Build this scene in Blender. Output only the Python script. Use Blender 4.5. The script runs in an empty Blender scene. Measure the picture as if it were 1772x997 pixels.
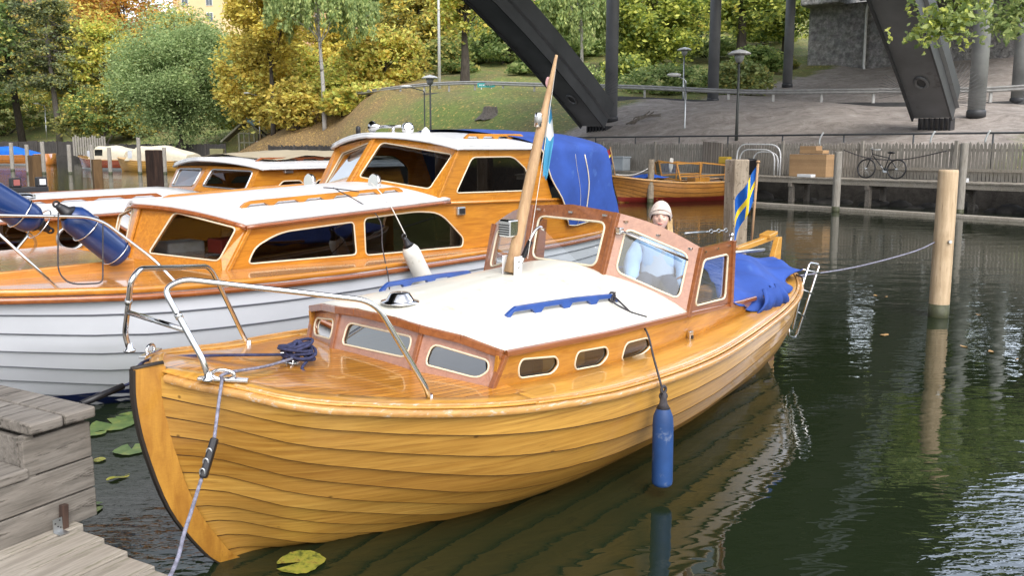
import bpy, bmesh, math, random
import numpy as np
from mathutils import Vector, Matrix
random.seed(7); rng = np.random.default_rng(7)
PI = math.pi; R = math.radians
S = bpy.context.scene; C = S.collection

# ------------------------------------------------------------------ camera
FPX, CXP, YH = 1500.0, 886.0, 250.0            # focal length in photo pixels, centre column, horizon row
OFF = FPX*FPX/10500.0; CYP = YH+OFF; PITCH = math.atan(OFF/FPX); EYE = 2.1
cam = bpy.data.cameras.new('camera'); co = bpy.data.objects.new('camera', cam); C.objects.link(co)
co.location = (0, 0, EYE); co.rotation_euler = (PI/2-PITCH, 0, 0)
cam.lens = 36.0*FPX/1772.0; cam.shift_y = -(498.5-CYP)/1772.0; cam.clip_start = .05; cam.clip_end = 2000
S.camera = co
S.render.resolution_x = 1024; S.render.resolution_y = 577
# ------------------------------------------------------------------ sky, sun, exposure
W = bpy.data.worlds.new('World'); S.world = W; W.use_nodes = True
SUN_EL, SUN_AZ = R(48), R(158)                  # sun high behind the camera, a little to the right; veiled by cloud
nt = W.node_tree; N = nt.nodes; bg = N['Background']
sky = N.new('ShaderNodeTexSky'); sky.sky_type = 'NISHITA'; sky.sun_disc = False
sky.sun_elevation = SUN_EL; sky.sun_rotation = SUN_AZ; sky.air_density = 1.0; sky.dust_density = 4.0; sky.ozone_density = 1.0
hs = N.new('ShaderNodeHueSaturation'); hs.inputs['Saturation'].default_value = .38; hs.inputs['Value'].default_value = 2.1
tc = N.new('ShaderNodeTexCoord'); cn = N.new('ShaderNodeTexNoise'); cn.inputs['Scale'].default_value = 2.6; cn.inputs['Detail'].default_value = 5
cr = N.new('ShaderNodeValToRGB'); cr.color_ramp.elements[0].position = .38; cr.color_ramp.elements[1].position = .66
cr.color_ramp.elements[0].color = (.75, .78, .84, 1); cr.color_ramp.elements[1].color = (1.7, 1.68, 1.64, 1)
mx = N.new('ShaderNodeMixRGB'); mx.blend_type = 'MULTIPLY'; mx.inputs[0].default_value = 1
nt.links.new(tc.outputs['Generated'], cn.inputs['Vector']); nt.links.new(cn.outputs['Fac'], cr.inputs['Fac'])
nt.links.new(sky.outputs[0], hs.inputs['Color']); nt.links.new(hs.outputs[0], mx.inputs[1]); nt.links.new(cr.outputs[0], mx.inputs[2])
# a bright break in the cloud high over the far shore, to the right
gap = N.new('ShaderNodeVectorMath'); gap.operation = 'DOT_PRODUCT'; nrmv = N.new('ShaderNodeVectorMath'); nrmv.operation = 'NORMALIZE'
nt.links.new(tc.outputs['Generated'], nrmv.inputs[0]); nt.links.new(nrmv.outputs[0], gap.inputs[0]); gap.inputs[1].default_value = Vector((.5, .74, .46)).normalized()
gr2 = N.new('ShaderNodeValToRGB'); gr2.color_ramp.elements[0].position = .86; gr2.color_ramp.elements[0].color = (1, 1, 1, 1); gr2.color_ramp.elements[1].position = .985; gr2.color_ramp.elements[1].color = (5.5, 5.6, 5.8, 1)
nt.links.new(gap.outputs['Value'], gr2.inputs[0]); mx2 = N.new('ShaderNodeMixRGB'); mx2.blend_type = 'MULTIPLY'; mx2.inputs[0].default_value = 1; nt.links.new(mx.outputs[0], mx2.inputs[1]); nt.links.new(gr2.outputs[0], mx2.inputs[2]); mx = mx2
nt.links.new(mx.outputs[0], bg.inputs['Color']); bg.inputs['Strength'].default_value = .15
sd = bpy.data.lights.new('sun', 'SUN'); sd.energy = .65; sd.angle = R(24); sd.color = (1, .955, .88)
so = bpy.data.objects.new('sun', sd); C.objects.link(so)
dirv = Vector((math.sin(SUN_AZ)*math.cos(SUN_EL), math.cos(SUN_AZ)*math.cos(SUN_EL), math.sin(SUN_EL)))
so.rotation_euler = dirv.to_track_quat('Z', 'Y').to_euler(); so.location = (0, -20, 40)
S.view_settings.view_transform = 'Standard'; S.view_settings.look = 'None'; S.view_settings.exposure = -.14; S.view_settings.gamma = 1
S.render.engine = 'CYCLES'; S.cycles.max_bounces = 8; S.cycles.transparent_max_bounces = 16

# ------------------------------------------------------------------ measuring the photo
_c, _s = math.cos(PITCH), math.sin(PITCH)
def ray(px, py):
    a = (px-CXP)/FPX; b = (py-CYP)/FPX
    return Vector((a, _c-b*_s, -_s-b*_c))
O0 = Vector((0, 0, EYE))
def atz(px, py, z): r = ray(px, py); return O0+r*((z-EYE)/r.z)
def aty(px, py, Y): r = ray(px, py); return O0+r*(Y/r.y)
def onplane(px, py, P, n):
    r = ray(px, py); return O0+r*((P-O0).dot(n)/r.dot(n))

# ------------------------------------------------------------------ objects
def tag(o, label, cat, group=None, kind=None):
    if label: o['label'] = label
    if cat: o['category'] = cat
    if group: o['group'] = group
    if kind: o['kind'] = kind
    return o
def thing(name, label, cat, loc=(0, 0, 0), rot=(0, 0, 0), group=None, mat=None):
    o = bpy.data.objects.new(name, None); C.objects.link(o); o.empty_display_size = .2
    if mat is not None: o.matrix_world = mat
    else: o.location = loc; o.rotation_euler = rot
    return tag(o, label, cat, group)
def dup(root, loc, rotz, label, scale=1.0):
    r = root.copy(); C.objects.link(r); r.location = loc; r.rotation_euler = (0, 0, rotz); r.scale = (scale,)*3; r['label'] = label
    for ch in list(root.children):
        c = ch.copy(); C.objects.link(c); c.parent = r
        for g in list(ch.children):
            d = g.copy(); C.objects.link(d); d.parent = c
    return r

class MB:
    def __init__(s): s.v = []; s.f = []; s.m = []; s.sm = []
    def add(s, vs, fs, mi=0, smooth=False):
        b = len(s.v); s.v += [tuple(v) for v in vs]
        for f in fs: s.f.append([b+i for i in f]); s.m.append(mi); s.sm.append(smooth)
    def quad(s, a, b, c, d, mi=0): s.add([a, b, c, d], [(0, 1, 2, 3)], mi)
    def box(s, c, d, rot=0, mi=0, ax=None):
        c = Vector(c); hx, hy, hz = d[0]/2, d[1]/2, d[2]/2
        M = ax if ax is not None else Matrix.Rotation(rot, 3, 'Z')
        vs = [c+M@Vector((x*hx, y*hy, z*hz)) for x in (-1, 1) for y in (-1, 1) for z in (-1, 1)]
        s.add(vs, [(0, 1, 3, 2), (4, 6, 7, 5), (0, 4, 5, 1), (2, 3, 7, 6), (0, 2, 6, 4), (1, 5, 7, 3)], mi)
    def beam(s, a, b, w, h, mi=0, up=(0, 0, 1)):
        a = Vector(a); b = Vector(b); x = (b-a); L = x.length; x.normalize()
        y = Vector(up).cross(x)
        if y.length < 1e-4: y = Vector((1, 0, 0)).cross(x)
        y.normalize(); z = x.cross(y)
        s.box((a+b)/2, (L, w, h), ax=Matrix((x, y, z)).transposed(), mi=mi)
    def tube(s, pts, r, n=8, mi=0, closed=False, cap=True):
        P = [Vector(p) for p in pts]; k = len(P)
        rr = r if hasattr(r, '__len__') else [r]*k
        T = []
        for i in range(k):
            if closed: t = P[(i+1) % k]-P[i-1]
            else: t = P[min(i+1, k-1)]-P[max(i-1, 0)]
            T.append(t.normalized() if t.length > 1e-9 else Vector((0, 0, 1)))
        nrm = T[0].orthogonal().normalized(); vs = []
        for i in range(k):
            nrm = (nrm-T[i]*nrm.dot(T[i])); nrm = nrm.normalized() if nrm.length > 1e-6 else T[i].orthogonal().normalized()
            bn = T[i].cross(nrm)
            for j in range(n):
                a = 2*PI*j/n; vs.append(P[i]+(nrm*math.cos(a)+bn*math.sin(a))*rr[i])
        fs = []
        for i in range(k if closed else k-1):
            i2 = (i+1) % k
            for j in range(n): fs.append((i*n+j, i*n+(j+1) % n, i2*n+(j+1) % n, i2*n+j))
        s.add(vs, fs, mi, True)
        if cap and not closed:
            b = len(s.v)-len(vs)
            s.f.append([b+j for j in range(n)][::-1]); s.m.append(mi); s.sm.append(False)
            s.f.append([b+(k-1)*n+j for j in range(n)]); s.m.append(mi); s.sm.append(False)
    def lathe(s, prof, n=20, o=(0, 0, 0), axis=(0, 0, 1), mi=0, sc=(1, 1)):
        z = Vector(axis).normalized(); x = z.orthogonal().normalized()
        if abs(z.z) > .999: x = Vector((1, 0, 0))
        y = z.cross(x); o = Vector(o); vs = []
        for (r, h) in prof:
            for j in range(n):
                a = 2*PI*j/n; vs.append(o+z*h+x*r*math.cos(a)*sc[0]+y*r*math.sin(a)*sc[1])
        fs = []
        for i in range(len(prof)-1):
            for j in range(n): fs.append((i*n+j, i*n+(j+1) % n, (i+1)*n+(j+1) % n, (i+1)*n+j))
        s.add(vs, fs, mi, True)
        b = len(s.v)-len(vs)
        s.f.append([b+j for j in range(n)][::-1]); s.m.append(mi); s.sm.append(False)
        s.f.append([b+(len(prof)-1)*n+j for j in range(n)]); s.m.append(mi); s.sm.append(False)
    def grid(s, rows, mi=0, smooth=True, closed=False):
        k = len(rows[0]); vs = [p for r_ in rows for p in r_]; fs = []
        for i in range(len(rows)-1):
            for j in range(k if closed else k-1):
                j2 = (j+1) % k; fs.append((i*k+j, i*k+j2, (i+1)*k+j2, (i+1)*k+j))
        s.add(vs, fs, mi, smooth)
    def sphere(s, c, r, n=12, mi=0):
        c = Vector(c); rx, ry, rz = (r, r, r) if not hasattr(r, '__len__') else r
        rows = []
        for i in range(n+1):
            th = PI*i/n
            rows.append([c+Vector((rx*math.sin(th)*math.cos(2*PI*j/(2*n)), ry*math.sin(th)*math.sin(2*PI*j/(2*n)), rz*math.cos(th))) for j in range(2*n)])
        s.grid(rows, mi, True, True)
    def build(s, name, mats, parent=None, bevel=0, solid=0, label=None, weld=False, sub=0):
        me = bpy.data.meshes.new(name); me.from_pydata(s.v, [], s.f)
        if not isinstance(mats, (list, tuple)): mats = [mats]
        for m in mats: me.materials.append(m)
        me.polygons.foreach_set('material_index', s.m); me.polygons.foreach_set('use_smooth', s.sm)
        me.validate(); me.update()
        if weld:
            bm = bmesh.new(); bm.from_mesh(me); bmesh.ops.remove_doubles(bm, verts=bm.verts, dist=1e-5)
            bmesh.ops.recalc_face_normals(bm, faces=bm.faces); bm.to_mesh(me); bm.free()
        o = bpy.data.objects.new(name, me); C.objects.link(o)
        if parent is not None: o.parent = parent
        if solid: md = o.modifiers.new('solid', 'SOLIDIFY'); md.thickness = solid; md.offset = 0
        if bevel: md = o.modifiers.new('bevel', 'BEVEL'); md.width = bevel; md.segments = 2; md.limit_method = 'ANGLE'; md.angle_limit = R(35)
        if sub: md = o.modifiers.new('sub', 'SUBSURF'); md.levels = sub; md.render_levels = sub
        if label: o['label'] = label
        return o

def smooth_pts(pts, n=6, closed=False):
    P = [Vector(p) for p in pts]; out = []; k = len(P)
    for i in range(k if closed else k-1):
        if closed: a, b, c, d = P[i-1], P[i], P[(i+1) % k], P[(i+2) % k]
        else: a, b, c, d = P[max(i-1, 0)], P[i], P[i+1], P[min(i+2, k-1)]
        for j in range(n):
            t = j/n
            out.append(.5*((2*b)+(c-a)*t+(2*a-5*b+4*c-d)*t*t+(3*b-a-3*c+d)*t**3))
    if not closed: out.append(P[-1])
    return out
def fillet(pts, r, n=5, closed=False):
    P = [Vector(p) for p in pts]; out = []; k = len(P)
    rr = r if hasattr(r, '__len__') else [r]*k
    for i in range(k):
        if not closed and i in (0, k-1): out.append(P[i]); continue
        a, b, c = P[i-1], P[i], P[(i+1) % k]
        d = min(rr[i], (a-b).length*.48, (c-b).length*.48)
        p, q = b+(a-b).normalized()*d, b+(c-b).normalized()*d
        for j in range(n+1):
            t = j/n; out.append(p*(1-t)**2+b*2*t*(1-t)+q*t*t)
    return out
def lerp(a, b, t): return a+(b-a)*t
def sm(x): x = min(max(x, 0), 1); return x*x*(3-2*x)
def panel(mb, outer, holes, th, mi=0):
    """flat board through outer[0..] with openings; thickness th towards -normal"""
    outer = [Vector(p) for p in outer]
    bm = bmesh.new()
    nrm = Vector((0, 0, 0))
    for i in range(len(outer)): nrm += outer[i].cross(outer[(i+1) % len(outer)])
    nrm.normalize()
    loops = [outer]+[[Vector(p) for p in h_] for h_ in holes]
    es = []
    for L in loops:
        vs = [bm.verts.new(p) for p in L]
        es += [bm.edges.new((vs[i], vs[(i+1) % len(vs)])) for i in range(len(vs))]
    bmesh.ops.triangle_fill(bm, use_beauty=True, use_dissolve=False, edges=es, normal=nrm)
    bm.verts.ensure_lookup_table(); vs = [v.co.copy() for v in bm.verts]; bm.verts.index_update()
    fs = [[v.index for v in f.verts] for f in bm.faces]; bm.free()
    mb.add(vs, fs, mi); k = len(vs)
    mb.add([v-nrm*th for v in vs], [f[::-1] for f in fs], mi)
    for L in loops:
        m = len(L)
        for i in range(m):
            a, b = L[i], L[(i+1) % m]; mb.add([a, b, b-nrm*th, a-nrm*th], [(0, 1, 2, 3)], mi)
    return nrm
def ngon(mb, pts, mi=0): mb.add(pts, [tuple(range(len(pts)))], mi)

# ------------------------------------------------------------------ materials
def newmat(name):
    m = bpy.data.materials.new(name); m.use_nodes = True
    return m, m.node_tree, m.node_tree.nodes['Principled BSDF']
def coords(t, scale=(1, 1, 1), kind='Object'):
    a = t.nodes.new('ShaderNodeTexCoord'); b = t.nodes.new('ShaderNodeMapping'); b.inputs['Scale'].default_value = scale
    t.links.new(a.outputs[kind], b.inputs['Vector']); return b.outputs[0]
def noise(t, vec, scale, detail=4, rough=.5, dist=0):
    n = t.nodes.new('ShaderNodeTexNoise'); n.inputs['Scale'].default_value = scale; n.inputs['Detail'].default_value = detail
    n.inputs['Roughness'].default_value = rough; n.inputs['Distortion'].default_value = dist
    if vec is not None: t.links.new(vec, n.inputs['Vector'])
    return n.outputs['Fac']
def ramp(t, fac, stops):
    r = t.nodes.new('ShaderNodeValToRGB'); e = r.color_ramp.elements
    while len(e) < len(stops): e.new(.5)
    for i, (p, c) in enumerate(stops): e[i].position = p; e[i].color = (*c, 1) if len(c) == 3 else c
    t.links.new(fac, r.inputs[0]); return r.outputs[0]
def mixc(t, fac, a, b, mode='MIX'):
    m = t.nodes.new('ShaderNodeMixRGB'); m.blend_type = mode
    for i, x in enumerate((fac, a, b)):
        if hasattr(x, 'is_linked'): t.links.new(x, m.inputs[i])
        elif i == 0: m.inputs[0].default_value = x
        else: m.inputs[i].default_value = (*x, 1)
    return m.outputs[0]
def mathn(t, op, a, b=None, c=None):
    m = t.nodes.new('ShaderNodeMath'); m.operation = op
    for i, x in enumerate((a, b, c)):
        if x is None: continue
        if hasattr(x, 'is_linked'): t.links.new(x, m.inputs[i])
        else: m.inputs[i].default_value = x
    return m.outputs[0]
def bump(t, bs, h, strength=.3, dist=.01):
    b = t.nodes.new('ShaderNodeBump'); b.inputs['Strength'].default_value = strength; b.inputs['Distance'].default_value = dist
    t.links.new(h, b.inputs['Height']); t.links.new(b.outputs[0], bs.inputs['Normal']); return b
def g3(c, k): return tuple(min(x*k, 1) for x in c)
def paint(name, c, rough=.4, metal=0, var=.12, scale=3, coat=0, bmp=0, dirt=None):
    m, t, b = newmat(name); v = coords(t)
    f = noise(t, v, scale, 5, .6)
    col = ramp(t, f, [(.3, g3(c, 1-var)), (.7, g3(c, 1+var))])
    if dirt:
        d = noise(t, v, dirt[1], 6, .65); col = mixc(t, ramp(t, d, [(dirt[2], (0, 0, 0)), (dirt[2]+.12, (1, 1, 1))]), col, dirt[0])
    t.links.new(col, b.inputs['Base Color']); b.inputs['Roughness'].default_value = rough; b.inputs['Metallic'].default_value = metal
    b.inputs['Coat Weight'].default_value = coat; b.inputs['Coat Roughness'].default_value = .06
    if bmp: bump(t, b, noise(t, v, scale*12, 4), bmp, .004)
    return m
def wood(name, ca, cb, stretch=(1.1, 15, 15), coat=.8, rough=.35, stain=.25, lines=None, wear=None, knots=False, bmp=.15, blotch=None, island=False):
    """varnished or bare board: grain runs along local X"""
    m, t, b = newmat(name); v = coords(t, stretch)
    g = noise(t, v, 2.2, 8, .62, .6); col = ramp(t, g, [(.3, ca), (.7, cb)])
    v2 = coords(t, (1, 1, 1)); big = noise(t, v2, 1.7, 4, .6)
    col = mixc(t, stain, col, ramp(t, big, [(.3, (.42, .36, .3)), (.62, (1, 1, 1))]), 'MULTIPLY')
    fine = noise(t, coords(t, (2, 4, 60) if island else (2, 60, 60)), 3, 3, .7)
    col = mixc(t, .22, col, ramp(t, fine, [(.35, (.6, .55, .5)), (.55, (1, 1, 1))]), 'MULTIPLY')
    if knots:
        vo = t.nodes.new('ShaderNodeTexVoronoi'); vo.inputs['Scale'].default_value = 1.0; t.links.new(coords(t, (3.2, 7, 7)), vo.inputs['Vector'])
        col = mixc(t, ramp(t, vo.outputs['Distance'], [(.035, (.85, .85, .85)), (.075, (0, 0, 0))]), col, g3(ca, .3))
    if lines:
        sx = t.nodes.new('ShaderNodeSeparateXYZ'); tc_ = t.nodes.new('ShaderNodeTexCoord'); t.links.new(tc_.outputs['Object'], sx.inputs[0])
        src = sx.outputs[lines[0]]
        if lines[0] == 1: src = mathn(t, 'ABSOLUTE', src)
        fr = mathn(t, 'FRACT', mathn(t, 'DIVIDE', src, lines[1])); ln = mathn(t, 'LESS_THAN', fr, lines[2])
        idx = mathn(t, 'FLOOR', mathn(t, 'DIVIDE', src, lines[1])); wn = t.nodes.new('ShaderNodeTexWhiteNoise'); wn.noise_dimensions = '1D'; t.links.new(idx, wn.inputs['W'])
        col = mixc(t, .5, col, ramp(t, wn.outputs['Value'], [(0, (.6, .55, .5)), (1, (1.15, 1.1, 1.0))]), 'MULTIPLY')
        col = mixc(t, ln, col, lines[3])
    if island:
        gi = t.nodes.new('ShaderNodeNewGeometry'); col = mixc(t, 1, col, ramp(t, gi.outputs['Random Per Island'], [(0, (.74, .68, .6)), (.5, (1, 1, 1)), (1, (1.08, 1.12, 1.2))]), 'MULTIPLY')
        st = noise(t, coords(t, (.35, .9, 18)), 3, 7, .75); col = mixc(t, ramp(t, st, [(.54, (0, 0, 0)), (.66, (.6, .6, .6))]), col, (.2, .08, .012))
    if blotch:
        d = noise(t, coords(t, blotch[3] if len(blotch) > 3 else (1, 3, 3)), blotch[1], 7, .7)
        col = mixc(t, ramp(t, d, [(blotch[2], (0, 0, 0)), (blotch[2]+.08, (1, 1, 1))]), col, blotch[0])
    t.links.new(col, b.inputs['Base Color'])
    rr = ramp(t, big, [(.35, (rough+.12,)*3), (.65, (rough,)*3)]); t.links.new(rr, b.inputs['Roughness'])
    b.inputs['Coat Weight'].default_value = coat; b.inputs['Coat Roughness'].default_value = .07
    bump(t, b, g, bmp, .004)
    return m
def glassmat(name, tint, refl=1.0, rough=.0):
    m = bpy.data.materials.new(name); m.use_nodes = True; t = m.node_tree; t.nodes.clear()
    o = t.nodes.new('ShaderNodeOutputMaterial'); mix = t.nodes.new('ShaderNodeMixShader'); tr = t.nodes.new('ShaderNodeBsdfTransparent'); gl = t.nodes.new('ShaderNodeBsdfGlossy')
    fr = t.nodes.new('ShaderNodeLayerWeight'); fr.inputs['Blend'].default_value = .5
    tr.inputs[0].default_value = (*tint, 1); gl.inputs['Roughness'].default_value = rough
    f = mathn(t, 'MULTIPLY_ADD', mathn(t, 'POWER', fr.outputs['Facing'], 4.0), .9*refl, .05*refl); f = mathn(t, 'MINIMUM', f, 1.0)
    t.links.new(f, mix.inputs[0]); t.links.new(tr.outputs[0], mix.inputs[1]); t.links.new(gl.outputs[0], mix.inputs[2]); t.links.new(mix.outputs[0], o.inputs[0])
    return m
def leafmat(name, cols, trans=.42):
    cols = [tuple(min(.84*x*2.1+.16*sum(c)/3*2.1, .8) for x in c) for c in cols]
    m, t, b = newmat(name); gi = t.nodes.new('ShaderNodeNewGeometry')
    col = ramp(t, gi.outputs['Random Per Island'], [(i/(len(cols)-1), c) for i, c in enumerate(cols)])
    big = noise(t, coords(t), .35, 3); col = mixc(t, .55, col, ramp(t, big, [(.36, (.68, .7, .66)), (.62, (1.2, 1.18, 1.1))]), 'MULTIPLY')
    t.links.new(col, b.inputs['Base Color']); b.inputs['Roughness'].default_value = .6; b.inputs['Specular IOR Level'].default_value = .25
    tl = t.nodes.new('ShaderNodeBsdfTranslucent'); t.links.new(col, tl.inputs[0]); mx_ = t.nodes.new('ShaderNodeMixShader'); mx_.inputs[0].default_value = trans
    o = t.nodes['Material Output']; t.links.new(b.outputs[0], mx_.inputs[1]); t.links.new(tl.outputs[0], mx_.inputs[2]); t.links.new(mx_.outputs[0], o.inputs[0])
    return m
M_ = {}
M_['hull'] = wood('varnished_planks', (.43, .205, .032), (.65, .365, .075), stretch=(.45, 1.3, 24), coat=.6, rough=.36, stain=.18, island=True, knots=True, blotch=((.3, .13, .02), 2.0, .66, (1, 1.5, 9)))
M_['seam'] = paint('lap_shadow_dirt', (.07, .03, .01), .7)
M_['stemwood'] = wood('stem_plank_varnish', (.34, .14, .016), (.56, .28, .04), stretch=(9, 9, 1.4), coat=.6, rough=.36, stain=.15, blotch=((.25, .11, .02), 4, .62, (4, 4, 1)))
M_['oldvarnish'] = wood('brown_old_varnish', (.26, .1, .018), (.42, .19, .035), coat=.5, stain=.5)
M_['tarline'] = paint('black_stem_edge', (.02, .014, .01), .6)
M_['deckedge'] = wood('covering_board', (.5, .24, .035), (.72, .38, .07), coat=.6, rough=.35, blotch=((.28, .13, .04), 5, .63, (1, 4, 4)))
M_['foredeck'] = wood('foredeck_strips', (.46, .18, .022), (.68, .32, .05), coat=.7, rough=.25, lines=(1, .042, .1, (.07, .03, .012)), blotch=((.72, .42, .16), 3.5, .6, (1.5, 3, 3)))
M_['rail'] = wood('worn_rail', (.45, .22, .06), (.62, .34, .1), coat=.5, blotch=((.5, .42, .32), 8, .56, (1.2, 6, 6)))
M_['cabin'] = wood('cabin_side_wood', (.4, .16, .018), (.62, .3, .04), coat=.7, stain=.4, blotch=((.3, .12, .02), 4, .6))
M_['mahog'] = wood('mahogany', (.2, .06, .018), (.34, .12, .035), coat=.9, rough=.3, stain=.15)
M_['mahogpale'] = wood('faded_mahogany', (.3, .13, .075), (.42, .2, .12), coat=1, rough=.25, stain=.15)
M_['cruiserwood'] = wood('cruiser_side_wood', (.42, .15, .015), (.66, .28, .03), coat=.9, rough=.25, stain=.2)
M_['cruiserdeck'] = wood('cruiser_deck_strips', (.5, .2, .04), (.74, .34, .08), coat=1, rough=.2, lines=(1, .05, .09, (.08, .035, .015)))
M_['redtrim'] = wood('dark_red_trim', (.2, .05, .012), (.38, .12, .03), coat=1, rough=.2)
M_['white'] = paint('white_roof', (.69, .7, .71), .4, var=.04, coat=.25, bmp=.08, dirt=((.56, .56, .53), 4, .58))
M_['cream'] = paint('cream_roof', (.68, .67, .59), .42, var=.06, scale=1.6, coat=.3, bmp=.12, dirt=((.53, .5, .4), 5.5, .58))
M_['greyhull'] = paint('grey_white_hull', (.58, .6, .64), .35, var=.03, coat=.3)
M_['greyseam'] = paint('grey_lap_shadow_dirt', (.16, .17, .2), .6)
M_['navystripe'] = paint('navy_bottom_paint', (.01, .02, .1), .4)
M_['chrome'] = paint('stainless_steel', (.72, .71, .7), .12, metal=1, var=.04)
M_['dullsteel'] = paint('galvanised_steel', (.55, .57, .58), .38, metal=1, var=.15, scale=14)
M_['bluepaint'] = paint('blue_handrail_paint', (.03, .08, .3), .35, coat=.4, bmp=.1, var=.2, scale=8)
M_['tarp'] = paint('blue_canvas', (.02, .065, .3), .8, var=.2, scale=3, bmp=.35, dirt=((.05, .12, .38), 5, .6))
M_['navyvinyl'] = paint('navy_fender_vinyl', (.01, .035, .14), .32, var=.25, coat=.3)
M_['bluevinyl'] = paint('blue_fender_vinyl', (.014, .055, .18), .6, var=.2, scale=6, dirt=((.12, .16, .26), 14, .6))
M_['whitevinyl'] = paint('white_fender_vinyl', (.72, .7, .64), .45, dirt=((.5, .47, .4), 9, .6))
M_['black'] = paint('black_plastic', (.015, .015, .018), .45)
M_['rope'] = paint('navy_rope', (.03, .035, .09), .85, bmp=.6, scale=40, var=.5)
M_['greyrope'] = paint('grey_rope', (.2, .2, .26), .85, bmp=.6, scale=40, var=.5)
M_['darkrope'] = paint('dark_rope', (.05, .045, .05), .85, bmp=.6, scale=40, var=.4)
M_['whiterope'] = paint('white_rope', (.62, .6, .55), .85, bmp=.4, scale=40)
M_['trimwhite'] = paint('cream_window_beading', (.66, .58, .43), .4, var=.05)
M_['glass'] = glassmat('clear_glass', (.82, .86, .86), 2.0)
M_['darkglass'] = glassmat('tinted_glass', (.13, .145, .16), 1.8)
M_['frontglass'] = glassmat('grey_front_glass', (.25, .28, .3), 4.5)
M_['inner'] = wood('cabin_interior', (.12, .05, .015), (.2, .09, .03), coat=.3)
M_['fabricgrey'] = paint('grey_cushion', (.3, .3, .32), .9)
M_['oldwood'] = wood('weathered_grey_boards', (.11, .1, .086), (.27, .245, .215), stretch=(1.5, 14, 14), coat=0, rough=.85, stain=.45, bmp=.6, blotch=((.06, .052, .043), 3.5, .56, (1, 7, 7)), knots=True)
M_['jettywood'] = wood('silvered_jetty_planks', (.24, .215, .18), (.42, .385, .33), stretch=(1.5, 16, 16), coat=0, rough=.85, stain=.3, bmp=.8, blotch=((.17, .16, .11), 4, .55, (1, 8, 8)))
M_['pile'] = wood('peeled_pile', (.4, .29, .17), (.62, .48, .32), stretch=(9, 9, 1), coat=0, rough=.8, stain=.3, bmp=.9, blotch=((.24, .17, .1), 4, .585, (11, 11, .7)))
M_['oldpile'] = wood('weathered_pile', (.2, .16, .11), (.42, .36, .28), stretch=(9, 9, 1.2), coat=0, rough=.9, stain=.5, bmp=1, blotch=((.1, .075, .05), 6, .56, (3, 3, 2.5)))
M_['brownpile'] = wood('brown_pile', (.14, .08, .035), (.28, .17, .08), stretch=(9, 9, 1), coat=0, rough=.85)
M_['darkpile'] = wood('dark_rotten_pile', (.02, .012, .01), (.09, .05, .035), stretch=(7, 7, 1), coat=0, rough=.9, bmp=1)
M_['fence'] = wood('grey_pickets', (.2, .185, .16), (.4, .375, .33), stretch=(14, 14, 1.5), coat=0, rough=.9, bmp=.5)
M_['darkfence'] = wood('dark_fence_boards', (.035, .032, .03), (.1, .09, .08), stretch=(5, 5, .5), coat=0, rough=.9)
M_['rail_steel'] = paint('dark_steel_rail', (.06, .065, .07), .6, metal=.3)
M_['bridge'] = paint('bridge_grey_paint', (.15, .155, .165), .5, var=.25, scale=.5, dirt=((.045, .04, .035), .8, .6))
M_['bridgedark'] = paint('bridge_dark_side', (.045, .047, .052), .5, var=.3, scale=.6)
M_['concrete'] = paint('concrete', (.32, .31, .3), .9, var=.2, scale=1.2, bmp=.4)
M_['bark'] = wood('bark', (.03, .024, .018), (.1, .085, .07), stretch=(5, 5, .8), coat=0, rough=.95, bmp=1)
M_['greybark'] = wood('grey_bark', (.08, .07, .06), (.2, .18, .16), stretch=(5, 5, .8), coat=0, rough=.95, bmp=1)
M_['birch'] = paint('birch_bark', (.4, .385, .36), .8, var=.1, dirt=((.05, .045, .04), 3, .55))
M_['guard'] = paint('guard_rail_steel', (.36, .36, .35), .55, metal=.3, var=.2)
M_['lampgrey'] = paint('lamp_post_paint', (.05, .055, .05), .5)
M_['lampwhite'] = paint('lamp_shade_white', (.65, .66, .64), .4)
M_['mastwood'] = wood('mast_wood', (.34, .2, .1), (.55, .37, .2), stretch=(12, 12, 1.2), coat=.1, rough=.7, bmp=.4)
# ------------------------------------------------------------------ water
m, t, b = newmat('harbour_water')
b.inputs['Base Color'].default_value = (.012, .018, .008, 1); b.inputs['Roughness'].default_value = .0; b.inputs['IOR'].default_value = 1.33
b.inputs['Specular IOR Level'].default_value = .9
n1 = noise(t, coords(t, (1.0, 2.4, 1)), 1.0, 1, .4); n2 = noise(t, coords(t, (1.0, 2.6, 1)), 4.2, 1.2, .4, .6); n3 = noise(t, coords(t, (1, 2.0, 1)), 13, 2, .5, .5)
gx = t.nodes.new('ShaderNodeSeparateXYZ'); tcw = t.nodes.new('ShaderNodeTexCoord'); t.links.new(tcw.outputs['Object'], gx.inputs[0])
ptch = noise(t, coords(t, (1, 1, 1)), .09, 2, .5)                        # wind patches: calm in the lee, rougher elsewhere
amp = ramp(t, ptch, [(.42, (.0, .0, .0)), (.66, (.45, .45, .45))])
left = ramp(t, mathn(t, 'MULTIPLY_ADD', gx.outputs[0], -.25, .0), [(.12, (0, 0, 0)), (.3, (1, 1, 1))])   # the narrow strip between jetty and boats is ruffled
gust = t.nodes.new('ShaderNodeVectorMath'); gust.operation = 'DISTANCE'; t.links.new(tcw.outputs['Object'], gust.inputs[0]); gust.inputs[1].default_value = (4.3, 3.0, 0)
gd = mathn(t, 'ADD', gust.outputs['Value'], mathn(t, 'MULTIPLY_ADD', noise(t, coords(t), .8, 3), 1.6, -.8))
gr_ = t.nodes.new('ShaderNodeMapRange'); t.links.new(gd, gr_.inputs[0]); gr_.inputs[1].default_value = 1.9; gr_.inputs[2].default_value = 2.7; gr_.inputs[3].default_value = 5.5; gr_.inputs[4].default_value = 0     # a gust patch in the open water at right
amp = mixc(t, 1.0, amp, left, 'ADD'); amp = mixc(t, 1.0, amp, gr_.outputs[0], 'ADD')
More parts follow.
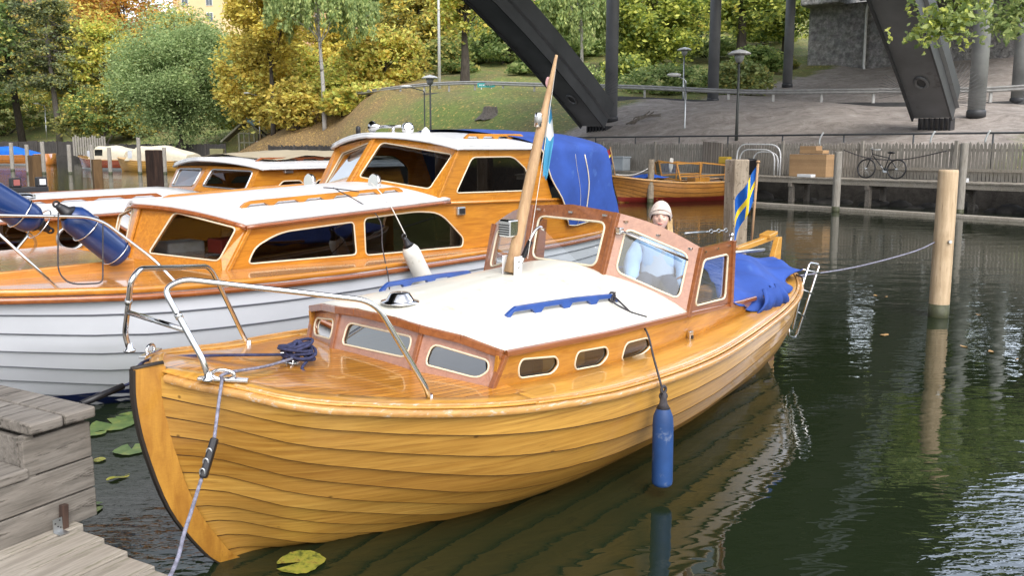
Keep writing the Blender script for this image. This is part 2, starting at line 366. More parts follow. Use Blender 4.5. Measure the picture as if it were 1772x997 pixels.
hh = mathn(t, 'MULTIPLY', n1, 1.0); hh = mathn(t, 'ADD', hh, mathn(t, 'MULTIPLY', n2, .26)); hh2 = mathn(t, 'MULTIPLY', mathn(t, 'ADD', mathn(t, 'MULTIPLY', n2, .5), mathn(t, 'MULTIPLY', n3, .34)), amp)
bmp_ = bump(t, b, mathn(t, 'ADD', hh, hh2), .07, .1)
M_['water'] = m
mb = MB()
xs = [-700, -200, -60, 0, 60, 200, 700]; ys = [-60, 0, 30, 80, 140, 400, 900]
mb.grid([[(x, y, 0) for x in xs] for y in ys], smooth=False)
tag(mb.build('water', M_['water']), 'dark green still harbour water with soft reflections', 'water', kind='structure')

# ------------------------------------------------------------------ terrain
SH = np.array([(-160, 140), (-90, 122), (-60, 108), (-38, 94), (-17, 72), (-4, 55), (4.4, 41.5), (10.3, 35), (16, 27.6), (22, 22), (34, 10), (60, -5), (90, -30)], float)
def shore_dist(P):
    P = np.atleast_2d(P); best = np.full(len(P), 1e9); sg = np.ones(len(P))
    for i in range(len(SH)-1):
        a, b_ = SH[i], SH[i+1]; d = b_-a; tt = np.clip(((P-a)@d)/(d@d), 0, 1); q = a+tt[:, None]*d; e = P-q; r = np.hypot(e[:, 0], e[:, 1])
        s = np.sign(d[0]*(P[:, 1]-a[1])-d[1]*(P[:, 0]-a[0])); k = r < best; best[k] = r[k]; sg[k] = s[k]
    return best*sg
AX = np.array([.64, .77]); TX = np.array([.77, -.64]); MID = np.array([11.25, 42.2])    # bridge axis, cross axis
CP = []
def cp(px, d, z): CP.append(((px-886)/1500*d, d, z))
for a in [(1060, 43, 1.7), (1310, 37, 1.7), (1600, 31, 1.6), (1772, 28.5, 1.6), (900, 49, 1.6), (700, 60, 1.4), (550, 74, 1.2), (400, 90, 1.0), (200, 102, 1.0), (0, 114, 1.0), (-400, 130, .9), (2100, 22, 1.5)]: cp(*a)
for a in [(1060, 52, 3.9), (1200, 48, 3.9), (1400, 43, 3.6), (1600, 40, 3.3), (1772, 37, 3.2), (900, 57, 4.3), (760, 62, 4.9), (640, 70, 4.6), (1040, 47, 2.8), (1600, 37, 2.75)]: cp(*a)
for a in [(1060, 58, 5.0), (1226, 54, 4.7), (1350, 51, 4.45), (1600, 46, 4.1), (1772, 43, 4.0), (900, 62, 5.5), (760, 68, 5.95), (640, 74, 6.4), (1060, 62, 5.1), (1600, 50, 4.15), (760, 72, 6.1)]: cp(*a)
for a in [(1440, 78, 8.3), (1550, 78, 8.9), (1350, 74, 7.5), (1700, 66, 7.6), (1500, 62, 5.6), (1200, 80, 8.5), (1060, 85, 9), (900, 90, 10), (700, 95, 10.5), (560, 80, 4.2), (505, 78, 3.1), (560, 90, 6.0), (500, 94, 5.4), (440, 100, 4.4), (520, 84, 4.4), (60, 122, 3.2), (250, 108, 2.2), (400, 104, 3.4), (0, 150, 8), (300, 150, 12), (700, 150, 19), (1200, 140, 22), (1700, 110, 20), (100, 220, 24), (900, 220, 32), (1700, 180, 34), (2300, 60, 11), (-500, 170, 8)]: cp(*a)
CP = np.array(CP)
def _U(r2): return .5*r2*np.log(r2+1e-9)
def _fit():
    n = len(CP); P = CP[:, :2]/50; D = ((P[:, None]-P[None])**2).sum(-1)
    A = np.zeros((n+3, n+3)); A[:n, :n] = _U(D)+np.eye(n)*.002; A[:n, n] = 1; A[:n, n+1:] = P; A[n, :n] = 1; A[n+1:, :n] = P.T
    return np.linalg.solve(A, np.r_[CP[:, 2], 0, 0, 0])
WT = _fit()
def ground(x, y):
    Q = np.stack([np.ravel(x), np.ravel(y)], 1).astype(float); P = CP[:, :2]/50; q = Q/50
    z = _U(((q[:, None]-P[None])**2).sum(-1))@WT[:-3]+WT[-3]+q@WT[-2:]
    d = shore_dist(Q); k = np.clip((d+.6)/1.6, 0, 1); k = k*k*(3-2*k)
    bumps = .10*np.sin(Q[:, 0]*.9+1.3*np.sin(Q[:, 1]*.5))+.08*np.sin(Q[:, 1]*1.3+Q[:, 0]*.4)
    z = z+bumps*np.clip((d-3)/4, 0, 1)
    return np.where(d > 1, np.maximum(z, .6), k*np.maximum(z, .6)+(1-k)*-1.5)
def gz(x, y): return float(ground([x], [y])[0])
nx, ny = 260, 250
X = np.linspace(-190, 150, nx); Y = np.concatenate([np.linspace(-25, 20, 25), np.linspace(20.6, 130, 170), np.linspace(131.5, 330, 55)])
GX, GY = np.meshgrid(X, Y); GZ = ground(GX, GY).reshape(GX.shape)
keep = shore_dist(np.stack([GX.ravel(), GY.ravel()], 1)).reshape(GX.shape) > -4
vid = -np.ones(GX.size, int); kk = np.where(keep.ravel())[0]; vid[kk] = np.arange(len(kk)); vid = vid.reshape(GX.shape)
vs = np.stack([GX.ravel(), GY.ravel(), GZ.ravel()], 1)[kk].tolist(); fs = []
for i in range(len(Y)-1):
    for j in range(nx-1):
        q = (vid[i, j], vid[i, j+1], vid[i+1, j+1], vid[i+1, j])
        if min(q) >= 0: fs.append(q)
m, t, b = newmat('bank_ground'); tcg = t.nodes.new('ShaderNodeTexCoord'); pos = tcg.outputs['Object']
fine = noise(t, coords(t), 3.5, 6, .7); mid = noise(t, coords(t), .35, 4, .6)
grass = ramp(t, fine, [(.3, (.09, .095, .03)), (.5, (.15, .145, .05)), (.7, (.22, .2, .08))])
grass = mixc(t, ramp(t, mid, [(.4, (0, 0, 0)), (.62, (1, 1, 1))]), grass, ramp(t, fine, [(.35, (.09, .13, .03)), (.65, (.17, .22, .05))]))
leafn = noise(t, coords(t), 9, 7, .8)
litter = ramp(t, leafn, [(.36, (.06, .045, .025)), (.47, (.17, .115, .05)), (.55, (.27, .17, .07)), (.62, (.5, .33, .12))])
def circ(cx_, cy_, r_, soft):
    vm = t.nodes.new('ShaderNodeVectorMath'); vm.operation = 'DISTANCE'; t.links.new(pos, vm.inputs[0]); vm.inputs[1].default_value = (cx_, cy_, 3.5)
    d = mathn(t, 'ADD', vm.outputs['Value'], mathn(t, 'MULTIPLY_ADD', mid, 10, -5)); mr = t.nodes.new('ShaderNodeMapRange')
    t.links.new(d, mr.inputs[0]); mr.inputs[1].default_value = r_; mr.inputs[2].default_value = r_+soft; mr.inputs[3].default_value = 1; mr.inputs[4].default_value = 0; return mr.outputs[0]
col = mixc(t, circ(-21, 78, 10, 9), grass, litter)
spots = noise(t, coords(t), 5, 2, .5); col = mixc(t, mathn(t, 'MULTIPLY', mathn(t, 'GREATER_THAN', spots, .64), .8), col, (.5, .34, .1))
# bare dusty ground in the dry strip under the bridge deck
dt = t.nodes.new('ShaderNodeVectorMath'); dt.operation = 'DOT_PRODUCT'; t.links.new(pos, dt.inputs[0]); dt.inputs[1].default_value = (.77, -.64, 0)
tt_ = mathn(t, 'ABSOLUTE', mathn(t, 'SUBTRACT', dt.outputs['Value'], float(MID@TX)+.6))
tt_ = mathn(t, 'ADD', tt_, mathn(t, 'MULTIPLY_ADD', noise(t, coords(t), .8, 5, .7), 3, -1.5))
mr = t.nodes.new('ShaderNodeMapRange'); t.links.new(tt_, mr.inputs[0]); mr.inputs[1].default_value = 11.2; mr.inputs[2].default_value = 12.2; mr.inputs[3].default_value = 1; mr.inputs[4].default_value = 0
gr = noise(t, coords(t), 1.1, 9, .8, .8); dust = ramp(t, gr, [(.3, (.13, .11, .095)), (.45, (.27, .235, .205)), (.58, (.36, .32, .285)), (.7, (.48, .44, .4))])
col = mixc(t, mr.outputs[0], col, dust)
# stones and mud under the boardwalk
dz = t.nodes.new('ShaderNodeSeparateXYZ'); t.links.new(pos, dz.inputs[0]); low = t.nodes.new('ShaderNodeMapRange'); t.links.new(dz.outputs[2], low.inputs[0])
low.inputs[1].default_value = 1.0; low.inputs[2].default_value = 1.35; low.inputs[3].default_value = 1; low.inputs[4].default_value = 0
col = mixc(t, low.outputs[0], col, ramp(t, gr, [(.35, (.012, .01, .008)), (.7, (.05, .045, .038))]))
t.links.new(col, b.inputs['Base Color']); b.inputs['Roughness'].default_value = .95; bump(t, b, fine, .8, .12)
M_['ground'] = m
mb = MB(); mb.add(vs, fs, 0, True)
tag(mb.build('ground', M_['ground']), 'grassy bank with fallen leaves and bare grey dust under the bridge', 'ground', kind='structure')

def pxw(px, d): return (px-886)/1500*d
# road behind the guard rail
road = [(pxw(p, d), d) for p, d in [(600, 79), (640, 76.5), (760, 70.5), (900, 64.5), (1060, 60), (1226, 56), (1350, 53), (1600, 48), (1772, 45.3), (2100, 40), (2500, 34)]]
road = smooth_pts([(x, y, 0) for x, y in road], 5)
RZ = np.array([gz(p.x, p.y) for p in road]); RZ = np.convolve(np.pad(RZ, 7, 'edge'), np.ones(15)/15, 'valid')
mb = MB(); rows = []
for i, p in enumerate(road):
    d = (road[min(i+1, len(road)-1)]-road[max(i-1, 0)]).normalized(); nrm_ = Vector((-d.y, d.x, 0))
    rows.append([(p+nrm_*k).to_tuple()[:2]+(RZ[i]+(.06 if 0 < k < 7 else -.5),) for k in (-.4, .1, 4.5, 6.6, 7)])
mb.grid(rows)
M_['asphalt'] = paint('asphalt', (.055, .055, .055), .9, var=.2, scale=3)
tag(mb.build('road', M_['asphalt']), 'grey road along the top of the bank', 'road', kind='structure')
# guard rail
gt = thing('guard_rail', 'long low steel guard rail on posts along the road on the bank', 'guard rail')
mb = MB(); pb = []
L = 0; last = road[0]
rp = []
for i, p in enumerate(road):
    d = (road[min(i+1, len(road)-1)]-road[max(i-1, 0)]).normalized(); n_ = Vector((-d.y, d.x, 0)); q = p-n_*.6; rp.append(Vector((q.x, q.y, RZ[i]+.08)))
prof = [(0, .34), (.05, .40), (0, .46), (0, .5), (.05, .56), (0, .62)]
rows = [[(q.x+(road[min(i+1, len(road)-1)]-road[max(i-1, 0)]).normalized().y*o_, q.y-(road[min(i+1, len(road)-1)]-road[max(i-1, 0)]).normalized().x*o_, q.z+h_+.1) for o_, h_ in prof] for i, q in enumerate(rp)]
mb.grid(rows, smooth=False); mb.build('rail_beam', M_['guard'], gt, solid=.02)
acc = 0; pc = 0
for i in range(len(rp)-1):
    a, b2 = rp[i], rp[i+1]; L = (b2-a).length; s0 = acc
    while s0 < L:
        q = a.lerp(b2, s0/L); z = q.z
        if pc < 70 and q.x > -32: pm = MB(); pm.box((q.x, q.y+.13, z+.32), (.14, .1, .8)); pm.build('post', M_['guard'], gt); pc += 1
        s0 += 2.9
    acc = s0-L

# ------------------------------------------------------------------ bridge
def bw(s, tq, z): p = MID+AX*s+TX*tq; return Vector((p[0], p[1], z))
br = thing('bridge_deck', 'dark steel road bridge deck passing high overhead on girders', 'bridge')
mb = MB(); axm = Matrix(((AX[0], -AX[1], 0), (AX[1], AX[0], 0), (0, 0, 1)))
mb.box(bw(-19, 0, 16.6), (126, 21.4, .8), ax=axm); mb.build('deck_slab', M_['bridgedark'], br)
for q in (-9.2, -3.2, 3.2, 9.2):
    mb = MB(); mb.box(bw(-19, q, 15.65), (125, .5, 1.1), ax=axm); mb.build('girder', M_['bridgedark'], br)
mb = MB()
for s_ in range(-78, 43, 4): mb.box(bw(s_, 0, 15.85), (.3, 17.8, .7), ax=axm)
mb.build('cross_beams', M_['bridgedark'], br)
RIBL = 35.
def ribz(a): return .70*a-.70*a*a/(2*RIBL)
def rib(tq, z0, label):
    th_ = thing('bridge_arch_rib', label, 'bridge arch', group='arch ribs of the bridge')
    w_, dp = 1.45, 1.35
    st = []
    for i in range(31):
        a = RIBL*1.9*i/30; z = z0+ribz(a)+.9; sl = .70*(1-a/RIBL); L = math.hypot(1, sl)
        st.append((a, z, -sl/L, 1/L))   # normal in (axis, z)
    def P(a, z, na, nz, o, q): return bw(-(a+na*o), tq+q, z+nz*o)
    mb = MB()
    rows = [[P(a, z, na, nz, o, q) for o, q in ((-dp/2, -w_/2), (-dp/2, w_/2), (dp/2, w_/2), (dp/2, -w_/2))] for a, z, na, nz in st]
    # soffit a little inside the side plates
    mb.add([p for r_ in rows for p in (r_[0], r_[1])], [(i*2, i*2+1, i*2+3, i*2+2) for i in range(30)], 0)
    mb.build('soffit_plate', M_['bridge'], th_)
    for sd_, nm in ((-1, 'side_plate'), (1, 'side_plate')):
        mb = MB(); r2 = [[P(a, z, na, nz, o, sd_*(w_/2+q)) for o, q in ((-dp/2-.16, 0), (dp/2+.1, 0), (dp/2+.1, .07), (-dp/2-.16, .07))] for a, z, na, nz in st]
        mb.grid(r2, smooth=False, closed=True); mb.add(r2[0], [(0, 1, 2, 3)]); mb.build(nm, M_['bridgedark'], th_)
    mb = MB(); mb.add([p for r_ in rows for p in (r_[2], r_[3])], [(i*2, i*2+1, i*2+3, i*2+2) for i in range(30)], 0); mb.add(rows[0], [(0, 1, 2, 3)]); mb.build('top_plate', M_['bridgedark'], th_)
    mb = MB()
    for sd_ in (-1, 1):
        r2 = [[P(a, z, na, nz, o, sd_*(w_/2+q)) for o, q in ((-dp/2+.45, .075), (-dp/2+.5, .2), (-dp/2+.55, .075))] for a, z, na, nz in st]; mb.grid(r2, smooth=False)
    mb.build('stiffener', M_['bridge'], th_)
    for a in (2.0, 12.5, 23):
        z = z0+ribz(a)+.9; sl = .70*(1-a/RIBL); L = math.hypot(1, sl); na, nz = -sl/L, 1/L
        ring = []
        for j in range(20):
            q = 2*PI*j/20; da = math.cos(q)*.34; dq = math.sin(q)*.22
            ring.append(bw(-(a+nz*da+na*(-dp/2-.03)), tq+dq, z-na*da*1.0+nz*(-dp/2-.03)))
        mb = MB(); mb.tube(ring, .07, 6, closed=True); o = mb.build('manhole_rim', M_['bridge'], th_)
        mb = MB(); ngon(mb, [p+Vector((0, 0, .01)) for p in ring]); mb.build('manhole_cover', M_['guard'] if a > 5 else M_['bridgedark'], o)
    mb = MB()
    for k in range(7): mb.box(bw(.15+.1, tq-.6+.2*k, z0-.1), (.7, .07, .9), ax=axm)
    mb.build('bearing', M_['black'], th_)
    return th_
rib(-8.6, 2.75, 'near black steel arch rib rising left over the boats')
rib(8.4, 2.85, 'grey steel arch rib at right standing on a concrete block')
for tq, z0, lb in ((-8.6, 1.2, 'small concrete block under the foot of the left arch'), (8.4, 1.3, 'wide sloping concrete block under the right arch foot')):
    mb = MB(); c0 = bw(1.0, tq, z0)
    mb.box(c0, (3.4, 4.6, 2.2), ax=axm)
    tag(mb.build('concrete_block', M_['concrete'], bevel=.08), lb, 'concrete block')
def column(s, tq, r, m, label):
    p = bw(s, tq, 0); z0 = gz(p.x, p.y)-.3
    th_ = thing('bridge_column', label, 'column', (p.x, p.y, z0), group='columns carrying the bridge deck')
    mb = MB(); mb.lathe([(r, .35), (r, 16.2-z0)], 28); mb.build('shaft', m, th_)
    mb = MB(); mb.lathe([(r*.9, 0), (r*.95, .3), (r*1.12, .3), (r*1.12, .55), (r*1.02, .6)], 28); mb.build('base_collar', M_['bridgedark'], th_)
column(2.4, -9.3, .36, M_['bridge'], 'dark steel column behind the foot of the left arch')
column(13.8, -8.8, .36, M_['bridge'], 'slim steel column rising behind the guard rail, left of the black lamp post')
column(26.5, -9.0, .36, M_['bridge'], 'slim steel column next to the rough stone abutment')
M_['palecol'] = paint('pale_grey_column', (.26, .27, .27), .6, var=.3, scale=.8)
column(3.0, 9.3, .35, M_['palecol'], 'pale grey column right behind the right arch rib')
column(12.6, 9.2, .35, M_['palecol'], 'pale grey column at the right edge behind hanging leaves')
# stone abutment
m, t, b = newmat('rough_granite'); v = coords(t, (1, 1, 1))
vo = t.nodes.new('ShaderNodeTexVoronoi'); vo.inputs['Scale'].default_value = 1.35; vo.inputs['Randomness'].default_value = .8; t.links.new(coords(t, (1, 1, 1.25)), vo.inputs['Vector'])
ve = t.nodes.new('ShaderNodeTexVoronoi'); ve.feature = 'DISTANCE_TO_EDGE'; ve.inputs['Scale'].default_value = 1.35; ve.inputs['Randomness'].default_value = .8; t.links.new(coords(t, (1, 1, 1.25)), ve.inputs['Vector'])
colr = mixc(t, .75, vo.outputs['Color'], (.3, .29, .28)); colr = mixc(t, .78, colr, ramp(t, noise(t, v, 2.5, 7, .7), [(.34, (.07, .06, .05)), (.5, (.22, .195, .165)), (.66, (.46, .41, .35))]))
hsn = t.nodes.new('ShaderNodeHueSaturation'); hsn.inputs['Saturation'].default_value = .25; t.links.new(colr, hsn.inputs['Color'])
t.links.new(hsn.outputs[0], b.inputs['Base Color']); b.inputs['Roughness'].default_value = .9
hmix = mathn(t, 'ADD', mathn(t, 'MINIMUM', mathn(t, 'MULTIPLY', ve.outputs['Distance'], 2), .12), mathn(t, 'MULTIPLY', noise(t, v, 3, 6, .7), .6)); bump(t, b, hmix, 1, .35)
M_['granite'] = m
ab = thing('stone_abutment', 'rough grey granite block wall carrying the end of the bridge', 'abutment')
axw = axm
mb = MB(); mb.box(bw(46, 1, 10.0), (6, 30, 9.9), ax=axw); mb.build('stone_wall', M_['granite'], ab, bevel=.15)
mb = MB(); mb.box(bw(45, -12.3, 16.0), (8, 3.6, 2.4), ax=axw); mb.build('pier_cap', M_['granite'], ab, bevel=.12)
mb = MB(); q0 = bw(42.7, -11.3+1.9, 0); pts = [bw(42.7, -8.2, 15.2), bw(42.7, -8.6, 14.4), bw(42.7, -8.6, 8.9), bw(42.5, -8.0, 8.4), bw(42.0, -6.0, 8.2)]
mb.tube(fillet(pts, .4), .12, 8); tag(mb.build('drain_pipe', M_['lampwhite']), 'white drain pipe running down the stone abutment', 'pipe')
# anti-climb fans
def fan(px, py, d, r, a0, a1, n, label, out=1):
    c0 = aty(px, py, d); th_ = thing('climb_guard', label, 'climb guard', c0, group='spiked climb guards on the arches')
    for k in range(n):
        a = lerp(a0, a1, k/(n-1)); dx = Vector((math.cos(a), -.25, math.sin(a)))
        mb = MB(); mb.tube([dx*.3, dx*r], .009, 4); mb.build('spike', M_['rail_steel'], th_)
    pass
fan(1628, 175, 37.3, 1.7, R(-12), R(72), 15, 'fan of thin steel spikes on the right side of the right arch')
fan(1575, 160, 37.8, 1.5, R(190), R(150), 9, 'small fan of thin steel spikes left of the right arch')
fan(1020, 172, 47.8, 1.8, R(15), R(80), 12, 'fan of thin steel spikes above the left arch foot')
# ------------------------------------------------------------------ boardwalk and picket fence on the right
BE = Vector((-.627, .779, 0)); BN = Vector((.779, .627, 0)); B0 = Vector((15.24, 25.8, 0))
def bpt(px, off=0, z=.93):
    """point on the boardwalk line (offset inland) seen in column px"""
    a = (px-886)/1500; base = B0+BN*off
    k = (a*base.y-base.x)/(BE.x-a*BE.y); p = base+BE*k; return Vector((p.x, p.y, z))
bax = Matrix((BE, BN, (0, 0, 1))).transposed()
th_ = thing('boardwalk', 'narrow grey plank boardwalk on short posts along the far shore', 'boardwalk')
a, b2 = bpt(985), B0-BE*14
mb = MB(); Lb = (a-b2).length; k = 0
s_ = 0
while s_ < Lb:
    p = Vector((b2.x, b2.y, .9))+BE*s_+BN*.62; mb.box((p.x, p.y, .9+random.uniform(-.006, .006)), (.135, 1.3+random.uniform(-.03, .03), .045), ax=bax); s_ += .148
mb.build('planks', M_['jettywood'], th_)
for o_ in (.05, 1.15):
    mb = MB(); mb.beam(Vector((a.x, a.y, .79))+BN*o_, Vector((b2.x, b2.y, .79))+BN*o_, .09, .16); mb.build('beam', M_['jettywood'], th_)
for i in range(11):
    p = b2+BE*(1+i*(Lb-1)/11)
    for o_ in (.12, 1.1): mb = MB(); mb.box((p.x+BN.x*o_, p.y+BN.y*o_, .1), (.16, .16, 1.25), ax=bax); mb.build('support_post', M_['oldwood'], th_)
    if i < 11: mb = MB(); mb.box((p.x+BN.x*.6, p.y+BN.y*.6, .64), (.12, 1.3, .14), ax=bax); mb.build('cross_beam', M_['oldwood'], th_)
# floating boom in front
mb = MB(); mb.beam(bpt(1300, -2.2, .02), bpt(1990, -2.2, .02), .26, .14); tag(mb.build('floating_boom', M_['jettywood'], bevel=.03), 'long pale timber boom floating in front of the boardwalk', 'boom')
ft = thing('picket_fence', 'grey wooden picket fence with pointed tops behind the boardwalk', 'fence')
f0 = b2+BN*1.35; mb = MB(); s_ = 0; Lf = (bpt(900, 1.35)-f0).length; mb2 = MB()
while s_ < Lf:
    p = f0+BE*s_; tl = random.uniform(-.03, .03); w_ = .045+random.uniform(-.004, .004); hgt = 1.24+random.uniform(-.035, .035)
    lo, hi = .93, .93+hgt; q = BN*.02
    vs = [p-BE*w_, p+BE*w_]; l = [Vector((v.x, v.y, lo)) for v in vs]; h_ = [Vector((v.x, v.y, hi-.08))+BE*tl*.5 for v in vs]; tp = Vector((p.x, p.y, hi))+BE*tl*.5
    F = [l[0], l[1], h_[1], tp, h_[0]]
    mb.add(F+[x+q for x in F], [(0, 1, 2, 3, 4), (9, 8, 7, 6, 5), (0, 5, 6, 1), (1, 6, 7, 2), (2, 7, 8, 3), (3, 8, 9, 4), (4, 9, 5, 0)])
    s_ += .118+random.uniform(-.006, .006)
mb.build('pickets', M_['fence'], ft)
for z in (1.2, 1.92):
    mb = MB(); e_ = f0+BE*Lf; mb.beam(Vector((f0.x, f0.y, z))+BN*.05, Vector((e_.x, e_.y, z))+BN*.05, .05, .09); mb.build('fence_rail', M_['fence'], ft)
for i in range(12):
    p = f0+BE*(i*Lf/12+.3)-BN*.06; mb = MB(); mb.box((p.x, p.y, 1.58), (.1, .08, 1.3), ax=bax); mb.build('fence_post', M_['fence'], ft)
mb = MB(); z = 1.28; mb.beam(Vector((f0.x, f0.y, z))-BN*.12, Vector(bpt(1500, 1.23, z)), .05, .1); mb.build('grab_rail', M_['jettywood'], ft)
rt = thing('pipe_railing', 'thin dark steel pipe railing above the picket fence', 'railing')
r0 = b2+BN*2.6; Lr = (bpt(860, 2.6)-r0).length
mb = MB(); e_ = r0+BE*Lr; mb.tube([(r0.x, r0.y, 2.5), (e_.x, e_.y, 2.45)], .035, 6); mb.build('top_rail', M_['rail_steel'], rt)
for i in range(17):
    p = r0+BE*(i*Lr/16); mb = MB(); mb.tube([(p.x, p.y, 1.2), (p.x, p.y, 2.48)], .03, 6); mb.build('post', M_['rail_steel'], rt)
# three bright bent brackets
for px, lb in ((1413, 'left'), (1603, 'middle'), (1697, 'right')):
    p = bpt(px, 1.6, 2.05); mb = MB(); mb.tube(smooth_pts([p, p+Vector((0, 0, .25)), p+Vector((.12, 0, .5))]), .03, 6)
    tag(mb.build('bent_bracket', M_['dullsteel']), 'pale bent steel bracket on the picket fence, %s one of three' % lb, 'bracket', 'bent brackets on the fence')

# ------------------------------------------------------------------ mooring piles
def pile(px, yb, ytop, wpx, m, label, square=False, d=None, lean=0, cap=True, name='mooring_pile'):
    d = d or 3150/(yb-250); x = pxw(px, d); r = wpx*d/1500/2; zt = EYE-(ytop-250)*d/1500
    th_ = thing(name, label, 'mooring pile', (x, d, 0), (R(random.uniform(-.6, .6)), R(lean), random.uniform(0, 6)), 'mooring piles')
    mb = MB()
    if square: mb.box((0, 0, zt/2-.8), (2*r, 2*r*.8, zt+1.6)); o = mb.build('shaft', m, th_, bevel=r*.15)
    else:
        mb.lathe([(r*1.02, -1.6), (r*1.02, 0), (r*.98, zt-.03), (r*.93, zt)], 24); o = mb.build('shaft', m, th_)
    mb = MB(); mb.lathe([(r*(1.3 if square else 1.04), -.1), (r*(1.3 if square else 1.03), .16)], 24); mb.build('wet_band', M_['weed'], th_) if not square else None
    return th_
M_['weed'] = paint('wet_green_band', (.05, .055, .025), .6, var=.4, scale=10)
pile(1637, 550, 293, 33, M_['pile'], 'pale freshly peeled mooring pile standing in front at right', lean=.4)
th_ = pile(1274, 544, 275, 33, M_['oldpile'], 'thick weathered square pile behind the stern of the yellow boat', square=True); th_.rotation_euler[2] = .5
pile(1446, 365, 262, 13, M_['fence'], 'grey mooring pile left of the leaning bicycle')
pile(1661, 370, 247, 13, M_['fence'], 'thin pale pile right behind the big peeled pile')
pile(1125, 350, 275, 11, M_['oldpile'], 'short old pile in front of the far wooden boat')
pile(65, 393, 268, 19, M_['brownpile'], 'brown square pile at left in front of the orange boat', square=True)
pile(173, 393, 275, 18, M_['brownpile'], 'brown square pile in front of the red boat', square=True)
pile(272, 393, 259, 23, M_['darkpile'], 'almost black rotten pile beside the small yellow boat', square=True)
for i, (px, yt, yb, lb) in enumerate([(27, 247, 295, 'thin grey pile leaning, first from the left edge'), (54, 250, 300, 'thin pile right behind the left brown pile'), (81, 245, 300, 'thin grey pile in front of the blue cover'), (126, 250, 300, 'thin pile at the bow of the red boat'),
    (165, 250, 298, 'thin pile behind the second brown pile'), (195, 255, 300, 'thin grey pile in front of the cream hood'), (246, 238, 300, 'tallest of the thin grey piles on the left'), (289, 255, 300, 'thin dark pile right of the rotten pile')]):
    pile(px, yb, yt, 6.5, M_['fence'], lb, d=3150/(yb-250)*.999)

# ------------------------------------------------------------------ things on the boardwalk
def boxy(name, px0, px1, y0, y1, off, dep, mats, label, cat, z0=.93, rot=0, **k):
    c0 = bpt((px0+px1)/2, off); d = c0.y; w_ = (px1-px0)*d/1500/.86; h_ = (y1-y0)*d/1500
    mb = MB(); mb.box((c0.x, c0.y, z0+h_/2), (w_, dep, h_), ax=bax); o = mb.build(name, mats, None, bevel=.01); return tag(o, label, cat, k.get('group'))
M_['card'] = wood('brown_cardboard', (.36, .23, .12), (.44, .29, .16), coat=0, rough=.9, stain=.2, bmp=.05, lines=(2, .12, .05, (.3, .19, .1)))
boxy('cardboard_box', 1371, 1432, 265, 303, .75, .6, M_['card'], 'large brown cardboard box standing on the boardwalk', 'box')
boxy('cardboard_box', 1385, 1412, 253, 266, .7, .4, M_['card'], 'small brown carton on top of the large cardboard box', 'box', z0=.93+.84)
boxy('cardboard_flap', 1411, 1424, 260, 266, .7, .4, M_['card'], 'low brown cardboard tray beside the small carton', 'box', z0=.93+.84)
boxy('white_block', 1381, 1404, 301, 306, .12, .3, M_['white'], 'small white block on the boardwalk edge below the boxes', 'block')
boxy('white_block', 1648, 1668, 315, 322, -.1, .3, M_['white'], 'white block beside the thin pale pile on the boardwalk', 'block')
bn = bpt(1292, .7); mb = MB(); mb.lathe([(.27, 0), (.32, .52), (.34, .54), (.34, .6), (.05, .64)], 16, o=bn); tag(mb.build('waste_bin', M_['black']), 'black bin between the tube arches and the old pile', 'bin')
ct = bpt(1073, .8); th_ = thing('storage_box', 'pale grey storage box by the fence behind the little flag', 'box', ct, (0, 0, math.atan2(BE.y, BE.x)))
M_['greybox'] = paint('pale_grey_plastic', (.36, .4, .43), .5)
mb = MB(); mb.box((0, 0, .28), (.72, .5, .56)); mb.build('body', M_['greybox'], th_, bevel=.03)
mb = MB(); mb.box((0, 0, .6), (.78, .56, .08)); mb.build('lid', M_['greybox'], th_, bevel=.02)
c0 = bpt(1230, .95); mb = MB(); mb.box((c0.x, c0.y, .93+.62), (.95, .1, 1.3), ax=Matrix.Rotation(R(4), 3, 'X')@bax, mi=0)
M_['board'] = wood('ribbed_grey_board', (.22, .2, .18), (.34, .31, .28), stretch=(14, 14, 1), coat=0, rough=.9, bmp=.6, lines=(0, .08, .2, (.1, .09, .08)))
tag(mb.build('leaning_board', M_['board']), 'tall ribbed grey board leaning on the fence behind the far boat', 'board')
mb = MB(); c1 = bpt(1252, .6); mb.box((c1.x, c1.y, .93+.55), (.5, .25, .28), ax=bax)
M_['yellow'] = paint('yellow_plastic', (.55, .36, .03), .5); tag(mb.build('yellow_tub', M_['yellow'], bevel=.04), 'small yellow tub hanging at the fence right of the board', 'tub')
# white tube arches
th_ = thing('hood_frame', 'white tube arches of a boat hood frame standing on the boardwalk', 'frame')
for k, (pa, pb, ht, o_) in enumerate([(1272, 1347, 249, .5), (1277, 1337, 258, .8), (1300, 1343, 262, .95)]):
    A, Bp = bpt(pa, o_), bpt(pb, o_); zt = EYE-(ht-250)*A.y/1500; up = Vector((0, 0, zt-.93))
    mb = MB(); mb.tube(fillet([A, A+up, Bp+up*.98, Bp], [0, .5, .5, 0], 7), .028, 7); mb.build('arch', M_['white'], th_)
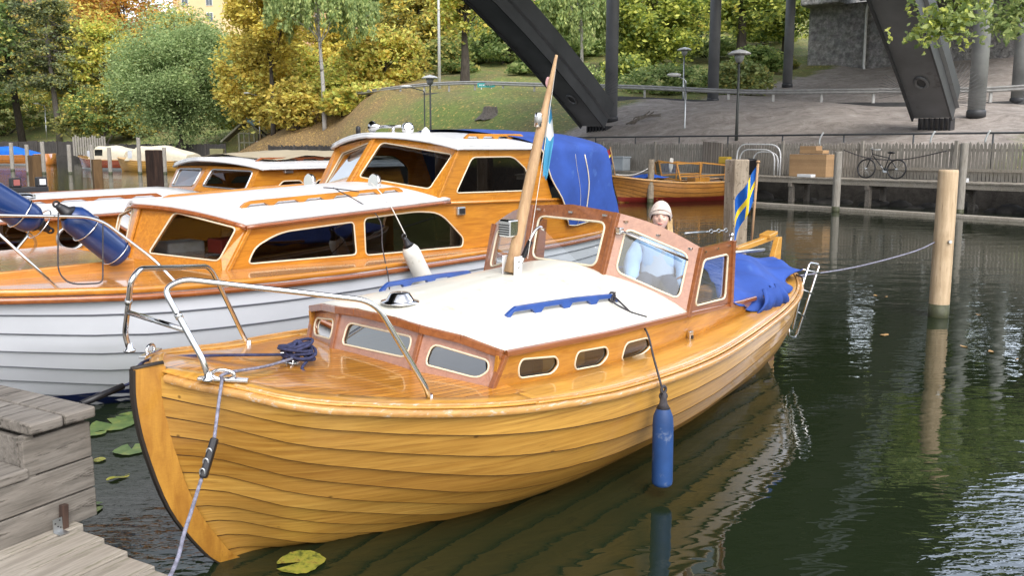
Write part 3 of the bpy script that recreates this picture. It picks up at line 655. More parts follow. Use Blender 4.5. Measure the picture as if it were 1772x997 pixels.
# bicycle
th_ = thing('bicycle', 'black city bicycle leaning against the picket fence', 'bicycle', bpt(1520, .85), (R(-7), 0, math.atan2(BE.y, BE.x)+PI))
def wheel(x):
    mb = MB(); mb.tube([(x+.325*math.cos(a), 0, .34+.325*math.sin(a)) for a in [2*PI*i/28 for i in range(28)]], .028, 6, closed=True); w = mb.build('wheel', M_['black'], th_)
    mb = MB()
    for i in range(12):
        a = 2*PI*i/12; mb.tube([(x, 0, .34), (x+.31*math.cos(a), 0, .34+.31*math.sin(a))], .003, 3)
    mb.lathe([(.03, -.05), (.03, .05)], 8, o=(x, 0, .34), axis=(0, 1, 0)); mb.build('spokes', M_['dullsteel'], w)
wheel(-.55); wheel(.55)
mb = MB()
for a, c_ in (((-.38, 0, .86), (-.55, 0, .34)), ((-.35, 0, .78), (.12, 0, .3)), ((-.36, 0, .84), (.22, 0, .72)), ((.12, 0, .3), (.26, 0, .86)), ((.12, 0, .3), (.55, 0, .34)), ((.23, 0, .74), (.55, 0, .34)), ((-.38, 0, .84), (-.41, 0, 1.0))): mb.tube([a, c_], .018, 6)
mb.build('frame', M_['black'], th_)
mb = MB(); mb.tube(fillet([(-.25, .28, 1.04), (-.42, .2, 1.02), (-.42, -.2, 1.02), (-.25, -.28, 1.04)], .1), .013, 6); mb.build('handlebar', M_['dullsteel'], th_)
mb = MB(); mb.sphere((.29, 0, .9), (.14, .07, .04), 8); mb.build('saddle', M_['black'], th_)
mb = MB(); mb.lathe([(.09, -.01), (.09, .01)], 14, o=(.12, .05, .3), axis=(0, 1, 0)); mb.tube([(.12, .06, .3), (.2, .12, .17)], .012, 5); mb.tube([(.12, -.06, .3), (.04, -.12, .43)], .012, 5); mb.build('pedals', M_['dullsteel'], th_)
# two odd pipes on the fence
mb = MB(); a = bpt(1455, 1.1, 1.75); mb.tube(smooth_pts([bpt(1455, 1.2, 1.9), bpt(1500, 1.2, 1.62), bpt(1560, 1.2, 1.6), bpt(1632, 1.2, 1.9)]), .02, 5); tag(mb.build('slack_cable', M_['darkrope']), 'dark cable sagging along the picket fence above the bicycle', 'cable')
# ------------------------------------------------------------------ left shore fences and hut
def shore_pt(px, off):
    best = None
    for i in range(len(SH)-1):
        a, b_ = Vector((*SH[i], 0)), Vector((*SH[i+1], 0)); e = (b_-a).normalized(); n_ = Vector((-e.y, e.x, 0)); a2, b3 = a+n_*off, b_+n_*off
        k0 = (px-886)/1500; f0_ = a2.x-k0*a2.y; f1_ = b3.x-k0*b3.y
        if f0_ <= 0 <= f1_: return a2.lerp(b3, f0_/(f0_-f1_)), e
        q_ = min(abs(f0_), abs(f1_))
        if best is None or q_ < best[0]: best = (q_, a2 if abs(f0_) < abs(f1_) else b3, e)
    return best[1], best[2]
def board_fence(p0, p1, off, z0, h, w, m, label, gap=.02):
    th_ = thing('board_fence', label, 'fence', group='dark fences on the left shore'); mb = MB()
    px = p0; pts = [shore_pt(p0+(p1-p0)*i/12, off)[0] for i in range(13)]
    for i in range(12):
        a, b_ = pts[i], pts[i+1]; L = (b_-a).length; n_ = max(1, int(L/w))
        for k in range(n_):
            q = a.lerp(b_, (k+.5)/n_); hh_ = h+random.uniform(-.06, .06); mb.box((q.x, q.y, z0+hh_/2), (L/n_-gap, .03, hh_), rot=math.atan2(b_.y-a.y, b_.x-a.x))
    mb.build('boards', m, th_)
    for i in range(0, 13, 2): mb = MB(); mb.box((pts[i].x, pts[i].y-.1, z0+h/2), (.14, .14, h+.15)); mb.build('fence_post', m, th_)
board_fence(-60, 140, 1.6, .8, 1.7, .5, M_['darkfence'], 'dark board fence on the far left shore behind the orange boat', .015)
board_fence(192, 395, 1.6, .8, 1.35, .4, M_['darkfence'], 'dark board fence below the round willow')
board_fence(470, 600, .1, .5, 1.5, .16, M_['darkfence'], 'dark slatted fence below the leaf covered slope', .05)
p, e = shore_pt(163, 1.0); mb = MB(); n_ = 14
for k in range(n_): mb.box((p.x-1.9+k*.28, p.y, .8+1.1+.08*math.sin(k)), (.2, .05, 2.2+.25*math.sin(k*1.7)), rot=0)
tag(mb.build('board_screen', M_['fence']), 'tall screen of uneven grey boards on the left shore', 'screen')
# hut frame with lifebuoy
p, e = shore_pt(432, 3.0); hz = 1.0
th_ = thing('playhouse', 'small open timber playhouse frame with a pointed roof on the shore', 'playhouse', (p.x, p.y, hz))
M_['mossy'] = paint('mossy_timber', (.13, .13, .09), .9, var=.35, scale=4)
for x in (-.75, .75): mb = MB(); mb.box((x, 0, 1.1), (.16, .16, 2.2)); mb.build('post', M_['mossy'], th_)
for x in (-.25, .25): mb = MB(); mb.box((x, 0, 1.2), (.1, .12, 2.4)); mb.build('door_post', M_['mossy'], th_)
mb = MB(); mb.box((0, 0, 1.3), (1.5, .1, .14)); mb.box((0, 0, 2.2), (1.6, .1, .14)); mb.build('cross_bar', M_['mossy'], th_)
for s_ in (-1, 1): mb = MB(); mb.beam((0, .6, 3.4), (s_*2.3, .6, 1.45), .1, 1.5, up=(0, 1, 0)); mb.beam((0, -.2, 3.5), (s_*2.5, -.2, 1.35), .16, .16); mb.build('roof_board', M_['mossy'], th_)
ring = [Vector((p.x+1.35+.42*math.cos(2*PI*i/24), p.y-.5, hz+.95+.42*math.sin(2*PI*i/24))) for i in range(24)]
lb = thing('lifebuoy', 'white and red lifebuoy hanging beside the playhouse', 'lifebuoy')
M_['redp'] = paint('red_paint', (.5, .05, .03), .5)
mb = MB(); mb.tube(ring, .12, 8, closed=True); mb.build('ring', M_['white'], lb)
for k in (2, 8, 14, 20): mb = MB(); mb.tube([ring[k], ring[k+1], ring[(k+2) % 24]], .125, 8); mb.build('band', M_['redp'], lb)
mb = MB(); q = Vector((p.x+.1, p.y-.3, hz+3.3)); mb.grid([[q+Vector((u_, 0, v_-u_*.5+.06*math.sin(u_*9))) for v_ in (0, .35, .7)] for u_ in (0, .3, .6, .9)]); M_['paleblue'] = paint('pale_blue_cloth', (.25, .4, .5), .8); tag(mb.build('pennant', M_['paleblue'], solid=.01), 'pale blue pennant drooping over the playhouse roof', 'flag')
mb = MB(); q = Vector((p.x-2.2, p.y-1, 0)); mb.box((q.x-.4, q.y, 1.25), (1.3, .6, .9)); M_['olive'] = paint('olive_box', (.2, .19, .09), .8); tag(mb.build('storage_crate', M_['olive'], bevel=.04), 'olive green crate on the shore left of the playhouse', 'crate')
# ------------------------------------------------------------------ lamps, poles, sign, stump
def lamp(px, yb, yt, d, label, kind='mushroom', m=None, r=.06, hd=1):
    m = m or M_['lampgrey']; x = pxw(px, d); z0 = min(gz(x, d), EYE-(yb-250)*d/1500)-.1; zt = EYE-(yt-250)*d/1500; H = zt-z0
    th_ = thing('street_lamp', label, 'street lamp', (x, d, z0), group='lamp posts on the bank')
    mb = MB(); mb.tube([(0, 0, 0), (0, 0, H*.3), (0, 0, H-(.5 if kind == 'mushroom' else .2))], [r*1.25, r, r*.8], 10); mb.build('pole', m, th_)
    if kind == 'mushroom':
        mb = MB(); mb.lathe([(.5, H-.18), (.5, H-.14), (.34, H-.04), (.1, H+.02), (.01, H+.05)], 20); mb.build('lamp_shade', M_['lampwhite'], th_)
        mb = MB(); mb.lathe([(.12, H-.55), (.2, H-.4), (.24, H-.19)], 14); mb.build('lamp_glass', M_['lampglass'], th_)
    else:
        mb = MB(); mb.tube(fillet([(0, 0, H-.25), (0, 0, H), (hd*.9, 0, H+.25)], .25), r*.7, 8); mb.build('arm', m, th_)
        mb = MB(); mb.sphere((hd*1.1, 0, H+.27), (.36, .16, .1), 8); mb.build('lamp_head', M_['lampwhite'], th_)
M_['lampglass'] = paint('lamp_glass', (.3, .31, .3), .25)
lamp(747, 240, 134, 53, 'dark lamp post with a white mushroom shade on the grass bank')
lamp(737, 240, 160, 54, 'thin lamp post with its arm to the left beside the mushroom lamp', 'arm', hd=-1, r=.045)
lamp(1270, 245, 92, 40, 'black lamp post with a glass lantern in front of the grey slope', r=.065)
lamp(1177, 190, 88, 62, 'tall pale lamp post half hidden in the bushes', m=M_['dullsteel'], r=.06)
lamp(1181, 250, 142, 44, 'pale lamp post with a curved arm behind the far boat', 'arm', m=M_['dullsteel'], hd=-.55, r=.04)
lamp(90, 225, 184, 118, 'pale lamp with a curved arm among the left trees', 'arm', m=M_['dullsteel'], hd=-1, r=.07)
lamp(455, 240, 168, 84, 'lamp with a curved arm in front of the yellow trees', 'arm', m=M_['dullsteel'], hd=-1, r=.06)
x = pxw(763, 74); mb = MB(); mb.lathe([(.14, gz(x, 74)-.3), (.07, 22)], 12, o=(x, 74, 0)); tag(mb.build('flag_pole', M_['white']), 'tall plain white flagpole behind the guard rail', 'flagpole')
sx_, sy_ = pxw(843, 66), 66; z0 = gz(sx_, sy_); zs = EYE+(250-150)*66/1500
th_ = thing('direction_sign', 'small turquoise arrow shaped road sign behind the guard rail', 'road sign', (sx_, sy_, zs))
M_['teal'] = paint('turquoise_sign_paint', (.03, .33, .33), .4); mb = MB()
pts = [(-.68, -.16), (.5, -.16), (.72, 0), (.5, .16), (-.68, .16)]; mb.add([(x, y_, z) for y_ in (-.02, .02) for x, z in pts], [(0, 1, 2, 3, 4), (9, 8, 7, 6, 5), (0, 5, 6, 1), (1, 6, 7, 2), (2, 7, 8, 3), (3, 8, 9, 4), (4, 9, 5, 0)]); mb.build('sign_panel', M_['teal'], th_)
mb = MB()
for k, w_ in enumerate((.1, .05, .09, .04, .08, .1, .05)): mb.box((-.5+k*.145, -.03, 0), (w_, .01, .1+.03*(k % 2)))
mb.build('lettering', M_['white'], th_)
for x in (-.4, .35): mb = MB(); mb.tube([(x, .03, -.9), (x, .03, -.1)], .03, 6); mb.build('sign_post', M_['dullsteel'], th_)
x, d = pxw(848, 58), 58; z0 = gz(x, d); th_ = thing('tree_stump', 'broad old tree stump on the grass bank', 'stump', (x, d, z0))
mb = MB(); n_ = 20; rows = []
for h_, r in ((-.3, .8), (0, .55), (.2, .4), (.52, .35), (.55, .33)): rows.append([(r*(1+.16*math.sin(j*1.9)+.1*math.sin(j*.9+h_))*math.cos(2*PI*j/n_)*1.15, r*math.sin(2*PI*j/n_), h_+.05*math.sin(j*2.2)) for j in range(n_)])
mb.grid(rows, closed=True); mb.add(rows[-1], [tuple(range(n_))], 1); M_['cutwood'] = paint('cut_wood', (.2, .15, .1), .9, scale=8, var=.3); mb.build('trunk_base', [M_['greybark'], M_['cutwood']], th_)
# branch debris on the grey slope, litter
x, d = pxw(1100, 47), 47; z0 = gz(x, d); mb = MB()
for k in range(9): a = random.uniform(-.5, .6); mb.tube(smooth_pts([(x+random.uniform(-.9, .3), d, z0+.02), (x+random.uniform(-.2, .5), d-.1, z0+.25+random.random()*.2), (x+random.uniform(.4, 1.3), d+.1, z0+.35+random.random()*.35)]), .035, 5)
tag(mb.build('dead_branches', M_['greybark']), 'pile of dead branches on the grey slope beside the arch foot', 'branches')
# ------------------------------------------------------------------ trees
L_ = {}
L_['willow'] = leafmat('willow_leaves', [(.09, .14, .045), (.14, .2, .07), (.19, .25, .09), (.25, .3, .12)])
L_['green'] = leafmat('green_leaves', [(.05, .09, .02), (.08, .13, .03), (.13, .18, .045), (.2, .23, .05)])
L_['palegreen'] = leafmat('pale_green_leaves', [(.09, .14, .04), (.14, .19, .06), (.2, .25, .08), (.3, .33, .1)])
L_['lime'] = leafmat('yellow_green_leaves', [(.12, .16, .02), (.2, .24, .03), (.32, .34, .04), (.45, .42, .06)])
L_['yellow'] = leafmat('yellow_leaves', [(.2, .15, .02), (.36, .25, .025), (.52, .36, .04), (.62, .46, .07)])
L_['gold'] = leafmat('golden_leaves', [(.17, .15, .02), (.32, .24, .025), (.47, .32, .03), (.55, .38, .05)])
L_['orange'] = leafmat('orange_leaves', [(.16, .08, .02), (.34, .15, .02), (.46, .2, .025), (.52, .28, .04)])
L_['olive'] = leafmat('olive_leaves', [(.07, .085, .02), (.12, .135, .03), (.2, .19, .04), (.3, .25, .05)])
L_['pine'] = leafmat('larch_needles', [(.035, .055, .025), (.06, .08, .035), (.09, .11, .045), (.13, .14, .055)], .15)
def leaves(cent, size, m, parent, name='crown', flat=.5, aspect=1.7, hang=0):
    n = len(cent)
    size = size*(.82 if n > 900 else 1)
    a = rng.normal(size=(n, 3)); a[:, 2] *= flat
    if hang: a = a*(1-hang); a[:, 2] -= hang
    a /= np.linalg.norm(a, axis=1)[:, None]
    b = rng.normal(size=(n, 3)); b -= (b*a).sum(1)[:, None]*a; b /= np.linalg.norm(b, axis=1)[:, None]
    s = size*rng.uniform(.55, 1.35, n)[:, None]; a *= s*aspect/2; b *= s/2
    V = np.stack([cent-a, cent+b*.9-a*.1, cent+a, cent-b*.9-a*.1], 1).reshape(-1, 3)
    me = bpy.data.meshes.new(name); me.vertices.add(4*n); me.vertices.foreach_set('co', V.ravel().astype(np.float32))
    me.loops.add(4*n); me.loops.foreach_set('vertex_index', np.arange(4*n, dtype=np.int32)); me.polygons.add(n)
    me.polygons.foreach_set('loop_start', np.arange(0, 4*n, 4, dtype=np.int32)); me.polygons.foreach_set('loop_total', np.full(n, 4, dtype=np.int32))
    me.materials.append(m); me.update(calc_edges=True)
    o = bpy.data.objects.new(name, me); C.objects.link(o); o.parent = parent; return o
def limb(mb, a, b, r0, r1, wob=.12, n=5):
    a = Vector(a); b = Vector(b); L = (b-a).length; pts = [a]
    for i in range(1, n): p = a.lerp(b, i/n); pts.append(p+Vector((random.gauss(0, wob), random.gauss(0, wob), random.gauss(0, wob*.5)))*L*.16)
    pts.append(b); mb.tube(pts, [lerp(r0, r1, i/n) for i in range(n+1)], 6); return pts
def tree(name, label, px, d, ytop, wpx, m, style='round', n=9000, size=.33, ybot=None, trunk='bark', tr=.22, zbase=None, gaps=.0, blobs=40, fork=.35, lean=0, group='trees on the bank', mix=None, cat='tree', ck=.0):
    n = int(n*1.45); x = pxw(px, d); z0 = gz(x, d) if zbase is None else zbase; zt = EYE+(250-ytop)*d/1500; zb = EYE+(250-ybot)*d/1500 if ybot is not None else z0
    w_ = wpx*d/1500/2; H = zt-z0; cz = (zt+zb)/2-z0; ch = (zt-zb)/2
    th_ = thing(name, label, cat, (x, d, z0-.2), group=group)
    mb = MB(); cs = []
    if style in ('round', 'bush'):
        for i in range(blobs):
            u_ = rng.normal(size=3); u_ /= np.linalg.norm(u_); rr = rng.uniform(.25, .95)**.6
            c_ = np.array([u_[0]*w_*rr*.86, u_[1]*w_*rr*.8, cz+u_[2]*ch*rr*.86])
            rb = rng.uniform(.16, .32)*min(w_, ch)*(1.15 if style == 'bush' else 1)
            cs.append((c_, rb))
        P = []
        wt = np.array([rb**2 for _, rb in cs]); cnt = (wt/wt.sum()*n).astype(int)
        for (c_, rb), k in zip(cs, cnt):
            q = rng.normal(size=(k, 3)); q /= np.linalg.norm(q, axis=1)[:, None]; q *= (rng.uniform(.25, 1.15, k)**.7)[:, None]*rb; q[:, 2] *= .62; P.append(c_+q)
        ex = rng.normal(size=(int(n*.18), 3)); ex /= np.linalg.norm(ex, axis=1)[:, None]; ex *= rng.uniform(.75, 1.08, len(ex))[:, None]; P.append(ex*[w_, w_*.9, ch]+[0, 0, cz])
        P = np.concatenate(P); P = P[P[:, 2] > .25]
    elif style == 'weep':
        P = []
        for i in range(blobs*3):
            u_ = rng.normal(size=3); u_ /= np.linalg.norm(u_); u_[2] = abs(u_[2])*.9+.02; rr = rng.uniform(.3, 1)**.5
            c_ = np.array([u_[0]*w_*rr, u_[1]*w_*rr*.8, cz+u_[2]*ch*rr]); Ls = rng.uniform(.25, .95)*ch*.8; k = max(4, n//(blobs*3))
            tt = rng.uniform(0, 1, k); q = np.stack([c_[0]+rng.normal(0, .16, k)+tt*.35*u_[0], c_[1]+rng.normal(0, .16, k), c_[2]-tt*Ls], 1); P.append(q)
            if i % 3 == 0: cs.append((c_, .5))
        P = np.concatenate(P); P = P[P[:, 2] > .4]
    elif style == 'pine':
        P = []; nl = 15
        for i in range(nl*5):
            z = cz-ch+2*ch*rng.uniform(0, 1); fr = 1-(z-(cz-ch))/(2*ch); L = w_*(.35+.75*fr**.7)*rng.uniform(.6, 1.05); a = rng.uniform(0, 2*PI); k = n//(nl*5)
            tt = rng.uniform(.12, 1, k)**.8; q = np.stack([np.cos(a)*L*tt, np.sin(a)*L*tt, z-.25*L*tt**2+.1*tt], 1); q += rng.normal(size=(k, 3))*[.38, .38, .17]*(.6+.8*tt[:, None]); P.append(q)
            mb.tube([(0, 0, z+.2), (math.cos(a)*L*.5, math.sin(a)*L*.5, z-.02*L), (math.cos(a)*L, math.sin(a)*L, z-.23*L)], [.07, .04, .012], 5)
        P = np.concatenate(P)
    trm = M_[trunk]
    if style == 'bush':
        for i in range(6): c_ = cs[i][0]; limb(mb, (rng.normal()*.15, 0, 0), c_, .07, .02)
    elif style == 'pine': mb.tube([(lean*.0, 0, 0), (lean*.4, 0, H*.35), (lean*.9, 0, H*.7), (lean, 0, H*1.0)], [tr*1.2, tr, tr*.6, .05], 10)
    else:
        fz = H*fork; top = (lean, 0, min(H*.92, cz+ch*.8)); pts = [Vector((0, 0, 0)), Vector((lean*.15+.05, 0, fz*.5)), Vector((lean*.4, 0, fz)), Vector((lean*.7, .1, lerp(fz, top[2], .5))), Vector(top)]
        mb.tube(smooth_pts(pts, 4), [lerp(tr*1.25, .04, (i/16)**1.1) for i in range(17)], 10)
        srt = sorted(cs, key=lambda q: -q[1])[:16]
        for c_, rb in srt:
            zz = lerp(fz*.9, top[2]*.8, rng.uniform(0, 1)**1.3); zz = min(zz, max(c_[2]-.3, fz*.7)); k = zz/top[2]
            limb(mb, (lean*k, 0, zz), c_, tr*.42*(1-.5*k), .025)
    mb.build('trunk', trm, th_)
    k = rng.uniform(size=len(P)) < (mix[1] if mix else -1)
    leaves(P[~k], size, m, th_, 'crown' if not cat == 'bush' else 'foliage', hang=.7 if style == 'weep' else 0)
    if mix: leaves(P[k], size, mix[0], th_, 'crown_fleck' if cat != 'bush' else 'foliage_fleck', hang=.7 if style == 'weep' else 0)
    return th_
T = tree
# left group
T('larch_tree', 'tall dark larch with drooping boughs at the left edge of the bank', 48, 119, -60, 250, L_['pine'], 'pine', n=13000, size=.30, ybot=150, tr=.42, lean=-2.0, trunk='bark')
T('larch_tree', 'grey stemmed larch right of the tall dark one', 112, 116, 5, 170, L_['pine'], 'pine', n=7000, size=.3, ybot=150, tr=.34, trunk='greybark', lean=-.8, mix=(L_['olive'], .4))
T('larch_tree', 'dark tree cut by the left edge of the photo', -40, 112, -30, 210, L_['green'], n=7000, size=.4, ybot=200, tr=.3, mix=(L_['yellow'], .12))
T('broadleaf_tree', 'golden tree standing behind the two dark larches', 150, 130, 15, 200, L_['gold'], n=8000, size=.42, ybot=190, mix=(L_['olive'], .35))
T('broadleaf_tree', 'orange red topped tree above the round willow', 235, 138, -70, 190, L_['orange'], n=8500, size=.45, ybot=110, mix=(L_['gold'], .3))
T('broadleaf_tree', 'yellow green tree between the larches and the willow', 195, 118, 30, 130, L_['lime'], n=6500, size=.36, ybot=185, mix=(L_['gold'], .4))
T('broadleaf_tree', 'yellow tree rising just behind the willow in front of the cream tower', 325, 122, 18, 130, L_['yellow'], n=5500, size=.38, ybot=120, mix=(L_['olive'], .3))
T('shrub', 'dark green shrub on the bank between the larches and the willow', 185, 108, 150, 130, L_['green'], 'bush', n=5000, size=.3, ybot=232, cat='bush', mix=(L_['gold'], .3), group='shrubs on the bank')
T('shrub', 'low green shrub behind the screen of grey boards', 150, 110, 195, 110, L_['olive'], 'bush', n=2500, size=.28, ybot=236, cat='bush', group='shrubs on the bank')
T('willow_tree', 'big round grey green willow reaching down to the shore fence', 318, 92, 18, 228, L_['willow'], n=46000, size=.2, ybot=252, tr=.3, blobs=90, fork=.2)
# slope in the middle
T('broadleaf_tree', 'golden tree right of the willow with bare upper twigs', 478, 82, -50, 150, L_['gold'], n=7500, size=.3, ybot=120, tr=.2, fork=.45, blobs=46)
T('broadleaf_tree', 'yellow tree with low boughs over the leaf covered slope', 455, 86, 40, 150, L_['yellow'], n=8500, size=.3, ybot=225, tr=.18, mix=(L_['gold'], .45), blobs=50)
T('broadleaf_tree', 'yellow green young tree behind the birch', 520, 90, 80, 120, L_['lime'], n=5500, size=.3, ybot=205, tr=.14, mix=(L_['yellow'], .5))
T('birch_tree', 'white stemmed birch with hanging green twigs in the middle of the slope', 566, 77, -70, 190, L_['palegreen'], 'weep', n=10500, size=.24, ybot=105, trunk='birch', tr=.17, fork=.5, blobs=46, lean=-.5)
T('birch_tree', 'taller birch behind, its pale twigs above the yellow tree', 632, 100, -80, 110, L_['palegreen'], 'weep', n=6000, size=.28, ybot=80, trunk='birch', tr=.2, fork=.5)
T('broadleaf_tree', 'bright yellow tree beside the road behind the cruiser', 672, 82, 50, 150, L_['yellow'], n=11500, size=.29, ybot=168, tr=.17, blobs=60, mix=(L_['lime'], .25))
T('shrub', 'yellow spreading shrub at the left end of the guard rail', 652, 76, 140, 120, L_['yellow'], 'bush', n=4200, size=.25, ybot=192, cat='bush', mix=(L_['lime'], .35), group='shrubs on the bank')
T('shrub', 'yellow shrub at the foot of the birch', 590, 80, 120, 100, L_['lime'], 'bush', n=4000, size=.27, ybot=185, cat='bush', mix=(L_['yellow'], .5), group='shrubs on the bank')
T('broadleaf_tree', 'olive yellow tree behind the white flagpole', 730, 96, -50, 150, L_['olive'], n=10000, size=.34, ybot=140, mix=(L_['yellow'], .45), blobs=55)
T('broadleaf_tree', 'dark trunked forked tree right of the flagpole', 806, 76, -60, 120, L_['lime'], n=4500, size=.28, ybot=75, tr=.36, fork=.38, mix=(L_['yellow'], .35), blobs=34)
T('broadleaf_tree', 'green tree behind the turquoise sign', 880, 92, 10, 170, L_['green'], n=10000, size=.32, ybot=158, mix=(L_['palegreen'], .4), blobs=55)
T('broadleaf_tree', 'dark olive tree low behind the guard rail left of the arch', 770, 90, 70, 110, L_['olive'], n=6500, size=.32, ybot=155, mix=(L_['green'], .4))
T('birch_tree', 'pale green birch between the arch and the first column', 1003, 84, -60, 140, L_['palegreen'], 'weep', n=9500, size=.27, ybot=120, trunk='birch', tr=.16, fork=.4)
T('broadleaf_tree', 'green tree just left of the first column', 975, 96, 30, 150, L_['palegreen'], n=8000, size=.32, ybot=168, mix=(L_['green'], .4))
T('maple_tree', 'yellow green maple between the first and second column', 1130, 84, -50, 180, L_['lime'], n=12500, size=.33, ybot=120, tr=.2, blobs=60, mix=(L_['green'], .3))
T('maple_tree', 'dark trunked maple behind the black lamp post', 1272, 86, -70, 170, L_['lime'], n=9500, size=.33, ybot=60, tr=.45, fork=.5, mix=(L_['green'], .35))
T('maple_tree', 'green maple beside the stone abutment', 1345, 92, -60, 150, L_['green'], n=9500, size=.33, ybot=75, tr=.25, mix=(L_['lime'], .45))
T('maple_tree', 'yellow tree far up the hill between the columns', 1200, 112, -70, 190, L_['yellow'], n=8000, size=.42, ybot=80, mix=(L_['lime'], .5))
T('shrub', 'wide green shrub behind the guard rail left of the second column', 1150, 68, 112, 160, L_['palegreen'], 'bush', n=8500, size=.23, ybot=172, cat='bush', mix=(L_['green'], .4), group='shrubs on the bank')
T('shrub', 'green shrub behind the black lamp post', 1268, 66, 105, 120, L_['palegreen'], 'bush', n=6500, size=.23, ybot=175, cat='bush', mix=(L_['olive'], .4), group='shrubs on the bank')
T('shrub', 'dark green shrub on the hillside next to the abutment', 1300, 80, 80, 90, L_['green'], 'bush', n=4000, size=.28, ybot=135, cat='bush', group='shrubs on the bank')
T('shrub', 'green shrub low behind the rail beside the left arch', 1000, 72, 110, 90, L_['palegreen'], 'bush', n=4000, size=.25, ybot=172, cat='bush', group='shrubs on the bank')
# tall trees that close the view above and behind (their upper crowns are seen in the water)
for i, (px, d, yt, w_, mm, mx_, lb) in enumerate([(60, 165, -90, 330, 'gold', 'olive', 'far tall golden tree behind the larches'), (420, 150, 60, 190, 'yellow', 'lime', 'far yellow tree in front of the cream tower'),
    (560, 140, 20, 200, 'gold', 'yellow', 'far golden tree behind the birch'), (700, 140, -90, 230, 'olive', 'green', 'far tall olive tree behind the flagpole'), (890, 135, -110, 260, 'green', 'lime', 'far tall green tree behind the arch'),
    (1080, 130, -110, 240, 'lime', 'green', 'far tall yellow green tree behind the first column'), (1290, 130, -110, 260, 'green', 'lime', 'far tall green tree behind the maples'), (1620, 118, -60, 300, 'green', 'olive', 'far tall dark tree above the bridge abutment'), (1900, 80, -40, 420, 'green', 'olive', 'tall dark tree beyond the right edge of the bank')]):
    T('tall_tree', lb, px, d, yt, w_, L_[mm], n=7500, size=.5, ybot=170 if px < 1500 else 60, mix=(L_[mx_], .4), blobs=50, tr=.4, group='tall trees up the hill')
# tree at the right edge with a low bough hanging into view
d = 25.0; x = pxw(1800, d); z0 = gz(x, d); th_ = thing('overhanging_tree', 'tree at the right edge whose green leafy boughs hang into the top of the view', 'tree', (x, d, z0))
mb = MB(); mb.tube(smooth_pts([(0, 0, 0), (-.08, 0, 2), (.1, 0, 5), (0, 0, 9)], 4), [lerp(.22, .1, i/12) for i in range(13)], 10)
P = []
def bough(pts, rad, k):
    q = smooth_pts([Vector(p) for p in pts], 5); mb.tube(q, [lerp(.07, .012, i/(len(q)-1)) for i in range(len(q))], 6)
    for i in range(k):
        c_ = np.array(q[int(rng.integers(len(q)//3, len(q)))])+rng.normal(size=3)*[rad, rad*.7, rad*.55]; P.append(c_)
W2 = lambda px, py, dd: Vector((pxw(px, dd)-x, dd-d, EYE+(250-py)*dd/1500-z0))
bough([(0, 0, 5.6), W2(1745, -50, 24), W2(1690, -25, 23), W2(1640, 15, 22.5), W2(1612, 45, 22.3), W2(1600, 62, 22.2)], .36, 300)
bough([(0, 0, 4.6), W2(1765, 5, 24.5), W2(1740, 30, 24), W2(1712, 55, 23.8)], .34, 260)
bough([(0, 0, 6.2), W2(1720, -70, 23), W2(1660, -40, 22), W2(1590, -25, 21.5)], .42, 240)
bough([(0, 0, 5.2), W2(1800, -20, 24), W2(1775, 20, 23.5)], .36, 220)
mb.build('trunk', M_['bark'], th_)
P = np.array(P); cen = np.repeat(P, 4, 0)+rng.normal(size=(len(P)*4, 3))*.09
leaves(cen, .13, L_['palegreen'], th_, 'crown', hang=.35); leaves(cen[:500]+.03, .12, L_['lime'], th_, 'crown_fleck', hang=.35)
# ------------------------------------------------------------------ buildings up the hill
def facade(px0, px1, ytop, d, label, col, nx_, ny_, dep=12, name='apartment_building', rotz=0, wcol='win', zb=None):
    x0, x1 = pxw(px0, d), pxw(px1, d); zt = EYE+(250-ytop)*d/1500; z0 = 8 if zb is None else zb; w_ = x1-x0; h_ = zt-z0
    th_ = thing(name, label, 'building', ((x0+x1)/2, d, z0), (0, 0, rotz))
    m_ = paint(label[:20].replace(' ', '_'), col, .9, var=.06, scale=.3); mb = MB(); mb.box((0, dep/2, h_/2), (w_, dep, h_)); mb.build('wall', m_, th_)
    mb = MB(); mb.box((0, dep/2, h_+.25), (w_+1, dep+1, .5)); mb.build('roof', M_['roof'], th_)
    for i in range(nx_):
        for j in range(ny_):
            X_, Z_ = -w_/2+(i+.5)*w_/nx_, h_-1.7-j*3.0
            if Z_ < 1: continue
            mb = MB(); mb.box((X_, -.03, Z_), (1.3, .16, 1.7)); f_ = mb.build('window', M_['white'], th_)
            mb = MB(); mb.box((X_-.3, -.12, Z_), (.52, .06, 1.5)); mb.box((X_+.3, -.12, Z_), (.52, .06, 1.5)); mb.build('pane', M_['winpane'], f_)
M_['roof'] = paint('dark_roof', (.1, .09, .09), .7); M_['winpane'] = paint('window_pane', (.12, .14, .16), .12)
facade(318, 440, -260, 175, 'cream plastered tower block behind the yellow trees', (.68, .52, .3), 3, 12, zb=16)
facade(466, 735, -140, 190, 'pale pink apartment block glimpsed through the birch twigs', (.62, .37, .28), 10, 8, zb=18)
facade(740, 1030, -130, 195, 'salmon apartment block glimpsed behind the green trees and the arch', (.6, .36, .26), 10, 8, zb=18)
facade(20, 190, -60, 200, 'brick red house behind the golden trees on the left', (.38, .17, .11), 6, 5, zb=20)
facade(1090, 1330, -120, 185, 'light pink building glimpsed through the maples', (.62, .42, .34), 8, 7, zb=20)
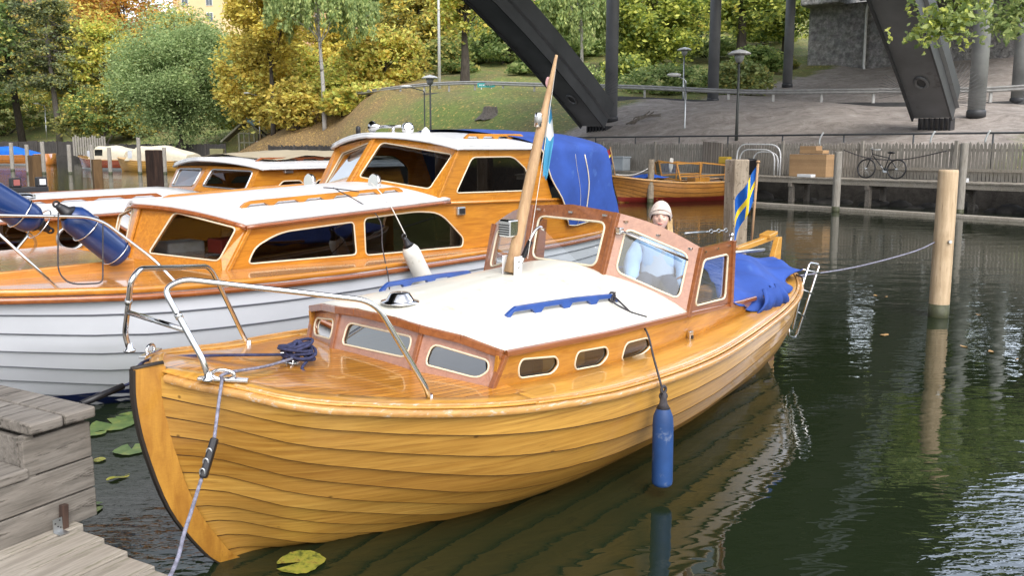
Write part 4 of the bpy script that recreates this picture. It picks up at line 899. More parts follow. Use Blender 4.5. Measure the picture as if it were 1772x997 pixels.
# undergrowth that closes the slopes
for i, (px, d, yt, w_, yb, mm, mx_, lb) in enumerate([(20, 125, 165, 170, 235, 'olive', 'green', 'low shrub at the foot of the dark larch'), (235, 112, 140, 120, 240, 'olive', 'gold', 'brown and green shrub left of the willow'), (70, 140, 110, 200, 205, 'green', 'gold', 'wide shrub behind the larches'),
    (420, 100, 130, 110, 235, 'lime', 'yellow', 'yellow shrub just right of the willow'), (490, 84, 165, 90, 225, 'gold', 'yellow', 'golden shrub at the foot of the golden tree'), (700, 92, 110, 110, 160, 'yellow', 'lime', 'yellow shrub behind the road left of the flagpole'),
    (790, 84, 105, 90, 158, 'green', 'olive', 'dark shrub behind the road right of the flagpole'), (930, 82, 100, 110, 162, 'green', 'palegreen', 'green shrub behind the road left of the arch'), (1080, 76, 95, 100, 172, 'green', 'lime', 'green shrub right of the first column'),
    (1215, 92, 60, 120, 130, 'palegreen', 'green', 'pale shrub up the hill between two columns'), (1340, 84, 95, 70, 165, 'olive', 'green', 'shrub at the corner of the abutment'), (1110, 96, 50, 140, 130, 'lime', 'green', 'yellow green thicket up the hill'), (1310, 100, 20, 130, 110, 'lime', 'green', 'thicket beside the abutment'),
    (620, 95, 90, 120, 165, 'lime', 'yellow', 'yellow green thicket behind the birch'), (850, 100, 60, 130, 140, 'palegreen', 'olive', 'pale thicket behind the sign'), (560, 100, 110, 100, 185, 'gold', 'olive', 'golden thicket low behind the birch'), (515, 79, 135, 95, 222, 'yellow', 'gold', 'yellow spreading shrub on the slope left of the birch'), (600, 77, 150, 90, 205, 'gold', 'lime', 'golden shrub low on the slope right of the birch')]):
    T('shrub', lb, px, d, yt, w_, L_[mm], 'bush', n=4200, size=.32, ybot=yb, cat='bush', mix=(L_[mx_], .4), group='shrubs on the bank')
# stones along the water line
st0 = None
for i in range(26):
    q = bpt(1060+i*31+random.uniform(-10, 10), random.uniform(.3, 1.6), 0); r = random.uniform(.18, .42); mb = MB(); rows = []
    for a in range(7):
        th = PI*a/6; rows.append([Vector((r*1.3*math.sin(th)*math.cos(b3)*(1+.14*math.sin(3*b3+i)), r*math.sin(th)*math.sin(b3)*(1+.12*math.cos(2*b3+i)), r*.7*math.cos(th)*(1+.1*math.sin(4*b3+a)))) for b3 in [2*PI*k/12 for k in range(12)]])
    mb.grid(rows, closed=True); o = mb.build('shore_stone', M_['stone'] if 'stone' in M_ else M_.setdefault('stone', paint('shore_stone', (.04, .037, .033), .85, var=.3, scale=3, bmp=.5))); o.location = (q.x, q.y, random.uniform(-.15, .02)); tag(o, 'dark rounded stone on the shore under the boardwalk', 'stone', 'stones under the boardwalk')
# ------------------------------------------------------------------ clinker hulls
def interp(x, xs, ys): return float(np.interp(x, xs, ys))
class Hull:
    """sheer: (u, half beam, z); bow/stern: (z, u) profile lines"""
    def __init__(s, sheer, bow, stern, n=12, r0=.58, gb=1.2, gs=.3, kmin=-.35, nx=46, lap=.014, sub=3, kb=-.06, dark=.04):
        s.__dict__.update(locals()); s.sh = np.array([tuple(p) for p in smooth_pts(sheer, 5)], float); s.bo = np.array(sorted(bow)); s.st = np.array(sorted(stern))
        s.rk = np.array([(kmin-.001, .02), (kmin*.55, r0*.62), (0, r0), (.2, lerp(r0, 1, .45)), (.4, lerp(r0, 1, .73)), (.6, lerp(r0, 1, .88)), (.8, lerp(r0, 1, .965)), (1.0, 1)])
        s.B = s.sh[:, 1].max()
    def U0(s, z): return interp(z, s.bo[:, 0], s.bo[:, 1])
    def U1(s, z): return interp(z, s.st[:, 0], s.st[:, 1])
    def su(s, u): return interp(u, s.sh[:, 0], s.sh[:, 1]), interp(u, s.sh[:, 0], s.sh[:, 2])
    def prep(s, xi):
        u0, u1 = s.sh[0, 0], s.sh[-1, 0]; u = lerp(u0, u1, xi); b_, zs = s.su(u); F = max(b_, .001)/s.B
        g = s.gb*(1-sm(xi/.4))+s.gs*sm((xi-.6)/.4); kmn = lerp(s.kb, s.kmin, sm(xi/.3)); kk = np.linspace(1, kmn, 60)
        rr = np.interp(kk, s.rk[:, 0], s.rk[:, 1]); y = s.B*rr*F**(1+(1-np.clip(kk, 0, 1))*g); z = np.where(kk > 0, kk*zs, kk*.75)
        if kmn > s.kmin+.01: e = np.clip((kmn+.12-kk)/.12, 0, 1); y = y*(1-e*.9)
        y = y+0; zmin = z; L = np.r_[0, np.cumsum(np.hypot(np.diff(y), np.diff(z)))]; return y, z, L/L[-1]
    def pt(s, xi, t, pr, off, side):
        y0, z0, L = pr; z = float(np.interp(t, L, z0)); y = float(np.interp(t, L, y0)); t2 = min(t+.02, 1); dy = float(np.interp(t2, L, y0))-y; dz = float(np.interp(t2, L, z0))-z
        l = math.hypot(dy, dz)+1e-9; ny_, nz_ = -dz/l, dy/l
        u = lerp(s.U0(z), s.U1(z), xi); return Vector((u, side*(y+ny_*off+.012), z+nz_*off))
    def mesh(s, mb, sides=(1, -1)):
        xs_ = [(i/s.nx) for i in range(s.nx+1)]; xs_ = [x**1.25*.5+.5*x if x < .5 else x for x in xs_]; xs_ = [x if x < .5 else x for x in xs_]
        prs = [s.prep(x) for x in xs_]
        for side in sides:
            for j in range(s.n):
                rows = []
                for x, pr in zip(xs_, prs):
                    e = min(1, min(x, 1-x)*14+.25)
                    row = [s.pt(x, (j+q/s.sub)/s.n, pr, s.lap*q/s.sub*e, side) for q in range(s.sub+1)]; row.append(s.pt(x, (j+1)/s.n+.0005, pr, -.0015, side)); rows.append(row)
                mb.grid([[r[q] for q in range(s.sub+1)] for r in rows], 0, True)
                if j > 0: mb.grid([[s.pt(x, j/s.n-.001, pr, .0012, side), s.pt(x, (j+s.dark)/s.n, pr, .0016+s.lap*s.dark, side)] for x, pr in zip(xs_, prs)], 1, False)  # seam bands paint in the shadow and dirt along each plank lap
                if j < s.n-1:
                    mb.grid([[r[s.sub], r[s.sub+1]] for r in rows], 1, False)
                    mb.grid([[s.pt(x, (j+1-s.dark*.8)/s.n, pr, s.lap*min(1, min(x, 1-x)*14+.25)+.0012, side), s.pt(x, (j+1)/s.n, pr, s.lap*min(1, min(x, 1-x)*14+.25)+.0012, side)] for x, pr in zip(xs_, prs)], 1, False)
    def sheer_line(s, side=1, n=60, dy=0, dz=0, u0=None, u1=None):
        a = s.sh[0, 0] if u0 is None else u0; b_ = s.sh[-1, 0] if u1 is None else u1; out = []
        for i in range(n+1): u = lerp(a, b_, i/n); y, z = s.su(u); out.append(Vector((u, side*max(y+dy, 0), z+dz)))
        return out
def deck_strip(mb, H, u0, u1, outer, inner, n=30, dz=0, crown=0, mi=0, m=4, crownw=None):
    """strip between half-breadth functions inner(u)..outer(u), both sides when inner>0"""
    for side in ((1, -1) if inner is not None else (1,)):
        rows = []
        for i in range(n+1):
            u = lerp(u0, u1, i/n); b_, z = H.su(u); yo = outer(u, b_); yi = inner(u, b_) if inner is not None else -yo
            row = []
            for k in range(m+1):
                y = lerp(yi, yo, k/m); row.append(Vector((u, side*y, z+dz+crown*min(1, b_/.45)*(1-(y/max(b_, .05))**2))))
            rows.append(row)
        mb.grid(rows, mi, True)
def band(mb, line, w_, h_, mi=0, closed=False):
    """flat moulding following a line: width across (y), height z"""
    k = len(line); rows = []
    for i, p in enumerate(line):
        d = line[min(i+1, k-1)]-line[max(i-1, 0)]; n_ = Vector((-d.y, d.x, 0)).normalized(); u_ = Vector((0, 0, 1))
        r = []
        for a in range(8):
            q = 2*PI*(a+.5)/8; c_, s_ = math.cos(q), math.sin(q); cc = math.copysign(abs(c_)**.55, c_); ss = math.copysign(abs(s_)**.55, s_); r.append(p+n_*cc*w_/2+u_*ss*h_/2)
        rows.append(r)
    mb.grid(rows, mi, True, True); mb.add(rows[0], [tuple(range(8))]); mb.add(rows[-1], [tuple(range(8))[::-1]])
class Frame:
    """local frame of a boat; px() turns photo pixels into local points on a local plane"""
    def __init__(s, foot, heading, heel=0):
        th = R(heading); he = R(heel); u = Vector((math.cos(th), math.sin(th), 0)); v = Vector((u.y, -u.x, 0)); z = Vector((0, 0, 1))
        v2 = v*math.cos(he)+z*math.sin(he); w = z*math.cos(he)-v*math.sin(he)
        # left-handed (u, v, w) is avoided: local Y points to starboard-of-view negative
        s.u, s.v, s.w, s.o = u, v2, w, Vector(foot)
        s.M = Matrix(((u.x, -v2.x, w.x, foot[0]), (u.y, -v2.y, w.y, foot[1]), (u.z, -v2.z, w.z, foot[2]), (0, 0, 0, 1))); s.I = s.M.inverted()
    def px(s, q, P, n):
        """P, n local"""
        Pw = s.M@Vector(P); nw = (s.M.to_3x3()@Vector(n)); return s.I@onplane(q[0], q[1], Pw, nw)
    def V(s, q, v): return s.px(q, (0, -v, 0), (0, 1, 0))
    def Z(s, q, z): return s.px(q, (0, 0, z), (0, 0, 1))
    def U(s, q, u): return s.px(q, (u, 0, 0), (1, 0, 0))
    def w2(s, p): return s.M@Vector(p)
    def onq(s, q, quad):
        n = (Vector(quad[1])-Vector(quad[0])).cross(Vector(quad[3])-Vector(quad[0])); return s.px(q, quad[0], n)
def window(th_, outline, nrm, frame_mat, glass, r=.008, back=.012, name='window', rebate=True):
    mb = MB(); mb.tube(outline, r, 6, closed=True); f_ = mb.build(name, frame_mat, th_)
    mb = MB(); ngon(mb, [p-nrm*back for p in outline]); mb.build('pane', glass, f_); return f_
def qn(quad):
    a, b_, c_, d = [Vector(p) for p in quad]; return ((b_-a).cross(c_-a)+(c_-a).cross(d-a)).normalized()

# ------------------------------------------------------------------ the yellow varnished motorboat (local: X aft, Y away from the viewer, Z up)
F1 = Frame((-1.497, 4.145, 0), 49.77, -1.49)
boat = thing('wooden_motorboat', 'varnished yellow clinker motorboat with cream cabin roof and blue handrails in front', 'motorboat', mat=F1.M)
sheer1 = [(-.268, .03, 1.04), (-.2, .2, 1.02), (-.1, .39, 1.0), (.01, .56, .965), (.15, .67, .93), (.29, .745, .905), (.6, .875, .849), (1.06, 1.05, .795), (1.65, 1.16, .746), (2.1, 1.185, .721), (2.68, 1.18, .701), (3.2, 1.14, .693), (3.8, 1.055, .693), (4.3, .98, .705), (4.8, .9, .722), (5.3, .79, .748), (5.7, .66, .775), (6.1, .46, .812), (6.35, .28, .838), (6.58, .05, .862)]
H1 = Hull(sheer1, [(-.4, .75), (-.15, .36), (0, .085), (.13, -.02), (.37, -.155), (.69, -.247), (.92, -.277), (1.1, -.27)], [(-.4, 6.0), (0, 6.35), (.4, 6.5), (.9, 6.6)], n=11, r0=.57, gb=1.15, gs=.15, nx=64)
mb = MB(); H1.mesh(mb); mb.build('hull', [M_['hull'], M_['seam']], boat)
# stem: a flat plank standing proud of the planking
prof_o = [(1.087, -.386), (.923, -.387), (.691, -.348), (.373, -.249), (.129, -.108), (0, 0), (-.15, .2), (-.3, .5)]
prof_i = [(1.087, -.25), (.923, -.257), (.691, -.225), (.373, -.135), (.129, .0), (0, .105), (-.15, .38), (-.3, .7)]
mb = MB(); prof_o = [(p.x, p.y) for p in smooth_pts([(z, a, 0) for z, a in prof_o], 4)]; prof_i = [(p.x, p.y) for p in smooth_pts([(z, a, 0) for z, a in prof_i], 4)]
for i in range(28):
    (z0, a0), (z1, a1) = prof_o[i], prof_o[i+1]; (y0, b0), (y1, b1) = prof_i[i], prof_i[i+1]
    for s_ in (1, -1): mb.add([(a0, s_*.015, z0), (b0, s_*.045, y0), (b1, s_*.045, y1), (a1, s_*.015, z1)], [(0, 1, 2, 3)])
    mb.add([(a0, .015, z0), (a0, -.015, z0), (a1, -.015, z1), (a1, .015, z1)], [(0, 1, 2, 3)])
mb.add([(-.386, .015, 1.087), (-.386, -.015, 1.087), (-.225, -.045, 1.087), (-.225, .045, 1.087)], [(0, 1, 2, 3)])
mb.build('stem', M_['stemwood'], boat, weld=True)
mb = MB(); mb.grid([[(a+.006, .019, z), (a-.006, .017, z), (a-.006, -.017, z), (a+.006, -.019, z)] for z, a in prof_o], 0, False); mb.build('stem_band', M_['tarline'], boat); mb = MB(); mb.tube([(-.39, 0, 1.09), (-.24, 0, 1.09)], .012, 8); mb.build('stem_cap', M_['tarline'], boat)
# rudder and sternpost
mb = MB(); mb.add([(x, y, z) for y in (-.03, .03) for x, z in ((6.58, .95), (6.66, 1.12), (6.74, 1.12), (6.72, .3), (6.55, -.4), (6.2, -.4), (6.4, .3))], [(0, 1, 2, 3, 4, 5, 6), (13, 12, 11, 10, 9, 8, 7)]+[(i, i+7, (i+1) % 7+7, (i+1) % 7) for i in range(7)]); mb.build('rudder', M_['deckedge'], boat, bevel=.006)
# decks
nrm_in = lambda k: (lambda u, b_: max(b_-k, .004))
mb = MB(); deck_strip(mb, H1, -.262, 1.3, nrm_in(.13), None, dz=.016, crown=.06, m=14); mb.build('foredeck', M_['foredeck'], boat)
mb = MB(); deck_strip(mb, H1, -.266, 1.22, nrm_in(-.004), nrm_in(.135), dz=.02, crown=.06, m=3, n=40); mb.build('covering_board', M_['deckedge'], boat, solid=.012)
cbase = lambda u: interp(u, [0, 1.2, 2.2, 3.3, 4.6, 5.2, 6.1], [.8, .8, .835, .80, .70, .62, .42])
mb = MB(); deck_strip(mb, H1, 1.2, 6.0, nrm_in(-.004), lambda u, b_: min(cbase(u)-.02, b_-.02), dz=.018, crown=.03, m=3, n=50); mb.build('side_deck', M_['deckedge'], boat, solid=.012)
mb = MB(); deck_strip(mb, H1, 5.95, 6.57, nrm_in(-.004), None, dz=.02, crown=.03, m=8); mb.build('aft_deck', M_['deckedge'], boat)
for s_ in (1, -1):
    mb = MB(); band(mb, H1.sheer_line(s_, 160, dy=.024, dz=-.004, u0=-.262), .042, .038); mb.build('rub_rail', M_['rail'], boat)
    mb = MB(); band(mb, [p for p in H1.sheer_line(s_, 60, dy=-.012, dz=.03, u0=-.1, u1=6.4)], .018, .018); mb.build('toe_rail', M_['rail'], boat)
# cabin
rv = lambda k: interp(abs(k), [0, 1], [0, .845])
def zr_c(u): return interp(u, [1.0, 1.26, 2.27, 2.85, 4], [1.105, 1.15, 1.205, 1.235, 1.25])
def zr_s(u): return interp(u, [1.25, 2.1, 3.23, 4.3, 4.6], [1.012, .972, .925, .86, .85])
def vroof(u): return interp(u, [1.0, 1.25, 2.2, 3.2, 4.6], [.80, .83, .86, .83, .74])
def zroof(u, v): k = min(abs(v)/vroof(u), 1); return lerp(zr_s(u), zr_c(u), 1-k**2.1)
def uf(v): return interp(abs(v), [0, .36, .84], [1.075, 1.09, 1.25])
def ua(v): return interp(abs(v), [0, .36, .84], [2.86, 2.86, 3.25])
mb = MB(); rows = []; NV = 25
for j in range(NV): 
    k = -1+2*j/(NV-1); rows.append([])
    for i in range(25):
        v = k*.84; u = lerp(uf(v)-.02, ua(v)+.03, i/24); v2 = k*vroof(u); rows[-1].append(Vector((u, -v2, zroof(u, v2)+.012)))
mb.grid(rows); mb.build('cabin_roof', M_['cream'], boat, solid=.016)
mb = MB(); edge = [Vector((uf(v)-.022, -v*1.0, zroof(uf(v), v)-.004)) for v in (-.835, -.6, -.36, -.18, 0, .18, .36, .6, .835)]
for s_ in (1, -1):
    el = [Vector((u, -s_*(vroof(u)+.004), zr_s(u)-.004)) for u in [1.25+i*.1 for i in range(34)]]
    band(mb, el, .03, .04)
for a in range(len(edge)-1): mb.beam(edge[a], edge[a+1], .03, .045)
mb.build('roof_moulding', M_['mahog'], boat, bevel=.004)
# cabin sides with three windows each
def cquad(s_, u0, u1):
    return [Vector((u0, -s_*cbase(u0), H1.su(u0)[1]+.01)), Vector((u1, -s_*cbase(u1), H1.su(u1)[1]+.01)), Vector((u1, -s_*vroof(u1), zr_s(u1)-.01)), Vector((u0, -s_*vroof(u0), zr_s(u0)-.01))]
wins = [[(897, 636), (903, 622), (963, 617), (967, 632), (955, 647), (898, 655)], [(994, 632), (999, 609), (1050, 600), (1053, 615), (1040, 632), (997, 640)], [(1076, 620), (1083, 594), (1122, 584), (1127, 600), (1112, 613), (1078, 625)]]
# the side is split in flat bays so it can follow the plan curve
bays = [1.2, 1.85, 2.34, 2.95, 3.6, 4.1, 4.5]
for s_ in (1, -1):
    mb = MB(); todo = []
    for i in range(len(bays)-1):
        q = cquad(s_, bays[i], bays[i+1]); holes = []
        if i < 3:
            pc = cquad(1, bays[i], bays[i+1]); pts = [F1.onq(w_, pc) for w_ in wins[i]]
            if s_ < 0: pts = [Vector((p.x, -p.y, p.z)) for p in pts]
            hl = fillet(pts, .045, 4, True); holes = [hl]
        if s_ < 0: pass
        nn = qn(q)
        out_ = Vector((0, -s_, 0)); flip = nn.dot(out_) < 0
        q2 = q[::-1] if flip else q; n2 = panel(mb, q2, holes, .022); 
        if holes: todo.append((holes[0], n2))
    mb.build('cabin_side', M_['cabin'], boat)
    for hl, n2 in todo: window(boat, hl, n2, M_['trimwhite'], M_['darkglass'], .0062)
# front: three facets
O_b, I_b = [(1.17, .79, .80), (1.01, .35, .862)], None
Fb = {'o': (1.17, .79, .79), 'i': (1.01, .35, .848)}; Ft = {'o': (1.25, .832, 1.0), 'i': (1.09, .36, 1.095)}
def pt_(d, k, s_): u, v, z = d[k]; return Vector((u, -s_*v, z))
fac = [('near', [pt_(Fb, 'i', 1), pt_(Fb, 'o', 1), pt_(Ft, 'o', 1), pt_(Ft, 'i', 1)], [(738, 622), (748, 595), (845, 624), (846, 642), (826, 655), (738, 632)]),
       ('mid', [pt_(Fb, 'i', -1), pt_(Fb, 'i', 1), pt_(Ft, 'i', 1), pt_(Ft, 'i', -1)], [(593, 590), (602, 558), (712, 583), (710, 600), (700, 619), (594, 596)])]
near_w = [F1.onq(w_, fac[0][1]) for w_ in fac[0][2]]
def front_panel(q, pts, m, nm='front_panel'):
    mb = MB(); nn = qn(q); q2 = q if nn.x < 0 else q[::-1]; hl = fillet(pts, .05, 4, True); n2 = panel(mb, q2, [hl], .022); mb.build(nm, m, boat, bevel=0); window(boat, hl, n2, M_['trimwhite'], M_['frontglass'], .0062)
front_panel(fac[0][1], near_w, M_['mahogpale'])
front_panel(fac[1][1], [F1.onq(w_, fac[1][1]) for w_ in fac[1][2]], M_['mahogpale'])
fq = [Vector((p.x, -p.y, p.z)) for p in fac[0][1]]; front_panel(fq, [Vector((p.x, -p.y, p.z)) for p in near_w], M_['mahog'])
for s_ in (1, -1):
    mb = MB(); mb.beam(pt_(Fb, 'i', s_)+Vector((-.002, 0, 0)), pt_(Ft, 'i', s_)+Vector((-.002, 0, 0)), .03, .02, up=(1, 0, 0)); mb.build('corner_post', M_['mahog'], boat, bevel=.004)
    mb = MB(); mb.beam(pt_(Fb, 'o', s_), pt_(Ft, 'o', s_), .035, .03, up=(1, 0, 0)); mb.build('corner_post', M_['mahog'], boat, bevel=.004)
# inside: sole, bulkhead, bunks, so the panes look into a real cabin
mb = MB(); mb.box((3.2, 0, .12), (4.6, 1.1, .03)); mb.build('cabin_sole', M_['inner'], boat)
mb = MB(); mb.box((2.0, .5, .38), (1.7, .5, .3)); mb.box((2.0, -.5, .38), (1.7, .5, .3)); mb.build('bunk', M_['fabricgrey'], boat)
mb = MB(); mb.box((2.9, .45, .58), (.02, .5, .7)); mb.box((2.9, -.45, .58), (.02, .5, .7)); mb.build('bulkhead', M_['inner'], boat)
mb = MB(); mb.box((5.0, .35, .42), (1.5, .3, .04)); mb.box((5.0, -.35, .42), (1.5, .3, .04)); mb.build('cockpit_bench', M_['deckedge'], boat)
# window stays seen through the front panes
mb = MB(); mb.tube([(1.16, .28, .93), (1.22, -.1, 1.05), (1.2, -.25, .95)], .008, 6); mb.tube([(1.3, -.42, .95), (1.3, -.66, .98), (1.26, -.67, .88)], .009, 6); mb.build('window_stay', M_['dullsteel'], boat)
# windscreen: three front panes and two side wings
_a, _b = F1.V((1264, 528), .80), F1.V((1269, 416), .81)
Wb = {'o': (3.24, .835, .93), 'i': (2.84, .36, 1.195), 'a': (_a.x, .80, .90)}; Wt = {'o': (3.4, .835, 1.385), 'i': (2.97, .385, 1.632), 'a': (_b.x, .81, _b.z)}
Wb2 = {'o': (3.02, .93, 1.0), 'i': Wb['i'], 'a': (3.72, .90, .98)}; Wt2 = {'o': (3.14, .92, 1.43), 'i': Wt['i'], 'a': (3.78, .90, 1.43)}
def pw(top, k, s_): return pt_((Wt if top else Wb) if s_ > 0 else (Wt2 if top else Wb2), k, s_)
def wpan(q, pts, m, nm='windscreen_frame', g=None):
    mb = MB(); n2 = panel(mb, q, [pts], .028); mb.build(nm, m, boat, bevel=.003); f_ = window(boat, pts, n2, M_['trimwhite'], g or M_['glass'], .0085, .014, name='windscreen'); return n2
qm = [pt_(Wb, 'i', -1), pt_(Wb, 'i', 1), pt_(Wt, 'i', 1), pt_(Wt, 'i', -1)]
qm[2:2] = [] ; top_mid = Vector((2.96, 0, 1.665)); qm2 = [qm[0], qm[1], qm[2], top_mid, qm[3]]
def inset(q, l, r, b_, tt, rad): 
    a, b2, c_, d = q; f_ = lambda x, y: (a.lerp(b2, x)).lerp(d.lerp(c_, x), y); return fillet([f_(l, b_), f_(1-r, b_), f_(1-r, 1-tt), f_(l, 1-tt)], rad, 5, True)
wpan(qm2, inset(qm, .1, .1, .12, .17, .06), M_['mahog'])
def arc_top(q, h_=.03): a, b2, c_, d = q; n_ = [c_.lerp(d, k/6)+Vector((0, 0, h_*math.sin(PI*k/6))) for k in range(1, 6)]; return [a, b2, c_]+n_+[d]
qo = [pt_(Wb, 'i', 1), pt_(Wb, 'o', 1), pt_(Wt, 'o', 1), pt_(Wt, 'i', 1)]
for s_ in (1, -1):
    q = [pw(0, 'i', s_), pw(0, 'o', s_), pw(1, 'o', s_), pw(1, 'i', s_)]; ins = inset(q, .13, .13, .14, .17, .06)
    q = arc_top(q, .03); q = q if s_ > 0 else q[::-1]; wpan(q, ins, M_['mahogpale'])
    q = [pw(0, 'o', s_), pw(0, 'a', s_), pw(1, 'a', s_), pw(1, 'o', s_)]; ins = inset(q, .13, .15, .09, .2, .045); wpan(q if s_ > 0 else q[::-1], ins, M_['mahog'])
for s_ in (1, -1):
    for k in ('i', 'o', 'a'): mb = MB(); a, b2 = pw(0, k, s_), pw(1, k, s_); mb.beam(a+Vector((0, 0, -.03 if s_ > 0 else -.12)), b2, .04, .035, up=(0, 1, 0)); mb.build('windscreen_post', M_['mahog'], boat, bevel=.004)
for s_ in (1,):
    for A, B_ in ((Wt['i'], Wt['o']), (Wt['o'], Wt['a'])):
        for k in (.12, .5, .88): p = pt_({'x': tuple(lerp(a, b2, k) for a, b2 in zip(A, B_))}, 'x', s_); mb = MB(); mb.box(p+Vector((-.02, 0, -.03)), (.02, .03, .012)); mb.build('canvas_stud', M_['chrome'], boat)
for k in (-.3, 0, .3): mb = MB(); mb.box((2.94, k, 1.61), (.02, .035, .014)); mb.build('canvas_stud', M_['chrome'], boat)
# wiper and its motor on the near pane
wa, wb = F1.onq((1072, 400), qo), F1.onq((1186, 448), qo); off_ = Vector((-.03, -.02, .01)); mb = MB(); mb.tube([wa+off_, wb+off_], .009, 6); mb.build('wiper_arm', M_['chrome'], boat)
mb = MB(); mb.tube([wa.lerp(wb, .38)+off_*.6, wb+off_*.6+Vector((0, -.02, -.01))], .008, 5); mb.build('wiper_blade', M_['black'], boat)
mb = MB(); mb.box(wa+off_*.6, (.05, .05, .05)); mb.build('wiper_hub', M_['chrome'], boat, bevel=.01)
# white roof trim under the windscreen and roof handrails
def handrail(th_, a, b_, fz, m, n=4, h=.055, w_=.03, name='handrail'):
    mb = MB(); a, b_ = Vector(a), Vector(b_); L = (b_-a).length; d = (b_-a)/L; K = 40; up = Vector((0, 0, 1)); sd_ = up.cross(d).normalized()*w_/2
    top, bot = [], []
    for i in range(K+1):
        k = i/K; p = a+d*L*k; zr = fz(p); ed = min(k, 1-k)*L; ht = h*min(1, .25+ed/.07*.75); ph = (k*n) % 1.0; edge_ = min(ph, 1-ph)
        z_lo = 0 if (edge_ < .17 or ed < .05) else h*.52
        top.append(Vector((p.x, p.y, zr+ht))); bot.append(Vector((p.x, p.y, zr+min(z_lo, ht*.9)-.004)))
    rows = [[t_+sd_, t_-sd_, b2-sd_, b2+sd_] for t_, b2 in zip(top, bot)]; mb.grid(rows, smooth=False, closed=True); mb.add(rows[0], [(0, 1, 2, 3)]); mb.add(rows[-1], [(3, 2, 1, 0)])
    return mb.build(name, m, th_, bevel=.004)
for s_ in (1, -1): handrail(boat, (1.58, -s_*.55, 0), (2.6, -s_*.655, 0), lambda p: zroof(p.x, p.y)+.018, M_['bluepaint'])
# ventilator dome
mb = MB(); zc = zroof(1.27, 0)+.02; mb.lathe([(.115, 0), (.115, .006), (.088, .011), (.084, .016), (.058, .055), (.04, .06), (.001, .061)], 28, o=(1.25, 0, zc)); mb.build('ventilator', M_['chrome'], boat)
# pulpit rails
def rail_near(s_):
    f_ = lambda q, v: F1.V(q, v)
    pts = [f_((360, 655), .36), f_((352, 625), .36), f_((300, 530), .17), f_((283, 500), .15), f_((318, 483), .2), f_((648, 521), .71), f_((672, 540), .745), f_((738, 672), .80), f_((743, 700), .79)]
    pts[0].z = max(pts[0].z, H1.su(pts[0].x)[1]+.02); pts[-1].z = H1.su(pts[-1].x)[1]+.03
    return [Vector((p.x, p.y*s_, p.z)) for p in pts]
RN = rail_near(1)
rp_ = [RN[0], RN[1], RN[2].lerp(RN[1], .3), RN[2], RN[3], RN[4], RN[4].lerp(RN[5], .5), RN[5], RN[6], RN[7], RN[8]]
for s_ in (1, -1):
    P_ = fillet([Vector((p.x, p.y*s_, p.z)) for p in [RN[0], RN[1], RN[3], RN[4], RN[5], RN[7], RN[8]]], [0, .05, .09, .05, .09, .05, 0], 6)
    mb = MB(); mb.tube(P_, .0135, 12); pl = mb.build('pulpit_rail', M_['chrome'], boat)
    for p, d in ((P_[0], (0, 0, 1)), (P_[-1], (0, 0, 1))): mb = MB(); mb.lathe([(.028, -.01), (.028, 0), (.017, .006), (.017, .03)], 14, o=p, axis=d); mb.build('rail_foot', M_['chrome'], pl)
    q = RN[1].lerp(RN[3], .62); q = Vector((q.x, q.y*s_, q.z)); mb = MB(); mb.lathe([(.017, -.012), (.017, .012)], 12, o=q, axis=Vector(((RN[3]-RN[1]).x, (RN[3]-RN[1]).y*s_, (RN[3]-RN[1]).z))); mb.build('rail_joint', M_['chrome'], pl)
a = RN[1].lerp(RN[3], .42); b2 = Vector((a.x, -a.y, a.z)); mb = MB(); mb.tube([a, b2], .0125, 10); mb.build('pulpit_crossbar', M_['chrome'], boat)
# bow chocks, cleat
for s_ in (1, -1):
    p = Vector((-.13, -.33*s_, H1.su(-.1)[1]+.055)); mb = MB(); d = Vector((.55, -.83*s_*.6, -.05)).normalized()
    mb.beam(p-d*.11, p+d*.11, .035, .014); ring = [p+d*.05*math.cos(a)+Vector((0, 0, .022+.022*math.sin(a))) for a in [2*PI*i/14 for i in range(14)]]; mb.tube(ring, .009, 6, closed=True); mb.build('fairlead', M_['chrome'], boat, bevel=.003)
mb = MB(); mb.lathe([(.05, 0), (.03, .02), (.018, .04), (.018, .07), (.035, .09)], 14, o=(.5, .03, H1.su(.5)[1]+.07)); mb.tube([(.42, .03, H1.su(.5)[1]+.14), (.58, .03, H1.su(.5)[1]+.14)], .014, 8); mb.build('mooring_bitt', M_['chrome'], boat)
# little vent box on the cabin side
p = F1.V((1190, 583), .8); mb = MB(); mb.box(p+Vector((0, -.02, 0)), (.05, .03, .1)); vb = mb.build('side_vent', M_['chrome'], boat, bevel=.008); mb = MB(); mb.box(p+Vector((.003, -.037, -.005)), (.022, .006, .04)); mb.build('vent_slot', M_['black'], vb)
# mast in its tabernacle
m0 = Vector((2.26, 0, zroof(2.26, 0)+.02)); m1 = F1.V((963, 95), 0.0); mid_ = m0.lerp(m1, .62)
mb = MB(); d = (m1-m0)
mb.tube([m0+Vector((0, 0, .01)), m0+d*.1, m0+d*.45, m0+d*.7, m0+d*.76, m0+d*.9, m1], [.045, .042, .038, .033, .024, .016, .01], 14); mb.build('mast', M_['pilewood'] if 'pilewood' in M_ else M_['mastwood'] if 'mastwood' in M_ else M_['rail'], boat)
mb = MB()
for y in (-.052, .052): mb.box(m0+Vector((.02, y, .05)), (.085, .006, .15))
mb.box(m0+Vector((.02, 0, -.01)), (.15, .13, .01)); tb = mb.build('tabernacle', M_['white'], boat, bevel=.003)
mb = MB()
for z in (.05, .09):
    for y in (-.058, .058): mb.lathe([(.008, -.003), (.008, .003)], 8, o=m0+Vector((.02, y, z)), axis=(0, 1, 0))
mb.build('bolt', M_['chrome'], tb)
